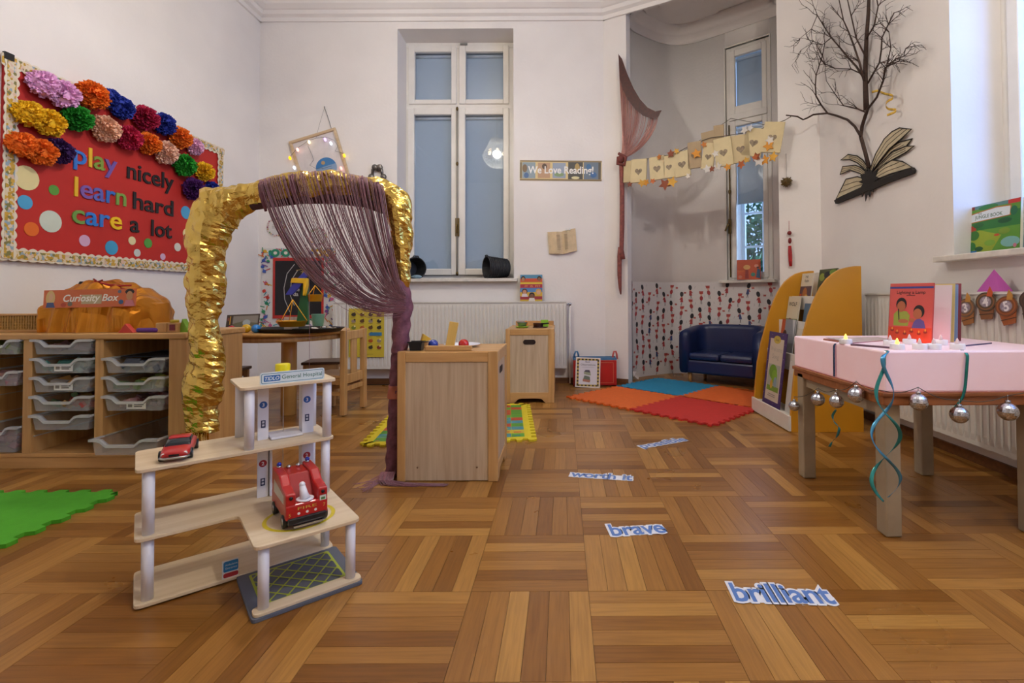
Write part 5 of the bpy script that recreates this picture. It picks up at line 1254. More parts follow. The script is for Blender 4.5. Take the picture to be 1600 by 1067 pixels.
# ================================================================== things on the back wall
def onB(px, py, off=0.004): return AY(px, py, YB-off)
def wallcard(name, label, cat, pxa, pya, pxb, pyb, base, items, t=0.003, tilt=0.0, off=0.001):
    a, b = onB(pxa, pya), onB(pxb, pyb); w = b.x-a.x; h = a.z-b.z
    o = T(name, label, cat, ((a.x+b.x)/2, YB-off, b.z), rot=(0, tilt, 0)); sheet('card', o, w, h, base, items, t); return o, w, h
B_ = '#e0c98e'
wallcard('banner', 'long We Love Reading paper banner on the white wall', 'banner', 812, 251, 940, 282, B_,
         [('r', 0.0, 0, 1, 0.08, '#8f7a52'), ('r', 0, 0.92, 1, 0.08, '#8f7a52'), ('r', 0.03, 0.1, 0.16, 0.8, '#8fa0a8'), ('r', 0.22, 0.12, 0.15, 0.76, '#c09a78'), ('r', 0.40, 0.12, 0.16, 0.76, '#9aa6b8'), ('r', 0.59, 0.08, 0.18, 0.84, '#4c4a44'), ('r', 0.78, 0.08, 0.18, 0.84, '#6d7d8c'),
          ('e', 0.08, 0.25, 0.03, 0.14, '#4f6f9a'), ('e', 0.06, 0.6, 0.03, 0.2, '#7d6648'), ('e', 0.3, 0.7, 0.03, 0.14, '#5a4636'), ('e', 0.48, 0.3, 0.06, 0.1, '#86a070'), ('e', 0.7, 0.65, 0.03, 0.22, '#b89a5a'), ('e', 0.68, 0.15, 0.05, 0.07, '#e2d9a6'), ('e', 0.84, 0.7, 0.03, 0.14, '#3f6f9f'), ('e', 0.9, 0.3, 0.04, 0.14, '#3a68a0'), ('r', 0.96, 0.08, 0.03, 0.84, '#5f5647'), ('r', 0.0, 0.1, 0.025, 0.8, '#7b6a4a'),
          ('t', 'We Love Reading!', 0.5, 0.36, 0.5, '#f2f0ea', 0.02, 0.8)], 0.003, R(0.8))
# open old book pinned to the wall
b0_ = onB(880, 397)
wb = T('open_book', 'old open book with yellowed pages pinned to the wall below the banner', 'book', (b0_.x, YB-0.012, b0_.z), rot=(0, R(-4), 0))
for s in (-1, 1):
    m = MB(); n = 8; wd_ = 0.125; hh = 0.20; vs = []
    for i in range(n+1):
        t = i/n; y = -0.004-0.022*math.sin(PI*min(1, t*1.1))*(1-0.5*t); vs += [(s*t*wd_, y, 0.012*t if s < 0 else 0.02*t), (s*t*wd_, y, hh+(0.006*t if s < 0 else 0.022*t))]
    vs += [(x, 0.008, z) for x, y, z in vs[:]]; K2 = 2*(n+1)
    m.add(vs, [(2*i, 2*i+2, 2*i+3, 2*i+1) for i in range(n)]+[(K2+2*i, K2+2*i+1, K2+2*i+3, K2+2*i+2) for i in range(n)]+[(2*i, K2+2*i, K2+2*i+2, 2*i+2) for i in range(n)]+[(2*i+1, 2*i+3, K2+2*i+3, K2+2*i+1) for i in range(n)]+[(2*n, K2+2*n, K2+2*n+1, 2*n+1)], False)
    pg = m.build('page_block', mat('old_paper', '#d3bd97', 0.8, var=0.1, scale=20), wb)
    q = MB(); q.color = hx('#8d7a62')
    for k in range(12):
        x0 = s*0.03 if s > 0 else -0.10
        z = 0.04+k*0.0115; q.face([(s*0.018, -0.0235, z), (s*0.018+s*0.03, -0.0275, z), (s*0.018+s*0.03, -0.0275, z+0.0035), (s*0.018, -0.0235, z+0.0035)][::s])
    q.build('print', print_mat(), pg)
for x in (0.045, 0.072): MB().box(x-0.008, x+0.008, -0.03, -0.005, 0.205, 0.222).build('clip', mat('clip_white', '#dcdad4', 0.4), wb)
# radiator under the window
def radiator(name, label, loc, rz, L, H, z0, depth=0.085):
    r = T(name, label, 'radiator', (loc[0], loc[1], z0), rz); n = int(L/0.033); pts = []
    for i in range(n):
        x = L*i/n; s = L/n
        for f, y in ((0.0, 0.008), (0.22, 0.008), (0.36, 0.0), (0.86, 0.0), (1.0, 0.008)): pts.append((x+f*s, y))
    m = MB(); k = len(pts); zz = (0.0, 0.02, 0.05, H-0.05, H-0.02, H)
    vs = [(x, (0.004 if j in (0, 1, 4, 5) else y), z) for j, z in enumerate(zz) for x, y in pts]
    m.add(vs, [(j*k+i, j*k+i+1, (j+1)*k+i+1, (j+1)*k+i) for j in range(5) for i in range(k-1)], False); m.build('panel', mat('radiator_enamel', '#dedbd2', 0.3, var=0.02), r)
    M_ = mat('radiator_enamel', '#dedbd2', 0.3, var=0.02)
    for x in (-0.004, L): MB().box(x, x+0.004, -0.002, depth, 0.0, H+0.004).build('end_cover', M_, r, bevel=0.002)
    g_ = MB(); g_.box(-0.004, L+0.004, -0.003, 0.006, H-0.004, H+0.006); g_.box(-0.004, L+0.004, depth-0.006, depth, H-0.004, H+0.006)
    for i in range(int(L/0.02)): g_.box(i*0.02, i*0.02+0.012, 0.006, depth-0.006, H, H+0.004)
    g_.build('top_grille', M_, r); MB().box(0, L, depth-0.02, depth-0.004, 0.02, H-0.02).build('rear_panel', M_, r)
    return r
r0, r1 = AY(520, 573, YB-0.115), AY(885, 573, YB-0.115); rt_z = AY(800, 472, YB-0.115).z
rd = radiator('radiator', 'white panel radiator below the tall window', (r0.x, YB-0.115, 0), 0, r1.x-r0.x, rt_z-0.148, 0.148)
LR = r1.x-r0.x; HRd = rt_z-0.148
MB().tube([(LR-0.01, 0.03, HRd-0.02), (LR+0.03, 0.03, HRd-0.02)], 0.010, 12).sphere((LR+0.035, 0.03, HRd-0.02), 0.014, 12, 8).build('valve', M_STEEL, rd)
MB().tube([(LR+0.03, 0.05, HRd-0.03), (LR+0.032, 0.05, 0.2), (LR+0.03, 0.055, -0.14)], 0.008, 10).build('pipe', M_TRIM, rd)
bk_p = AY(830, 467, YB-0.07)
bkb = book('picture_book', 'red and yellow book with children faces standing on the radiator', (bk_p.x, YB-0.065, rt_z+0.007), 0, 0.195, 0.235, 0.012, '#c8a52a',
     [('r', 0, 0.86, 1, 0.14, '#4f8fb0'), ('r', 0, 0.72, 1, 0.14, '#c8502a'), ('r', 0, 0.64, 1, 0.06, '#d8b82c'), ('r', 0, 0.50, 1, 0.14, '#a8263a'), ('r', 0, 0.34, 1, 0.16, '#4a80b8'), ('r', 0, 0.2, 1, 0.14, '#d2a830'), ('r', 0, 0.06, 1, 0.12, '#9a2430'), ('r', 0, 0.0, 1, 0.05, '#cfae34'),
      ('e', 0.13, 0.86, 0.1, 0.09, '#2a1c16'), ('e', 0.13, 0.83, 0.07, 0.07, '#a87852'), ('e', 0.86, 0.86, 0.1, 0.09, '#241812'), ('e', 0.86, 0.83, 0.07, 0.07, '#8a5a3a'), ('e', 0.2, 0.36, 0.13, 0.11, '#4a2a1c'), ('e', 0.2, 0.34, 0.09, 0.085, '#c08a66'), ('e', 0.83, 0.36, 0.13, 0.11, '#caa04a'), ('e', 0.83, 0.33, 0.09, 0.085, '#d8a884'), ('e', 0.53, 0.22, 0.13, 0.11, '#1c1412'), ('e', 0.53, 0.19, 0.09, 0.085, '#7a4c34'), ('p', [(0.38, 0), (0.68, 0), (0.64, 0.12), (0.42, 0.12)], '#d8d2c8'), ('p', [(0.06, 0.16), (0.36, 0.16), (0.3, 0.28), (0.1, 0.28)], '#d8cfd2'),
      ('t', 'KNOT', 0.5, 0.76, 0.12, '#d84a2c', 0.02, 0.42), ('t', 'IT  IS  FIT', 0.56, 0.53, 0.1, '#e8a25a', 0.01, 0.7)], tilt=R(-8))
# yellow chart hung on the radiator
ch0, ch1p = AY(545, 482, YB-0.125), AY(600, 558, YB-0.125)
yc = T('wall_chart', 'yellow picture chart hanging on the front of the radiator', 'poster', ((ch0.x+ch1p.x)/2, YB-0.1225, ch1p.z))
it = []; rr = random.Random(21); cw_, chh = ch1p.x-ch0.x, ch0.z-ch1p.z
for r_ in range(6):
    for c_ in range(4):
        cx_, cz_ = 0.14+c_*0.24, 0.20+r_*0.135; cl = rr.choice(['#6a4a2a', '#b8561f', '#3a6a9a', '#8a3a2a', '#9a8a7a', '#3f3a30', '#7a8a3a'])
        it += [('e', cx_, cz_, 0.065, 0.036, cl), ('e', cx_+0.03, cz_+0.03, 0.025, 0.018, rr.choice(['#e8dca0', '#4a3a2a', '#c8783a'])), ('r', cx_-0.07, cz_-0.055, 0.12, 0.008, '#9a8a3a')]
it += [('r', 0.6, 0.44, 0.34, 0.07, '#3f7fa8'), ('r', 0.3, 0.06, 0.4, 0.008, '#9a8a3a')]
sheet('card', yc, cw_, chh, '#d2bd3c', it, 0.002)
# black display board with hand-print border
d0, d1 = onB(408, 388), onB(524, 512)
db = T('display_board', 'black display board with red edging and hand-print border in the corner', 'board', ((d0.x+d1.x)/2, YB-0.001, d1.z)); dw, dh = d1.x-d0.x, d0.z-d1.z
it = []; rr = random.Random(2)
HC = ['#2f8f5a', '#d8a82a', '#3f5fae', '#c83a2a', '#7a4a9a', '#d87a2a', '#2f9aa0', '#c85a8a']
for k in range(150):
    sd_ = k % 4; t = rr.random(); off = rr.uniform(0.02, 0.13)
    x, z = ((off, t), (1-off, t), (t, off*0.85), (t, 1-off*0.85))[sd_]; c = rr.choice(HC)
    ln, an = rr.uniform(0.02, 0.05), rr.uniform(0, PI); it.append(('l', (x-ln*math.cos(an), z-ln*math.sin(an)), (x+ln*math.cos(an), z+ln*math.sin(an)), 0.008, c))
    if k % 3 == 0: it.append(('e', x, z, 0.025, 0.02, c))
for x, c in ((0.2, '#2a8f6a'), (0.34, '#2a8f6a'), (0.78, '#c89a2a'), (0.9, '#d8a83a')): it += [('e', x, 0.94, 0.06, 0.05, c), ('e', x, 0.94, 0.025, 0.02, '#e8e2d4')]
it += [('r', 0.17, 0.12, 0.68, 0.76, '#b82a22'), ('r', 0.20, 0.16, 0.62, 0.68, '#17161a')]
pr_ = []
for a, b in (((0.46, 0.80), (0.36, 0.68)), ((0.36, 0.68), (0.32, 0.5)), ((0.32, 0.5), (0.33, 0.36)), ((0.33, 0.36), (0.4, 0.2)), ((0.5, 0.72), (0.42, 0.6)), ((0.42, 0.6), (0.4, 0.42)), ((0.4, 0.42), (0.46, 0.28))): it.append(('l', a, b, 0.006, '#b8b6b2'))
for k in range(34):
    a = rr.uniform(0, 2*PI); r1_, r2_ = 0.03, rr.uniform(0.08, 0.14); it.append(('l', (0.62+r1_*math.cos(a), 0.74+r1_*0.9*math.sin(a)), (0.62+r2_*math.cos(a), 0.74+r2_*0.9*math.sin(a)), 0.004, '#c2ae62'))
it += [('t', 'fa', 0.47, 0.52, 0.07, '#d8d4cc', 0.01), ('t', 'the', 0.48, 0.46, 0.07, '#d8d4cc', 0.01), ('t', 'da', 0.48, 0.40, 0.07, '#d8d4cc', 0.01), ('e', 0.47, 0.61, 0.05, 0.02, '#b8503a'), ('r', 0.44, 0.56, 0.16, 0.03, '#2a5a72')]
sheet('card', db, dw, dh, '#dcd9d4', it, 0.004)
for px, py, lb in ((431, 355, 'round white plaque with a flower ring hung above the black display board'), (497, 370, 'round white plaque with a flower ring seen through the mauve threads')):
    c = onB(px, py); rr_ = 15/780*YB; o = T('round_plaque', lb, 'plaque', (c.x, YB-0.001, c.z-rr_)); m = MB(); m.color = hx('#dedad5')
    m.prism(ell(0, rr_, rr_, rr_, 28), -0.004, 0, 'y'); cd_ = m.build('card', print_mat(), o); q = MB(); rr = random.Random(int(px))
    for k in range(26):
        a = 2*PI*k/26; q.color = hx(rr.choice(['#b0707a', '#8a9a6a', '#c8a070', '#9a8a9a', '#d8b8b0'])); e_ = rr.uniform(0.006, 0.011); f = rr.uniform(0.78, 0.92)
        q.face([(rr_*f*math.cos(a)+x, -0.0045-0.0001*k, rr_+rr_*f*math.sin(a)+z) for x, z in ell(0, 0, e_, e_, 8)])
    q.color = hx('#9a9490')
    for z in (0.9, 1.05, 1.2): q.face([(-rr_*0.4, -0.0046, rr_*z), (rr_*0.4, -0.0046, rr_*z), (rr_*0.4, -0.0046, rr_*z+0.005), (-rr_*0.4, -0.0046, rr_*z+0.005)])
    q.build('print', print_mat(), cd_)
# tilted frame with fairy lights
fr_c = onB(500, 248); fa_ = R(-17)
pf2 = T('hanging_picture', 'pale wooden frame hung askew from a nail and strung with fairy lights', 'picture frame', (fr_c.x, YB-0.006, fr_c.z), rot=(0, fa_, 0))
fw_, fh_ = 76/780*YB, 78/780*YB
for x0, x1, z0, z1 in ((-fw_/2, fw_/2, fh_/2-0.024, fh_/2), (-fw_/2, fw_/2, -fh_/2, -fh_/2+0.024), (-fw_/2, -fw_/2+0.024, -fh_/2+0.024, fh_/2-0.024), (fw_/2-0.024, fw_/2, -fh_/2+0.024, fh_/2-0.024)):
    MB().box(x0, x1, -0.022, 0, z0, z1).build('frame_bar', wood('pale_pine', '#c2a680', '#d6bf9c', 'x', 0.5), pf2, bevel=0.003)
MB().box(-fw_/2+0.02, fw_/2-0.02, -0.006, -0.001, -fh_/2+0.02, fh_/2-0.02).build('backing', mat('frame_back', '#dcd5d2', 0.7), pf2)
dc = MB(); rr_ = 16.5/780*YB; dx, dz = 0.035, -0.10; dc.color = hx('#8aa6c4'); dc.prism(ell(dx, dz, rr_, rr_, 30), -0.009, -0.0065, 'y'); dd_ = dc.build('round_card', print_mat(), pf2)
q = MB(); q.color = hx('#3f7fb8'); q.face([(dx+rr_*math.cos(a), -0.0092, dz+rr_*math.sin(a)) for a in [R(10+16*i) for i in range(11)]]); q.color = hx('#b89a6a'); q.face([(x, -0.0094, z) for x, z in ell(dx-0.015, dz+rr_*0.55, 0.018, 0.018, 10)])
q.color = hx('#5f7f9f'); 
for k in range(4): q.face([(dx-0.04, -0.0094, dz-0.02*k), (dx+0.05, -0.0094, dz-0.02*k), (dx+0.05, -0.0094, dz-0.02*k+0.006), (dx-0.04, -0.0094, dz-0.02*k+0.006)])
q.build('print', print_mat(), dd_)
nail = onB(508, 168); inv = (Matrix.Translation((fr_c.x, YB-0.006, fr_c.z)) @ Matrix.Rotation(fa_, 4, 'Y')).inverted()
def LP(px, py, off=0.03): return tuple(inv @ onB(px, py, off))
m = MB(); m.tube([LP(507, 168, 0.012), LP(513, 185, 0.014), LP(519, 205, 0.02)], 0.0025, 6); m.tube([LP(507, 168, 0.012), LP(499, 195, 0.014), LP(494, 215, 0.02)], 0.001, 5); m.build('hanging_string', mat('grey_string', '#6f6c66', 0.8), pf2)
m = MB(); m.sphere(LP(507, 167, 0.01), 0.006, 8, 6); m.build('nail', M_STEEL, pf2)
bulbs = [(453, 247, '#ffb400'), (465, 234, '#ffb0a0'), (483, 222, '#ffe6b0'), (508, 218, '#c09ae0'), (517, 224, '#e8f4ff'), (538, 243, '#ffc81e'), (460, 262, '#d8e4ff'), (533, 263, '#ff9a90')]
m = MB(); m.tube([LP(a, b, 0.034) for a, b in ((453, 245), (465, 231), (483, 219), (494, 216), (508, 214), (522, 219), (528, 228), (524, 236), (538, 240))], 0.0016, 5); m.tube([LP(a, b, 0.034) for a, b in ((481, 228), (488, 243), (490, 250), (484, 258), (495, 264), (505, 262))], 0.0016, 5)
m.build('light_wire', mat('wire_green', '#4a4f44', 0.6), pf2)
for px, py, c in bulbs:
    p = LP(px, py, 0.04); m = MB(); m.sphere(p, 0.013, 10, 8, (0.85, 0.85, 1.35)); m.build('bulb', mat('bulb_'+c, c, 0.3, emis=c, es=2.2), pf2)
# metal hook of three knobs
hk = onB(590, 268, 0.02); o = T('coat_hook', 'small grey metal hook with round knobs on the wall beside the window', 'hook', (hk.x, YB, hk.z)); M_DM = mat('dull_metal', '#77746f', 0.4, 0.85, var=0.2, scale=60)
sc_ = YB/780
m = MB(); m.tube([(-8*sc_, -0.02, -8*sc_), (-7*sc_, -0.03, 2*sc_), (0, -0.03, 6*sc_), (7*sc_, -0.03, 2*sc_), (8*sc_, -0.02, -8*sc_)], 0.013, 12); m.build('bar', M_DM, o)
for x, z in ((-3.5, 6), (4, 6), (-9, -9), (10, -9)): MB().sphere((x*sc_, -0.034, z*sc_), 0.028, 14, 10, (1, 0.7, 1)).build('knob', M_DM, o)
MB().tube([(0, 0, 4*sc_), (0, -0.02, 4*sc_)], 0.02, 14).build('back_plate', M_DM, o)
# woven baskets lying on the window sill
SZ = wz0+0.0005
def basket(label, px, r, hh, rz, roll):
    c = AY(px, 412, YB+0.12); b = T('basket', label, 'basket', (c.x, YB+0.10, SZ+r), rot=(0, 0, rz)); m = MB(); n = 26
    prof = [(r*0.78*t, 0) for t in (0, 1)]+[(r*(0.78+0.22*k/9), hh*k/9) for k in range(1, 10)]+[(r*0.95, hh), (r*0.74, 0.01), (0, 0.01)]
    m.X = Matrix.Rotation(R(90), 4, 'Y')     # axis along +x : open end towards +x
    m.lathe(prof, n, sm=False)
    for k in range(9):
        rk = r*(0.79+0.22*(k+0.5)/9)+0.002; zz = hh*(k+0.5)/9
        m.tube([(rk*math.cos(2*PI*j/n), rk*math.sin(2*PI*j/n), zz+(0.003 if j % 2 else -0.003)) for j in range(n)], 0.0045, 5, closed=True)
    m.build('wicker', mat('black_wicker', '#26272a', 0.6, var=0.2, scale=40), b)
    m = MB(); m.X = Matrix.Rotation(R(90), 4, 'Y'); m.tube([(r*math.cos(2*PI*j/n), r*math.sin(2*PI*j/n), hh) for j in range(n)], 0.006, 6, closed=True)
    m.build('rim', mat('black_wicker', '#26272a', 0.6), b)
    m = MB(); m.X = Matrix.Rotation(R(90), 4, 'Y'); m.tube([(-r*0.95, -0.03, hh*0.98), (-r*1.12, -0.02, hh*1.02), (-r*1.12, 0.02, hh*1.02), (-r*0.95, 0.03, hh*0.98)], 0.006, 6); m.build('handle', mat('black_wicker', '#26272a', 0.6), b)
    return b
basket('black wicker basket on its side on the window sill behind the arch', 640, 0.095, 0.15, R(-50), 0)
basket('black wicker basket on its side at the end of the sill, mouth towards the latch', 793, 0.098, 0.2, R(-150), 0)
ob('soft_toy_fish', 'small blue and white cloth toy lying in the mouth of the basket by the arch', 'toy', (AY(651, 425, YB+0.0).x, YB-0.005, SZ+0.018), lambda q: q.sphere((0, 0, 0), 0.032, 12, 8, (1.5, 0.9, 0.55)).prism([(-0.045, 0), (-0.075, 0.02), (-0.075, -0.018)], -0.006, 0.006, 'y'), mat('cloth_blue', '#7d97a6', 0.9, var=0.5, scale=30))

# ================================================================== chandelier (seen mirrored in the window glass)
M_CRY = frosted('crystal', '#f6f4ee', 0.45, 0.08)
M_BULB = mat('lamp_bulb', '#fff2dc', 0.3, emis='#ffdca8', es=14)
M_CHR = mat('chandelier_gilt', '#b59a5c', 0.3, 1.0)
def chandelier(loc, label):
    c = T('chandelier', label, 'chandelier', loc)
    MB().cyl((0, 0), 0.05, 3.42-loc[2], ZC-loc[2], 20).build('ceiling_cup', M_CHR, c)
    MB().tube([(0, 0, 3.42-loc[2]), (0, 0, 0.22)], 0.006, 8).build('rod', M_CHR, c)
    for r, z in ((0.2, 0.0), (0.09, 0.2)): MB().tube([(r*math.cos(2*PI*k/32), r*math.sin(2*PI*k/32), z) for k in range(32)], 0.008, 8, closed=True).build('ring', M_CHR, c)
    m = MB()
    for k in range(28):
        a = 2*PI*k/28
        for j in range(9): t = j/8; r = 0.2+(0.09-0.2)*t**0.7; m.sphere((r*math.cos(a), r*math.sin(a), 0.2*t), 0.008, 6, 4, (1, 1, 1.2), False)
        for j in range(1, 9): t = j/9; r = 0.2*math.cos(t*PI/2); m.sphere((r*math.cos(a), r*math.sin(a), -0.19*math.sin(t*PI/2)), 0.009, 6, 4, (1, 1, 1.3), False)
    m.build('crystal_strands', M_CRY, c)['kind'] = 'stuff'
    for k in range(6): a = 2*PI*k/6+0.3; MB().sphere((0.115*math.cos(a), 0.115*math.sin(a), 0.03), 0.02, 10, 8, (1, 1, 1.5)).build('bulb', M_BULB, c)
chandelier((-0.90, 2.50, 2.76), 'crystal basket chandelier hanging nearer the tall window'); chandelier((1.0, 0.45, 2.93), 'crystal basket chandelier hanging farther from the tall window')

m = WM(AL); rs = random.Random(1)
for px, y0, y1 in ((483, 400, 640), (541, 395, 560)): m.tube([AY(px, y0, PF+0.02), AY(px+0.5, (y0+y1)/2, PF+0.02), AY(px, y1, PF+0.02)], 0.0009, 4)
m.build('loose_thread', M_STR, ar)['kind'] = 'stuff'
# ================================================================== foam tiles by the sofa
MC = Vector((0.885, 3.80, 0)); tsz = 0.6
def puz4(c, label, off, z=0.0):
    p = MC+Vector(off)*tsz*math.sqrt(2)/2
    P = []
    for x, y in puzzle(tsz, 9, 0.012, (1, 1, 1, -1)):      # trimmed where the corner wall stands
        q = Vector((p.x, p.y, 0))+Matrix.Rotation(PI/4, 3, 'Z') @ Vector((x, y, 0)); dd = (q-DL).dot(DN)
        if (q-DA).dot(DU) > tr_-0.03 and dd > -0.02: q -= DN*(dd+0.02)
        l_ = Matrix.Rotation(-PI/4, 3, 'Z') @ (q-Vector((p.x, p.y, 0))); P.append((l_.x, l_.y))
    o = MB().prism(P, 0, 0.013).build('foam_tile', mat('foam_'+c, c, 0.85, var=0.05, scale=40, bump=0.3, bscale=350), None, loc=(p.x, p.y, 0.0004), rz=PI/4, bevel=0.0012)
    return tag(o, label, 'mat', 'interlocking tiles before the sofa')
puz4('#dd6620', 'orange foam floor tile of the sofa mat, the one beside the red book rack', (-1.004, 0, 0)); puz4('#1f86b0', 'blue foam floor tile of the mat in front of the sofa', (0, 1.004, 0))
puz4('#d9621e', 'orange foam floor tile of the sofa mat, the one next to the yellow bookcase', (1.004, 0, 0)); puz4('#bf2a20', 'red foam floor tile of the mat in front of the sofa', (0, -1.004, 0))

# ================================================================== blue sofa
S0 = Vector((1.05, 4.50, 0)); SA = math.atan2(-0.64, 0.77); SWD, SDP = 0.74, 0.40
sf = T('sofa', 'small dark blue leather tub sofa on short wooden legs in the alcove', 'sofa', S0, SA)
M_LEA = mat('navy_leather', '#16244f', 0.32, var=0.1, scale=10, bump=0.12, bscale=50)
def slab_sweep(path, th, z0, ztop, m, n=14):
    k = len(path); vs = []
    for i, (x, y) in enumerate(path):
        a = Vector(path[max(i-1, 0)]); b = Vector(path[min(i+1, k-1)]); t = (b-a).normalized(); nn = Vector((-t.y, t.x)); zt = ztop(i/(k-1))
        for j in range(n):
            g_ = 2*PI*j/n; c, s = math.cos(g_), math.sin(g_); r = th/2*math.copysign(abs(c)**0.5, c); z = (z0+zt)/2+(zt-z0)/2*math.copysign(abs(s)**0.28, s)
            vs.append((x+nn.x*r, y+nn.y*r, z))
    m.add(vs, [(i*n+j, i*n+(j+1) % n, (i+1)*n+(j+1) % n, (i+1)*n+j) for i in range(k-1) for j in range(n)]+[tuple(range(n))[::-1], tuple((k-1)*n+j for j in range(n))], True)
path = [(0.045, 0.0), (0.043, 0.08), (0.045, 0.16)]+[(0.195-0.15*math.cos(R(a)), 0.20+0.15*math.sin(R(a))) for a in range(0, 91, 15)]+[(0.3, 0.352), (SWD/2, 0.354), (SWD-0.3, 0.352)]
path += [(SWD-x, y) for x, y in path[:10][::-1]]
m = MB(); slab_sweep(path, 0.088, 0.085, lambda t: 0.455+0.055*math.sin(PI*t)**0.6, m); m.build('shell', M_LEA, sf)
m = MB(); m.box(0.03, SWD-0.03, 0.012, 0.33, 0.085, 0.205); m.build('base', M_LEA, sf, bevel=0.018)
for a, b in ((0.088, SWD/2-0.002), (SWD/2+0.002, SWD-0.088)): MB().box(a, b, -0.004, 0.31, 0.205, 0.268).build('cushion', M_LEA, sf, bevel=0.024)
for x, y in ((0.075, 0.06), (SWD-0.075, 0.06), (0.1, 0.33), (SWD-0.1, 0.33)): MB().cyl((x, y), 0.014, 0, 0.088, 14, 0.02).build('leg', M_BEECH, sf)

# ================================================================== red book rack with a leaning sign
f0, f1 = F(896, 604), F(962, 601); RY = f0.y
br = T('book_rack', 'low red wooden book rack with blue rail and looped handles against the wall', 'rack', (f0.x, RY, 0)); rw_ = f1.x-f0.x; rh_ = 0.245
MB().box(0, rw_, 0, 0.012, 0.012, rh_-0.02).build('front_panel', M_RED, br, bevel=0.003)
for x in (0, rw_-0.012): MB().box(x, x+0.012, 0.012, 0.11, 0, rh_-0.02).build('side_panel', M_RED, br, bevel=0.002)
MB().box(0.012, rw_-0.012, 0.012, 0.11, 0.006, 0.016).build('floor_panel', M_RED, br); MB().box(0, rw_, 0.105, 0.115, 0, rh_-0.02).build('back_panel', M_RED, br)
MB().box(-0.002, rw_+0.002, -0.003, 0.014, rh_-0.02, rh_).build('rail', mat('rack_blue', '#3a6f9a', 0.4), br, bevel=0.003); MB().box(-0.002, rw_+0.002, 0.103, 0.118, rh_-0.02, rh_).build('rail', mat('rack_blue', '#3a6f9a', 0.4), br, bevel=0.003)
for x, mm in ((0.028, mat('rack_blue', '#3a6f9a', 0.4)), (rw_-0.008, mat('rack_coral', '#c85a52', 0.4))):
    MB().tube([(x-0.02, 0.05, rh_-0.02), (x-0.017, 0.05, rh_+0.02), (x-0.008, 0.052, rh_+0.047), (x+0.008, 0.056, rh_+0.047), (x+0.017, 0.06, rh_+0.02), (x+0.02, 0.06, rh_-0.02)], 0.008, 10).build('loop_handle', mm, br)
q = MB(); q.color = hx('#c9785a')
for x0, x1, z0, z1 in ((0.02, 0.024, 0.03, rh_-0.04), (rw_-0.03, rw_-0.026, 0.03, rh_-0.04), (0.02, rw_-0.026, 0.03, 0.034), (0.02, rw_-0.026, rh_-0.044, rh_-0.04)): q.face([(x0, -0.0004, z0), (x1, -0.0004, z0), (x1, -0.0004, z1), (x0, -0.0004, z1)])
q.build('print', print_mat(), br.children[0])
s0, s1 = F(899, 606), F(938, 608); st_ = AY(920, 559, RY-0.012)
sh_ = math.hypot(st_.z, RY-0.012-s0.y)
sg = T('leaning_sign', 'white paper sign in a black and gold bordered sheet leaning on the red rack', 'sign', ((s0.x+s1.x)/2, s0.y+0.003, 0.002), rot=(-math.atan2(RY-0.014-s0.y, st_.z), R(2.5), R(1)))
it = [('r', 0.05, 0.04, 0.9, 0.92, '#c2a648'), ('r', 0.13, 0.10, 0.74, 0.80, '#d9d6dc')]
for k in range(8): it += [('r', 0.055, 0.07+k*0.115, 0.07, 0.05, '#33260f'), ('r', 0.875, 0.07+k*0.115, 0.07, 0.05, '#33260f')]
for k in range(6): it += [('r', 0.09+k*0.145, 0.905, 0.08, 0.05, '#33260f'), ('r', 0.09+k*0.145, 0.045, 0.08, 0.045, '#4f3e1c')]
it += [('t', 'Book', 0.48, 0.83, 0.07, '#2a2830', 0.01), ('t', 'Observations', 0.5, 0.73, 0.085, '#4a4650', 0.0, 0.6), ('r', 0.25, 0.67, 0.5, 0.008, '#8a8790'), ('p', [(0.34, 0.52), (0.6, 0.5), (0.56, 0.58), (0.4, 0.58)], '#4a4450'), ('p', [(0.34, 0.44), (0.62, 0.40), (0.6, 0.5), (0.34, 0.52)], '#9aa082'), ('p', [(0.3, 0.24), (0.6, 0.22), (0.58, 0.36), (0.36, 0.4)], '#6f7a66'), ('p', [(0.3, 0.2), (0.58, 0.17), (0.6, 0.25), (0.3, 0.28)], '#b87860')]
sheet('card', sg, s1.x-s0.x+0.005, sh_, '#e4dbd4', it, 0.0015)

# ================================================================== yellow bookcase
BX, BYn, BYf = 1.285, 2.82, 3.37
bc = T('bookcase', 'yellow-sided children bookcase with curved ends and white ledges', 'bookcase', (BX, BYf, 0), -PI/2)   # local x runs towards the camera, y into the wall side
BWd = BYf-BYn; M_YS = mat('bookcase_yellow', '#c98c1c', 0.4, var=0.05, scale=5); M_BWH = mat('bookcase_white', '#e2dcd2', 0.4, var=0.03)
curve = [(0.0, 0.0), (0.0, 0.09), (0.005, 0.16), (0.022, 0.32), (0.048, 0.45), (0.078, 0.555), (0.108, 0.66), (0.142, 0.745), (0.178, 0.815), (0.215, 0.863), (0.252, 0.895), (0.288, 0.916), (0.33, 0.928), (0.372, 0.934), (0.408, 0.934), (0.408, 0)]
for x in (0.0, BWd-0.02): MB().prism(curve, x, x+0.02, 'x').build('side_panel', M_YS, bc, bevel=0.002)
MB().box(0.02, BWd-0.02, 0.398, 0.406, 0.02, 0.92).build('back_panel', M_BWH, bc)
MB().box(0.0, BWd, -0.014, 0.0, 0.006, 0.092).build('plinth', M_BWH, bc, bevel=0.002)
tiers = [(0.02, 0.08, 0.092), (0.10, 0.33, 0.42), (0.18, 0.52, 0.61), (0.27, 0.69, 0.765)]
for k, (y, z, zl) in enumerate(tiers):
    if k: MB().box(0.02, BWd-0.02, y-0.012, y, z-0.012, zl).build('ledge', M_BWH, bc, bevel=0.002)
    MB().box(0.02, BWd-0.02, y, y+0.11, z-0.012, z).build('shelf', M_BWH, bc)
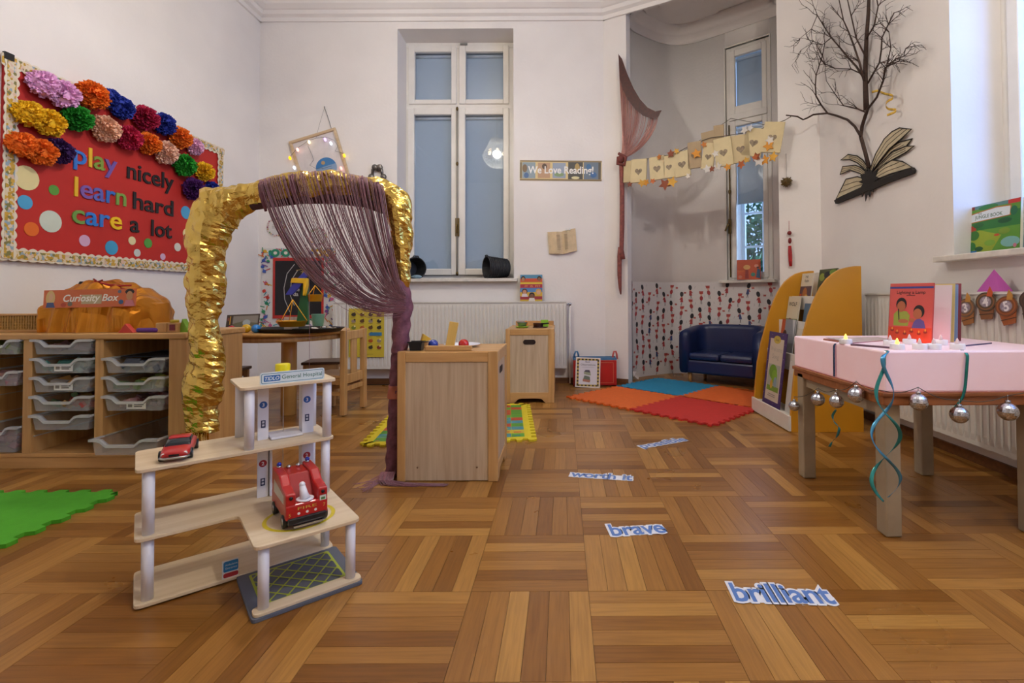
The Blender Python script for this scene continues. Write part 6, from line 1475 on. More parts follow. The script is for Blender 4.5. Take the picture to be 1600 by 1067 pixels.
def bcbook(label, xc, k, w, h, base, items, dy=0.03, cat='book', tilt=-9, name='picture_book', t=0.008):
    y, z, zl = tiers[k]; p = Matrix.Translation((BX, BYf, 0)) @ Matrix.Rotation(-PI/2, 4, 'Z') @ Vector((xc, y+dy, z+0.001))
    return book(name, label, p, -PI/2, w, h, t, base, items, R(tilt), 'books on the yellow bookcase', cat=cat)
bcbook('cream and dark picture book on the top ledge of the yellow bookcase', 0.115, 3, 0.15, 0.225, '#d9cdb4', [('r', 0, 0, 1, 0.62, '#5a4450'), ('e', 0.45, 0.38, 0.2, 0.2, '#a8683a'), ('e', 0.6, 0.2, 0.22, 0.18, '#c8a052'), ('r', 0, 0, 0.2, 0.4, '#b0432a'), ('t', 'THE', 0.45, 0.86, 0.1, '#4a4038', 0.01), ('t', 'Robin', 0.5, 0.74, 0.11, '#4a4038', 0.01)], 0.02)
bcbook('leafy green and black picture book on the top ledge of the yellow bookcase', 0.36, 3, 0.2, 0.24, '#4a4f2a', [('e', 0.2, 0.8, 0.16, 0.1, '#8f9a3a'), ('e', 0.5, 0.85, 0.2, 0.09, '#2c2a28'), ('e', 0.8, 0.9, 0.2, 0.08, '#6f8a2f'), ('e', 0.3, 0.55, 0.2, 0.12, '#23221f'), ('e', 0.15, 0.35, 0.1, 0.08, '#b8b2a0'), ('e', 0.5, 0.3, 0.3, 0.2, '#7a6a3a')], 0.02)
bcbook('thin blue-grey book behind the cream wolf book on the bookcase', 0.27, 2, 0.14, 0.20, '#5f7488', [('r', 0, 0, 1, 0.1, '#3a4c5c')], 0.05)
bcbook('cream book with green foot on the third ledge of the bookcase', 0.11, 2, 0.16, 0.245, '#d2c8ae', [('r', 0, 0, 1, 0.4, '#6f7a3c'), ('e', 0.35, 0.28, 0.2, 0.14, '#7a4a34'), ('e', 0.75, 0.25, 0.15, 0.12, '#7f9a42'), ('t', 'WOLF', 0.45, 0.74, 0.15, '#3c342c', 0.02, 0.7)], 0.02)
bcbook('grey picture book with an orange edge on the second ledge of the bookcase', 0.19, 1, 0.19, 0.29, '#8a8d92', [('r', 0, 0, 0.26, 1, '#b8502a'), ('e', 0.3, 0.62, 0.16, 0.14, '#4a2420'), ('e', 0.22, 0.45, 0.16, 0.12, '#d8853a'), ('p', [(0.75, 1), (0.95, 1), (0.95, 0.6)], '#cfcfd0')], 0.02)
bcbook('pale book at the near end of the second bookcase ledge', 0.38, 1, 0.14, 0.24, '#cfc6b6', [('e', 0.5, 0.6, 0.3, 0.12, '#b87a60')], 0.02)
bcbook('purple-edged tall white song board leaning in the lowest tier of the bookcase', 0.235, 0, 0.255, 0.46, '#4a2f68',
       [('r', 0.12, 0.07, 0.76, 0.84, '#cfc2ac'), ('e', 0.5, 0.90, 0.2, 0.055, '#c2a93c'), ('t', 'Songs', 0.5, 0.885, 0.045, '#5a4a1a', 0.01), ('t', 'Welcome', 0.5, 0.74, 0.09, '#a8a090', 0.0, 0.62), ('t', 'Song', 0.5, 0.64, 0.09, '#a8a090', 0.0, 0.36), ('r', 0.17, 0.20, 0.66, 0.36, '#a8a898'), ('e', 0.45, 0.46, 0.22, 0.1, '#6f9a24'), ('e', 0.55, 0.40, 0.16, 0.09, '#7fae2c'), ('r', 0.17, 0.20, 0.66, 0.07, '#7a9a2c'), ('e', 0.42, 0.29, 0.07, 0.06, '#d0a02a'), ('e', 0.62, 0.33, 0.09, 0.07, '#8aa0a8'), ('r', 0.3, 0.15, 0.4, 0.01, '#8a8274'), ('r', 0.26, 0.125, 0.44, 0.01, '#8a8274')]
       + [('e', x, z, 0.012, 0.006, '#a89ab8') for x, z in ((0.06, 0.9), (0.05, 0.75), (0.07, 0.6), (0.05, 0.45), (0.06, 0.3), (0.05, 0.15), (0.94, 0.85), (0.95, 0.66), (0.93, 0.5), (0.95, 0.34), (0.94, 0.2), (0.3, 0.03), (0.6, 0.04), (0.2, 0.96), (0.8, 0.97))], -0.004, 'song board', -7, 'song_board', 0.004)
bcbook('plain white card standing beside the purple-edged song board', 0.43, 0, 0.1, 0.3, '#d6d0c6', [], 0.02, 'card', -7, 'white_card', 0.003)

# ================================================================== table with the glowing light box
tx0, ty0, ty1 = 1.015, 1.585, 2.195; tx1 = 1.62
tl_ = T('play_table', 'low table with paper-wrapped legs and an orange-brown wooden frame', 'table', (0, 0, 0)); tl_.location = (tx0, ty0, 0)
M_KRAFT = mat('kraft_wrap', '#a29279', 0.6, var=0.12, scale=9, bump=0.3, bscale=25)
def leg_(px0, px1, pyb):
    a, b = F(px0, pyb), F(px1, pyb); return a
for x, y in ((0.012, 0.016), (0.0, 0.53), (0.515, 0.555), (0.475, 0.016)):
    w = 0.051
    MB().box(x, x+w, y, y+w, 0.001, 0.44).build('leg', M_KRAFT, tl_, bevel=0.004)
ZA0, ZA1 = 0.412, 0.462
MB().box(0, tx1-tx0, 0, ty1-ty0, ZA0+0.008, ZA1-0.012).build('frame', wood('table_wood', '#8a4f24', '#a8683a', 'x', 0.45), tl_, bevel=0.003)
MB().box(-0.006, tx1-tx0+0.006, -0.006, ty1-ty0+0.006, ZA1-0.014, ZA1).build('top', wood('table_wood', '#8a4f24', '#a8683a', 'x', 0.45), tl_, bevel=0.003)
MB().box(0.014, 0.03, 0.03, ty1-ty0-0.03, ZA0-0.028, ZA0+0.008).build('side_rail', M_KRAFT, tl_)
ZB = 0.592
M_ACR = mat('lit_acrylic', '#efe3e6', 0.3, var=0.03, emis='#ff8f9e', es=0.15)
lb = T('light_box', 'white acrylic light box glowing pink on the low table', 'light box', (tx0, ty0, ZA1+0.0005)); MB().box(0.002, tx1-tx0+0.02, -0.004, ty1-ty0, 0, ZB-ZA1).build('acrylic_body', M_ACR, lb, bevel=0.006)
lamp('light_box_glow', 'POINT', (1.33, 1.83, ZB+0.03), 0.35, (1.0, 0.35, 0.4), 0.05)
def onL(px, py): p = AZ(px, py, ZB); return (p.x, p.y, ZB+0.0006)
# tea lights
def tealight(label, px, py, lit, rz=0.0):
    t = T('tea_light', label, 'candle', onL(px, py), rz, 'electric tea lights on the light box'); m = MB()
    M_T = mat('tea_white', '#ece8ea', 0.4, var=0.02)
    MB().lathe([(0, 0), (0.0205, 0), (0.021, 0.002), (0.021, 0.017), (0.0195, 0.0185), (0.017, 0.0165), (0, 0.0155)], 24).build('body', M_T, t)
    MB().lathe([(0.0, 0.0155), (0.005, 0.0165), (0.0062, 0.021), (0.0042, 0.029), (0.0012, 0.036), (0, 0.0365)], 10).build('flame', mat('flame_lit', '#ffd27a', 0.4, emis='#ffb53a', es=4.0) if lit else mat('flame_off', '#ead2d0', 0.4), t)
for a in (('lit tea light nearest the far corner of the light box, alone beside the blue ribbon', 1321.5, 537.5, 1), ('lit tea light at the edge of the light box in front of the red book', 1402, 546, 1), ('unlit tea light just behind the lit one before the red book', 1391, 540, 0), ('unlit tea light touching the foot of the red book', 1421, 538, 0),
          ('unlit tea light in the middle of the cluster before the red book', 1437, 546, 0), ('unlit tea light at the edge, third from the teal ribbon', 1459, 546, 0), ('unlit tea light behind the cluster by the corner of the red book', 1470, 539, 0), ('unlit tea light alone nearest the teal ribbon on the light box', 1496, 546, 0)): tealight(*a)
# sheets lying on top
for k, (lb_, pts, c) in enumerate((('long thin brown-edged paper strip lying by the blue ribbon', ((1287, 529.5), (1312, 533), (1310, 535), (1286, 531.5)), '#8a4a2e'), ('dark-edged paper sheet lying on the light box before the red book', ((1330, 537.5), (1395, 543), (1392, 545), (1329, 540)), '#4a2030'), ('thin dark blue strip lying beside the last tea light', ((1508, 540), (1550, 536), (1550, 537.4), (1509, 541.5)), '#3a3560'))):
    v = [AZ(a, b, ZB) for a, b in pts]; c0_ = v[0]
    m = MB(); m.prism([(p.x-c0_.x, p.y-c0_.y) for p in v], 0, 0.0018); tag(m.build('paper_strip', mat('strip_%d' % k, c, 0.6), None, loc=(c0_.x, c0_.y, ZB+0.0006)), lb_, 'paper')
v = [AZ(a, b, ZB) for a, b in ((1290, 529), (1372, 528), (1395, 532), (1330, 537))]; m = MB(); m.prism([(p.x-v[0].x, p.y-v[0].y) for p in v], 0, 0.0012)
tag(m.build('paper_sheet', mat('grey_sheet', '#b9a8a2', 0.6, var=0.2, scale=30), None, loc=(v[0].x, v[0].y, ZB+0.003)), 'greyish printed sheet lying flat behind the tea lights', 'paper')
# red book standing on the light box with more books behind it
bp0, bp1 = AZ(1391, 533, ZB), AZ(1460, 538, ZB)
ba = math.atan2(bp1.y-bp0.y, bp1.x-bp0.x); bwd = (bp1-bp0).length
c_ = (bp0+bp1)/2
FL, SK = '#e39a3a', '#a85f3c'
book('picture_book', 'red picture book titled Lighting a Lamp standing on the light box', (c_.x, c_.y+0.012, ZB+0.001), ba, bwd*1.0, 0.222, 0.008, '#c8524a',
     [('r', 0, 0.91, 1, 0.035, '#3a3f86'), ('r', 0, 0.0, 1, 0.25, '#c8401f'), ('t', 'Lighting a Lamp', 0.5, 0.82, 0.075, '#2a1c1c', 0.008, 0.66), ('r', 0.4, 0.785, 0.2, 0.012, '#6a2a2a'),
      ('p', [(0.12, 0.27), (0.46, 0.27), (0.5, 0.45), (0.42, 0.52), (0.2, 0.53), (0.12, 0.47)], '#8f9a3a'), ('e', 0.29, 0.64, 0.125, 0.115, '#1c1214'), ('e', 0.29, 0.6, 0.1, 0.095, SK), ('p', [(0.21, 0.56), (0.24, 0.56), (0.26, 0.38), (0.24, 0.36)], '#1c1214'), ('e', 0.35, 0.35, 0.12, 0.035, SK),
      ('p', [(0.55, 0.24), (0.86, 0.24), (0.82, 0.36), (0.7, 0.41), (0.6, 0.36)], '#5a4a86'), ('e', 0.7, 0.52, 0.125, 0.11, '#1c1214'), ('e', 0.67, 0.48, 0.1, 0.09, SK), ('e', 0.55, 0.37, 0.07, 0.035, SK)]
     + [('e', x, z, 0.045, 0.022, '#8f2a18') for x, z in ((0.1, 0.19), (0.22, 0.15), (0.4, 0.14), (0.55, 0.18), (0.72, 0.15), (0.86, 0.18))] + [('e', x, z+0.03, 0.014, 0.022, FL) for x, z in ((0.1, 0.19), (0.22, 0.15), (0.4, 0.14), (0.55, 0.18), (0.72, 0.15), (0.86, 0.18))], R(-7))
for k, (lbb, cc, dx, da, hh) in enumerate((('white-covered book standing just behind the red book', '#d8d0d4', 0.030, 0.42, 0.215), ('pale yellow book fanned behind the red book', '#d8c07a', 0.058, 0.55, 0.22), ('light blue book fanned behind the yellow one on the light box', '#7f9ac4', 0.085, 0.66, 0.218), ('thin maroon book, last of the fan behind the red book', '#8a4048', 0.105, 0.78, 0.222))):
    yk = c_.y+0.035+0.022*k; xr = (1465+6.5*k-878)/780*yk; ak = ba+0.10+0.05*k
    book('picture_book', lbb, (xr-0.08*math.cos(ak), yk+0.01, ZB+0.001), ak, 0.16, hh, 0.006, cc, [('r', 0.9, 0.0, 0.1, 1, cc)], R(-8), 'books fanned behind the red book')
# ribbons
def ribbon(name, label, pts, w, c1, n=60, twist=None, group=None):
    o0 = Vector(pts[0]); m = MB(); P = resample([(Vector(p), 0) for p in pts], n); vs = []
    for i, (p, _) in enumerate(P):
        a = twist(i/n) if twist else 0.0; d = Vector((math.cos(a), math.sin(a), 0))*w/2; vs += [tuple(p-d-o0), tuple(p+d-o0)]
    m.add(vs, [(2*i, 2*i+1, 2*i+3, 2*i+2) for i in range(n)], True); o = m.build(name, mat('ribbon_'+c1, c1, 0.22, var=0.25, scale=14, metal=0.3), None, loc=o0)
    sd_ = o.modifiers.new('thick', 'SOLIDIFY'); sd_.thickness = 0.0008; return tag(o, label, 'ribbon', group)
YF_ = ty0-0.007
q0, q1 = AX(1303, 536, tx0-0.003), AX(1303, 588, tx0-0.003)
ribbon('ribbon', 'short straight dark blue ribbon hanging down the side of the light box', [(tx0+0.01, q0.y, ZB+0.001), (tx0-0.004, q0.y, ZB-0.003), (tx0-0.005, q0.y, q1.z)], 0.011, '#123a66', 30, lambda t: PI/2)
def helix(px0, pyt, pyb, amp, turns, ph, y0, n=90):
    out = []
    for i in range(n+1):
        t = i/n; c = AY(px0+ (pyb-pyt)*0.0*t, pyt+(pyb-pyt)*t, y0); a = amp*(0.15+min(1, t*2.2)*0.85)/780*y0
        out.append((c.x+a*math.cos(ph+turns*2*PI*t), y0-0.012-0.3*a+a*0.3*math.sin(ph+turns*2*PI*t), c.z))
    return out
hx1 = helix(1376, 556, 776, 22, 1.6, 0.6, YF_-0.006); hx2 = helix(1376, 556, 774, 22, 1.6, 0.6+PI, YF_-0.006)
tp = [(AY(1388, 552, ty0).x, ty0+0.012, ZB+0.001), (AY(1386, 553, ty0).x, YF_, ZB+0.0)]
ribbon('ribbon', 'long curled teal ribbon hanging in front of the near table leg', tp+hx1, 0.011, '#2f8a86', 110, lambda t: 0.8*math.sin(t*20))
ribbon('ribbon', 'long curled light blue ribbon twined with the teal one at the near table leg', [(p[0]+0.004, p[1], p[2]) for p in tp]+hx2, 0.011, '#4a93b8', 110, lambda t: 0.8*math.sin(t*20+1.5))
rp_ = [AY(a, b, YF_-0.004) for a, b in ((1512, 553), (1510, 580), (1508, 605), (1504, 622), (1494, 634), (1489, 640))]
ribbon('ribbon', 'teal ribbon hanging straight down the front of the light box', [(rp_[0].x, ty0+0.012, ZB+0.0012)]+[tuple(p) for p in rp_], 0.010, '#1f7f74', 50)
rl = [AX(a, b, tx0-0.02) for a, b in ((1306, 640), (1300, 650), (1302, 658), (1312, 668), (1309, 680), (1300, 690), (1296, 698))]
ribbon('ribbon', 'small curled blue-green ribbon end hanging under the side of the table', [tuple(p) for p in rl], 0.009, '#3a8a94', 50, lambda t: PI/2+0.9*math.sin(t*14))
# string of mirror balls
dg = T('mirror_ball_garland', 'wire garland of small mirror balls hung around the edge of the low table', 'garland', (tx0, ty0, ZA0))
M_MIR = mat('mirror_tile', '#c6c9d2', 0.26, 1.0, var=0.5, scale=260); M_WIRE = mat('garland_wire', '#4c4a3c', 0.5, 0.4)
off = Vector((tx0, ty0, ZA0)); wire = []
for px, py, r, side in ((1241, 634, 8, 1), (1278, 624, 10, 1), (1307, 627, 10.5, 1), (1338, 617, 12, 1), (1435, 628, 13, 0), (1499, 648, 13, 0), (1575, 643, 14, 0)):
    p = AX(px, py, tx0-0.026) if side else AY(px, py, ty0-0.032)
    rr_ = r/780*p.y; c = p-off
    m = MB(); m.sphere(tuple(c), rr_, 18, 12, (1, 1, 1), False); bl = m.build('mirror_ball', M_MIR, dg)
    m = MB(); m.X = Matrix.Translation(c+Vector((0, 0, rr_*0.95))); m.cyl((0, 0), rr_*0.28, 0, rr_*0.3, 10); m.tube([(0, 0, rr_*0.3), (0, 0, rr_*0.9)], 0.0012, 5); m.build('cap', M_STEEL, bl)
    wire.append((c.x, c.y, c.z+rr_*1.75, side))
pts = [Vector(w[:3]) for w in wire]; full_ = []
pts.insert(4, Vector((-0.03, -0.035, pts[3].z-0.004)))
for a, b in zip(pts, pts[1:]):
    for k in range(6):
        t = k/6; full_.append(a.lerp(b, t)-Vector((0, 0, 0.012*math.sin(PI*t))))
full_.append(pts[-1]); full_.append(pts[-1]+Vector((0.12, 0, 0.02)))
MB().tube(full_, 0.0013, 5).build('wire', M_WIRE, dg)

# ================================================================== wall side: radiator, paper pots, sill book
rp0 = AX(1352, 466, XR-0.11); rz_t = 0.775; rz_b = 0.115
radiator('radiator', 'white panel radiator on the wall behind the low table', (XR-0.11, rp0.y, 0), -PI/2, 2.2, rz_t-rz_b, rz_b, 0.085)
RX = XR-0.118
for lb_, px, py, num, body, rim, tilt, cxx in (('dark brown paper flowerpot numbered 2, half hidden by the fanned books', 1488, 473, '2', '#46332a', '#3a2c26', 0, 0), ('tan paper flowerpot numbered 3, tilted, hung low on the radiator', 1510, 484, '3', '#a06a3a', '#6f5a48', -16, 0), ('olive brown paper flowerpot numbered 4 on the radiator beside the pink pyramid', 1541, 475, '4', '#8a5a36', '#54442e', -6, 0), ('rust orange paper flowerpot numbered 5 under the pink pyramid', 1574, 482, '5', '#a35a2a', '#7a4a2c', -14, 0), ('brown paper flowerpot cut by the edge of the frame', 1612, 474, '6', '#5a4030', '#46342a', 0, 0)):
    c = AX(px, py+2, RX-0.003); s = 0.106
    t = T('paper_pot', lb_, 'decoration', (RX, c.y, c.z), rot=(0, R(tilt), 0), group='paper flowerpots on the radiator'); t.rotation_euler = (Matrix.Rotation(-PI/2, 3, 'Z') @ Matrix.Rotation(R(tilt), 3, 'Y')).to_euler()
    m = MB(); m.color = hx(body); m.prism([(-0.32*s, -0.55*s), (0.2*s, -0.55*s), (0.42*s, 0.1*s), (-0.42*s, 0.1*s)], -0.003, -0.0005, 'y'); m.color = hx('#2a1f1a'); bd = m.build('pot_body', print_mat(), t)
    q = MB(); q.color = hx('#3a2a20'); q.face([(-0.38*s, -0.0032, -0.36*s), (0.3*s, -0.0032, -0.36*s), (0.31*s, -0.0032, -0.33*s), (-0.385*s, -0.0032, -0.33*s)]); q.build('print', print_mat(), bd)
    m = MB(); m.color = hx(rim); m.prism(ell(0, 0.14*s, 0.48*s, 0.38*s, 28), -0.005, -0.0031, 'y'); rm_ = m.build('pot_rim', print_mat(), t)
    q = MB(); q.color = hx(body); q.face([(x, -0.0052, z) for x, z in ell(0, 0.14*s, 0.41*s, 0.32*s, 24)]); q.color = hx(rim); q.face([(x, -0.0053, z) for x, z in ell(0, 0.14*s, 0.35*s, 0.27*s, 24)])
    q.color = hx('#948a96'); q.face([(x, -0.0054, z) for x, z in ell(0, 0.14*s, 0.27*s, 0.21*s, 14)]); q.color = hx('#b4aab4')
    for k in range(4): a = k*PI/2+0.5; q.face([(x, -0.0055, z) for x, z in ell(0.15*s*math.cos(a), 0.14*s+0.12*s*math.sin(a), 0.07*s, 0.05*s, 8)])
    q.color = hx('#f0ebea'); q.text(num, 0, -0.03*s, 0.5*s, -0.0057, 0.03); q.build('print', print_mat(), rm_)
    m = MB(); m.color = hx('#c4562a' if num in '24' else '#c08a3c'); m.prism([(0.1*s, 0.36*s), (0.34*s, 0.30*s), (0.40*s, 0.48*s), (0.30*s, 0.72*s), (0.18*s, 0.56*s)] if num != '2' else [(-0.1*s, 0.45*s), (0.16*s, 0.42*s), (0.12*s, 0.6*s), (0.04*s, 0.8*s), (-0.05*s, 0.6*s)], -0.007, -0.0056, 'y'); m.build('flame', print_mat(), t)
pp = AX(1557, 487, XR-0.06)
m = MB(); m.add([(-0.055, -0.03, 0), (0.055, -0.03, 0), (0.055, 0.03, 0), (-0.055, 0.03, 0), (0, 0, 0.095)], [(3, 2, 1, 0), (0, 1, 4), (1, 2, 4), (2, 3, 4), (3, 0, 4)]); tag(m.build('paper_pyramid', mat('pink_paper', '#b04fa0', 0.6, var=0.05), None, loc=(XR-0.066, pp.y, rz_t+0.0075), rz=-PI/2), 'bright pink folded paper pyramid standing on top of the radiator', 'decoration')
# books on the sill
jb0, jb1 = AX(1515, 393, 1.985), AX(1597, 383, 1.985)
jw = 0.30; jh = AX(1515, 327, 1.985).z-rz0+0.006
G = ['#2f6a2a', '#5f8f2c', '#8fae35', '#1f5a34']
jit = [('r', 0, 0, 1, 1, '#5f9a34'), ('r', 0, 0.5, 1, 0.3, '#2f7a3a'), ('p', [(0, 0), (0.5, 0), (0.7, 0.35), (0.3, 0.5), (0, 0.4)], '#9aae32'), ('r', 0, 0.0, 0.07, 1, '#a8642a'), ('p', [(0.0, 0.93), (1, 0.93), (1, 1), (0, 1)], '#5a8a8c'), ('r', 0.0, 0.93, 0.2, 0.07, '#8a2a24'), ('r', 0.8, 0.92, 0.2, 0.08, '#c2302c'), ('e', 0.45, 0.94, 0.18, 0.05, '#2f7f3c'),
       ('p', [(0.1, 0.66), (0.85, 0.70), (0.86, 0.9), (0.6, 0.92), (0.14, 0.86), (0.08, 0.8)], '#b0702a'), ('p', [(0.12, 0.68), (0.83, 0.715), (0.84, 0.88), (0.6, 0.9), (0.16, 0.84), (0.1, 0.79)], '#dfe8ee'), ('t', 'THE', 0.3, 0.815, 0.055, '#3a5a44', 0.01), ('t', 'JUNGLE BOOK', 0.46, 0.735, 0.10, '#3f6a4c', 0.012, 0.5),
       ('e', 0.75, 0.62, 0.12, 0.05, '#1c5a34'), ('e', 0.9, 0.78, 0.06, 0.09, '#1f6a4a'), ('e', 0.12, 0.52, 0.12, 0.09, '#b8402a'), ('e', 0.2, 0.4, 0.1, 0.1, '#3a7a34'), ('e', 0.28, 0.6, 0.1, 0.05, '#2a6a3a'), ('e', 0.62, 0.36, 0.05, 0.025, '#c8502a'), ('e', 0.85, 0.2, 0.16, 0.1, '#7fb8b0'), ('e', 0.3, 0.12, 0.08, 0.05, '#1f5a30'), ('e', 0.16, 0.18, 0.08, 0.09, '#2f7f3c'), ('e', 0.5, 0.22, 0.1, 0.06, '#7fae3a'), ('r', 0.08, 0.02, 0.18, 0.07, '#2f7fc0'), ('r', 0.3, 0.0, 0.6, 0.03, '#2f6a4a'), ('e', 0.75, 0.42, 0.1, 0.06, '#7a9a30'), ('e', 0.93, 0.12, 0.03, 0.04, '#c87a8a')]
book('picture_book', 'green Jungle Book picture book standing on the marble window sill', (1.988, jb0.y-jw/2+0.03, rz0+0.0008), -PI/2, jw, jh, 0.018, '#4f8a34', jit, R(-3), None, '#b8c8c4')
book('picture_book', 'second green picture book half hidden behind the jungle one', (2.025, jb0.y-0.30, rz0+0.0008), -PI/2, 0.28, jh*0.82, 0.012, '#4f8f3c', [('e', 0.5, 0.5, 0.3, 0.2, '#c8b030'), ('r', 0, 0, 1, 0.2, '#2f6a9a')], R(-3))
# orange book on the alcove sill
cb0 = AP(1170, 431, NB-NUv*0+Vector((-0.04, -0.05, 0)), Vector((-NUv.y, NUv.x, 0)))
book('picture_book', 'square orange picture book standing on the alcove window sill', (cb0.x, cb0.y, nz0+0.001), NA+R(18), 0.205, 0.185, 0.016, '#bf4a1a',
     [('r', 0, 0.0, 1, 1, '#bf4a18'), ('r', 0.02, 0.42, 0.3, 0.03, '#d8782c'), ('e', 0.42, 0.62, 0.15, 0.12, '#d8a05a'), ('p', [(0.34, 0.05), (0.5, 0.05), (0.48, 0.5), (0.36, 0.5)], '#8f2418'), ('e', 0.68, 0.25, 0.09, 0.1, '#2a7a6a'), ('p', [(0.8, 0.1), (0.98, 0.06), (0.97, 0.5), (0.86, 0.56)], '#1f4f74'), ('e', 0.82, 0.68, 0.09, 0.08, '#d88a70'), ('e', 0.14, 0.14, 0.08, 0.08, '#c8745a'), ('e', 0.88, 0.6, 0.06, 0.04, '#3a1a10')], R(-6), None, '#2a3a5a')

# ================================================================== curtain swag on the alcove edge
DP = DL-DN*0.05
def D_(px, py, k=0.0): return AP(px, py, DP-DN*k, DN)
dcp = D_(970, 250)
cs_ = T('string_curtain', 'dusky pink string curtain swagged with a dark band and knotted at the alcove edge', 'curtain', dcp)
def WC(): return WM(dcp)
band_o = [(966, 84), (972, 92), (980, 115), (990, 138), (1000, 155), (1012, 168), (1024, 174), (1034, 172)]
band_i = [(967, 98), (968, 120), (973, 140), (981, 156), (993, 171), (1005, 181), (1017, 185), (1028, 184)]
m = WC(); n = len(band_o); vs = []
for k in (0.02, 0.032):
    for a, b in zip(band_o, band_i): vs += [tuple(D_(*a, k)), tuple(D_(*b, k))]
N2 = 2*n
m.add(vs, [(2*i, 2*i+1, 2*i+3, 2*i+2) for i in range(n-1)]+[(N2+2*i, N2+2*i+2, N2+2*i+3, N2+2*i+1) for i in range(n-1)]+[(2*i, 2*i+2, N2+2*i+2, N2+2*i) for i in range(n-1)]+[(2*i+1, N2+2*i+1, N2+2*i+3, 2*i+3) for i in range(n-1)]+[(0, N2, N2+1, 1), (2*n-2, 2*n-1, N2+2*n-1, N2+2*n-2)], False)
m.build('band', mat('maroon_band', '#44190f', 0.5, var=0.3, scale=50), cs_)
M_PS = mat('dusky_thread', '#c48f83', 0.7, var=0.1, scale=30)
m = WC(); rs = random.Random(6)
def lerp_list(L_, t):
    s = t*(len(L_)-1); i = min(int(s), len(L_)-2); f = s-i; return (L_[i][0]+(L_[i+1][0]-L_[i][0])*f, L_[i][1]+(L_[i+1][1]-L_[i][1])*f)
for k in range(230):
    t = rs.random()**1.1 if k > 30 else rs.random()*0.08
    a = lerp_list(band_i, t); e = (973+rs.uniform(-3, 3), 244+rs.uniform(-4, 4)); dpt = rs.uniform(-0.008, 0.016)
    c1 = (a[0]+ (2 if t < 0.5 else -2), a[1]+(e[1]-a[1])*0.4); c2 = (977+ (a[0]-970)*0.42, 238-10*(1-t))
    m.tube(bez([D_(*a, dpt), D_(*c1, dpt), D_(*c2, dpt), D_(*e, dpt)], 12), 0.0016, 3, caps=False)
m.build('strings', M_PS, cs_)['kind'] = 'stuff'
m = WC(); m.sphere(tuple(D_(970, 249, 0.01)), 0.036, 12, 10, (0.9, 0.8, 1.0)); m.tube([D_(967, 240, 0.0), D_(978, 246, 0.03), D_(976, 258, 0.03), D_(965, 256, 0.02), D_(966, 245, 0.02)], 0.014, 8)
M_KN = mat('knot_cloth', '#74382f', 0.7, var=0.25, scale=40, bump=0.4, bscale=90)
m.build('knot', M_KN, cs_)
m = WC(); m.tube([D_(a, b, 0.005) for a, b in ((971, 256), (972, 300), (972, 350), (971, 390), (973, 405))], [0.022, 0.021, 0.022, 0.02, 0.024], 10); m.tube([D_(a, b, 0.005) for a, b in ((969, 386), (968, 400), (968, 430), (969, 450), (970, 460))], [0.018, 0.021, 0.02, 0.014, 0.006], 10); m.build('tail', mat('dusky_cloth', '#84473f', 0.7, var=0.3, scale=40, bump=0.7, bscale=120), cs_)

# ================================================================== garland of paper bags across the alcove
gp = D_(1100, 225)
gr = T('garland', 'string garland of cream paper bags with heart cut-outs and paper leaves across the alcove', 'garland', gp)
def WG(): return WM(gp)
strp = [(976, 254), (1000, 250), (1030, 245), (1055, 240), (1085, 224), (1110, 215), (1135, 212), (1160, 208), (1185, 203), (1200, 197), (1226, 188), (1236, 182)]
m = WG(); m.tube([D_(a, b, 0.012) for a, b in strp], 0.003, 6); m.tube([D_(a, b, -0.02) for a, b in ((1062, 240), (1090, 222), (1120, 200), (1142, 185), (1170, 190), (1200, 196))], 0.0022, 5); m.build('string', mat('jute', '#6a5f52', 0.8), gr)
ux_ = DU; Mx = Matrix((DU, -DN*-1, Vector((0, 0, 1)))).transposed()
def bag(px, pyt, pyb, wpx, tilt, c, ht=True, k=0.02):
    top = D_(px, pyt, k); bot = D_(px, pyb, k); sc = top.y/780/abs(DU.x)*1.0; w = wpx*sc*0.97; h = (top-bot).length
    b = MB(); c0 = top-gp; X = Matrix.Translation(c0) @ Matrix.Rotation(DIAG, 4, 'Z') @ Matrix.Rotation(R(tilt), 4, 'Y'); b.X = X
    b.box(-w/2, w/2, -0.010, 0.010, -h, 0.004); b.box(-w/2, w/2, 0.010, 0.0115, 0.004, 0.012)
    o = b.build('paper_bag', mat('bag_'+c, c, 0.75, var=0.06, scale=14), gr)
    if ht:
        q = MB(); q.X = X; s = min(w*0.29, 0.034); q.face([(x, -0.0104, z) for x, z in heart(0, -h*0.52, s)]); q.build('heart', mat('heart_grey', '#8f7f68', 0.7, var=0.35, scale=60), o)
CR, BN = '#d8c79a', '#b09a78'
for a in ((981, 253, 285, 11, 2, '#c9b68a', False), (999, 250, 285, 23, 3, CR), (1026, 246, 281, 22, -3, CR), (1045, 244, 278, 16, -2, CR), (1064, 238, 276, 22, -5, CR), (1085, 223, 263, 19, -1, BN), (1106, 207, 230, 19, -6, BN, False, -0.005), (1123, 197, 218, 14, 0, BN, False, -0.008), (1110, 225, 264, 17, 9, CR), (1128, 217, 260, 24, -6, CR, True, 0.035), (1156, 212, 254, 24, -3, '#cdbb90'), (1183, 202, 244, 27, 14, CR), (1211, 192, 238, 27, 10, CR, True, 0.028)): bag(*a)
rs = random.Random(14); lc = ['#c8782a', '#d8922a', '#8a4424', '#dcd6cc', '#b8602a', '#d9a53c', '#e0dcd6']
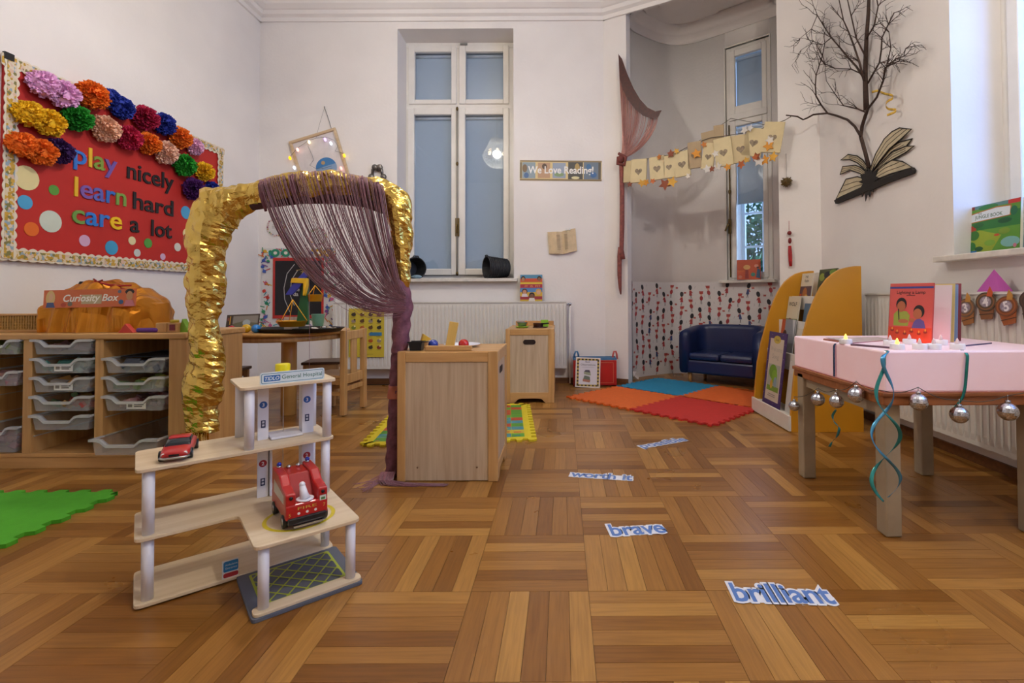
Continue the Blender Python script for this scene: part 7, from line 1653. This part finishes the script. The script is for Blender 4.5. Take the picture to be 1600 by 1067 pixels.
for px, py, c, s in ((984, 288, 2, 5), (1003, 286, 5, 7), (1010, 285, 1, 6), (1020, 283, 4, 5), (1039, 288, 2, 10), (1050, 284, 5, 9), (1030, 245, 0, 5), (1048, 240, 2, 7), (1057, 236, 5, 5), (1075, 275, 3, 5), (1088, 240, 1, 8), (1105, 264, 3, 7), (1112, 264, 2, 5), (1122, 260, 3, 7), (1118, 240, 3, 6), (1137, 261, 1, 6), (1100, 226, 0, 5), (1158, 257, 4, 7), (1166, 250, 5, 5), (1182, 245, 2, 7), (1186, 252, 3, 8), (1201, 228, 1, 8), (1203, 219, 3, 7), (1195, 250, 1, 8), (1208, 245, 5, 8), (1163, 203, 3, 7), (1172, 200, 6, 6), (1180, 246, 4, 6)):
    p = D_(px, py, 0.045)-gp; r = s/780*4.2; n = 5; a0 = rs.uniform(0, PI); m = MB(); m.X = Matrix.Translation(p) @ Matrix.Rotation(DIAG+rs.uniform(-0.6, 0.6), 4, 'Z')
    m.prism([((r if k % 2 == 0 else r*0.5)*math.cos(a0+PI*k/n), (r if k % 2 == 0 else r*0.5)*math.sin(a0+PI*k/n)) for k in range(2*n)], -0.002, 0.002, 'y'); m.build('paper_leaf', mat('leaf_'+lc[c], lc[c], 0.6, var=0.15), gr)

# pine cone and red tassel on the corner wall
def E_(px, py, k=0.01): return AP(px, py, DR-DN*k, DN)
pc_ = E_(1229, 284, 0.04); m = MB(); rs = random.Random(2)
cn = T('pine_cone', 'small golden brown pine cone ball hanging on the corner wall', 'pine cone', pc_)
m.sphere((0, 0, 0), 0.03, 10, 8)
for k in range(90):
    d = Vector((rs.gauss(0, 1), rs.gauss(0, 1), rs.gauss(0, 1))).normalized(); a = d.orthogonal().normalized()*0.010; b = d.cross(a)*0.8
    m.add([tuple(d*0.026-a), tuple(d*0.026+a), tuple(d*0.046+b*0.6)], [(0, 1, 2)])
m.build('scales', mat('cone_gold', '#6a5426', 0.6, var=0.4, scale=50), cn)['kind'] = 'stuff'
tpz = E_(1228, 240, 0.02)-pc_; MB().tube([(0, 0, 0.03), tuple(tpz)], 0.0012, 5).build('string', mat('jute', '#6a5f52', 0.8), cn)
ts_ = E_(1234, 385, 0.02); tt = T('tassel', 'long red knotted tassel hanging on the corner wall', 'tassel', ts_); M_RT = mat('red_silk', '#a3161c', 0.5, var=0.2, scale=40)
def WT(): return WM(ts_)
m = WT(); m.tube([E_(1233, 345, 0.012), E_(1233, 360, 0.015)], 0.0018, 5); m.build('cord', M_RT, tt)
m = WT(); m.sphere(tuple(E_(1233.5, 364, 0.02)), 0.016, 10, 8); m.sphere(tuple(E_(1234, 376, 0.02)), 0.014, 10, 8, (0.9, 0.9, 1.6)); m.build('knot', mat('dark_red', '#7a1a1c', 0.5, var=0.3, scale=60), tt)
m = WT(); m.tube([E_(1234, 384, 0.02), E_(1234.5, 395, 0.02), E_(1235, 408, 0.02), E_(1235.5, 416, 0.02)], [0.011, 0.014, 0.013, 0.010], 12); m.build('fringe', M_RT, tt)

# ================================================================== tree branch and the open-book wall picture
X_W = XR-0.03
tb_ = AX(1358, 262, X_W)
tre = T('branch', 'bare brown tree branch fixed to the wall above the open-book picture', 'branch', tb_)
M_BARK = mat('twig_bark', '#3d2b22', 0.85, var=0.3, scale=60)
def TW(px, py, d=0.0):
    return AX(px, py, X_W-d) if px > 1288 else AY(px, py, 3.50+d)
m = WM(tb_); rs = random.Random(17)
def twig(pts, r0, r1, d=0.0, n=5, kids=0):
    P = [TW(a, b, d+0.012*math.sin(i*1.7)) for i, (a, b) in enumerate(pts)]; k = len(P)
    m.tube(P, [r0+(r1-r0)*i/(k-1) for i in range(k)], n)
def rand_twigs(px, py, ang, L_, depth, r):
    pts = [(px, py)]; a = ang
    for k in range(4):
        a += rs.uniform(-0.35, 0.35); px += math.cos(a)*L_/4; py -= math.sin(a)*L_/4; pts.append((px, py))
    px = max(px, 1222)
    twig(pts, r, r*0.45, rs.uniform(0.0, 0.05), 4)
    if depth > 0:
        for k in (1, 2, 3, 4):
            if rs.random() < 0.75: rand_twigs(*pts[k], a+rs.choice((-1, 1))*rs.uniform(0.4, 1.0), L_*rs.uniform(0.4, 0.65), depth-1, r*0.6)
mains = [([(1358, 262), (1352, 238), (1345, 213), (1347, 197), (1352, 181), (1356, 170)], 0.012, 0.010), ([(1354, 172), (1353, 150), (1352, 118), (1353, 85), (1354, 59), (1357, 20), (1358, -12)], 0.017, 0.009),
         ([(1345, 213), (1336, 198), (1324, 187), (1308, 181), (1293, 177), (1280, 178), (1271, 179), (1262, 184), (1255, 187), (1246, 182), (1238, 181), (1228, 180)], 0.008, 0.0045), ([(1293, 177), (1283, 164), (1275, 150), (1274, 134), (1275, 118), (1280, 102), (1285, 87), (1289, 67)], 0.006, 0.003),
         ([(1352, 175), (1340, 170), (1318, 165), (1304, 146), (1291, 126)], 0.005, 0.002), ([(1356, 170), (1370, 152), (1380, 126), (1383, 106), (1394, 100), (1405, 95)], 0.007, 0.003), ([(1350, 122), (1338, 104), (1326, 91), (1312, 74), (1299, 59), (1288, 42), (1277, 24)], 0.007, 0.003),
         ([(1350, 126), (1343, 98), (1334, 71), (1326, 50), (1318, 32), (1311, 0)], 0.007, 0.003), ([(1356, 130), (1366, 112), (1374, 98), (1377, 78), (1378, 59), (1388, 38), (1397, 20)], 0.006, 0.003), ([(1352, 118), (1330, 108), (1305, 107), (1289, 100), (1282, 92)], 0.004, 0.002), ([(1380, 126), (1386, 100), (1392, 75), (1389, 50)], 0.004, 0.002),
         ([(1353, 90), (1338, 60), (1330, 25), (1322, -10)], 0.005, 0.003), ([(1354, 60), (1366, 40), (1372, 10), (1368, -12)], 0.005, 0.003), ([(1299, 59), (1285, 70), (1268, 68), (1252, 78)], 0.003, 0.0015), ([(1277, 24), (1268, 45), (1250, 60)], 0.003, 0.0015), ([(1383, 106), (1400, 92), (1412, 88), (1415, 76)], 0.004, 0.002)]
for i, (pts, a, b) in enumerate(mains):
    twig(pts, a, b, 0.0 if i < 2 else 0.012+0.01*(i % 4), 7)
    if i >= 4 or i == 3:
        for k in range(1, len(pts)):
            for _ in range(2):
                if rs.random() < 0.8:
                    dx, dy = pts[k][0]-pts[k-1][0], pts[k][1]-pts[k-1][1]; an = math.atan2(-dy, dx)
                    rand_twigs(*pts[k], an+rs.choice((-1, 1))*rs.uniform(0.3, 0.9), rs.uniform(16, 34), 1, 0.0026)
m.build('limb', M_BARK, tre)
wb_ = AX(1358, 285, XR-0.001); wo = T('wall_picture', 'cut-out wall picture of an open book with fluttering pages under the branch', 'picture', (XR-0.001, wb_.y, wb_.z), -PI/2)
m = MB()
def WP(px, py): p = AX(px, py, XR-0.005); return (wb_.y-p.y, p.z-wb_.z)
def c4(L_): return [(x*0.394+1220, y*0.394) for x, y in L_]
pages = [c4([(345, 660), (328, 635), (305, 618), (270, 612), (240, 635), (275, 632), (305, 645), (330, 665), (345, 690)]), c4([(345, 685), (322, 664), (300, 655), (250, 660), (240, 692), (280, 674), (320, 688), (345, 705)]), c4([(345, 712), (310, 700), (265, 710), (245, 750), (225, 790), (300, 757), (350, 735)]),
         c4([(362, 672), (385, 610), (420, 550), (450, 522), (480, 507), (528, 512), (490, 548), (440, 590), (400, 640), (372, 680)]), c4([(368, 675), (400, 628), (430, 590), (470, 565), (525, 550), (500, 580), (450, 605), (405, 650), (375, 685)]), c4([(370, 680), (410, 640), (450, 600), (500, 580), (535, 578), (500, 605), (445, 635), (400, 670), (378, 690)]), c4([(372, 692), (410, 655), (450, 634), (490, 640), (530, 664), (440, 690), (385, 712)])]
M_PG = mat('aged_page', '#c2b596', 0.8, var=0.12, scale=16); M_INK = mat('black_ink', '#1d1815', 0.7)
for i, pg in enumerate(pages):
    P = [WP(*p) for p in pg]; o = MB().prism(P, -0.008-0.003*(i % 4), -0.006-0.003*(i % 4), 'y').build('page', M_PG, wo)
    m = MB(); y = -0.0085-0.003*(i % 4)
    m.tube([(x, y, z) for x, z in P], 0.0035, 5, closed=True)
    k2 = len(P)//2
    for f in (0.33, 0.66): m.tube([(P[j][0]+(P[-1-j][0]-P[j][0])*f, y, P[j][1]+(P[-1-j][1]-P[j][1])*f) for j in range(k2)], 0.0016, 4)
    m.build('ink_line', M_INK, o)
cv = c4([(222, 795), (250, 778), (345, 735), (400, 715), (530, 664), (538, 675), (534, 688), (440, 722), (350, 760), (228, 808)])
MB().prism([WP(*p) for p in cv], -0.024, -0.004, 'y').build('cover', M_INK, wo)
m = MB(); rs = random.Random(5); cx_, cz_ = WP(1361, 284)
m.prism([(cx_+(0.075 if k % 2 else 0.115)*math.cos(2*PI*k/26)*rs.uniform(0.7, 1), cz_+(0.075 if k % 2 else 0.125)*math.sin(2*PI*k/26)*rs.uniform(0.7, 1)) for k in range(26)], -0.022, -0.019, 'y'); m.build('ink_blot', M_INK, wo)
sp_p = AX(1372, 142, XR-0.05); m = WM(sp_p); P = [AX(a, b, XR-0.05+0.02*math.sin(i)) for i, (a, b) in enumerate(((1362, 144), (1372, 141), (1380, 146), (1395, 149), (1396, 154), (1386, 158), (1383, 165), (1387, 171), (1402, 171), (1400, 175), (1386, 180)))]
pp_ = resample([(p, 0) for p in P], 60); vs = []
for p, _ in pp_: vs += [tuple(p+Vector((0, 0, 0.007))), tuple(p-Vector((0, 0, 0.007)))]
m.add(vs, [(2*i, 2*i+1, 2*i+3, 2*i+2) for i in range(60)], True); o = m.build('paper_spiral', mat('gold_spiral', '#c8a23a', 0.4, var=0.35, scale=50), None, loc=sp_p); o.modifiers.new('thick', 'SOLIDIFY').thickness = 0.001; tag(o, 'curly golden paper spiral hanging from a twig of the branch', 'decoration')

# ================================================================== word cut-outs on the floor
def word(t, label, p0, p1, h):
    a, b = F(*p0), F(*p1); an = math.atan2(b.y-a.y, b.x-a.x); L_ = (b-a).length
    w = T('word_cutout', label, 'word card', (a.x, a.y, 0.0006), an, 'blue word cut-outs on the parquet')
    vs, fs, tw = text_geo(t, 1.0, 0.0, 0.0, 1.0); k = L_*0.93/tw; q = MB(); q.color = hx('#e6e6ec')
    v2, f2, tw2 = text_geo(t, 1.0, 0.085, 0.0, 1.0); ox = L_*0.035; kv = h/0.75
    dxo = (tw2-tw)/2
    q.add([(ox+(x-dxo)*k, y*kv+0.012, 0.0012) for x, y in v2], f2, False)
    pts = [(ox*0.4, 0.008), (L_-ox*0.4, 0.008), (L_-ox*0.4, 0.012+0.5*kv), (ox*0.4, 0.012+0.5*kv)]
    q.prism(pts, 0, 0.0011); c = q.build('card', print_mat(), w)
    m = MB()
    for i, ch in enumerate(t):
        m.color = hx('#5a7fc0'); wpre = text_geo(t[:i+1], 1.0)[2]; wl_ = text_geo(ch, 1.0)[2]; vv, ff, _ = text_geo(ch, 1.0, 0.02)
        if ch == ' ': continue
        m.add([(ox+(wpre-wl_+x)*k, y*kv+0.012, 0.00145) for x, y in vv], ff, False)
    m.build('print', print_mat(), c)
word('brilliant', 'word cut-out reading brilliant, the largest on the floor', (1147, 944), (1316, 949), 0.085)
word('brave', 'word cut-out reading brave on the parquet', (955, 841), (1046, 835), 0.085)
word('worth it', 'word cut-out reading worth it beside the oak play cabinet', (886, 746), (990, 753), 0.07)
word('possible', 'word cut-out farthest along the floor, nearest the red foam tile', (1005, 702), (1079, 689), 0.07)

# torn scrap of wallpaper at the alcove edge
sc = F(988, 592); m = MB(); rs = random.Random(3)
m.add([(-0.05, 0, 0.0), (0.04, -0.02, 0.0), (0.055, 0.0, 0.05), (0.02, -0.03, 0.075), (-0.04, -0.01, 0.08), (0.0, -0.05, 0.035)], [(0, 1, 5), (1, 2, 5), (2, 3, 5), (3, 4, 5), (4, 0, 5)])
o = m.build('paper_scrap', mat('scrap', '#d8d0cc', 0.8, var=0.2, scale=30), None, loc=(sc.x+0.01, sc.y-0.02, 0.001)); o.modifiers.new('thick', 'SOLIDIFY').thickness = 0.001; tag(o, 'crumpled scrap of white paper on the floor at the alcove wallpaper edge', 'paper')
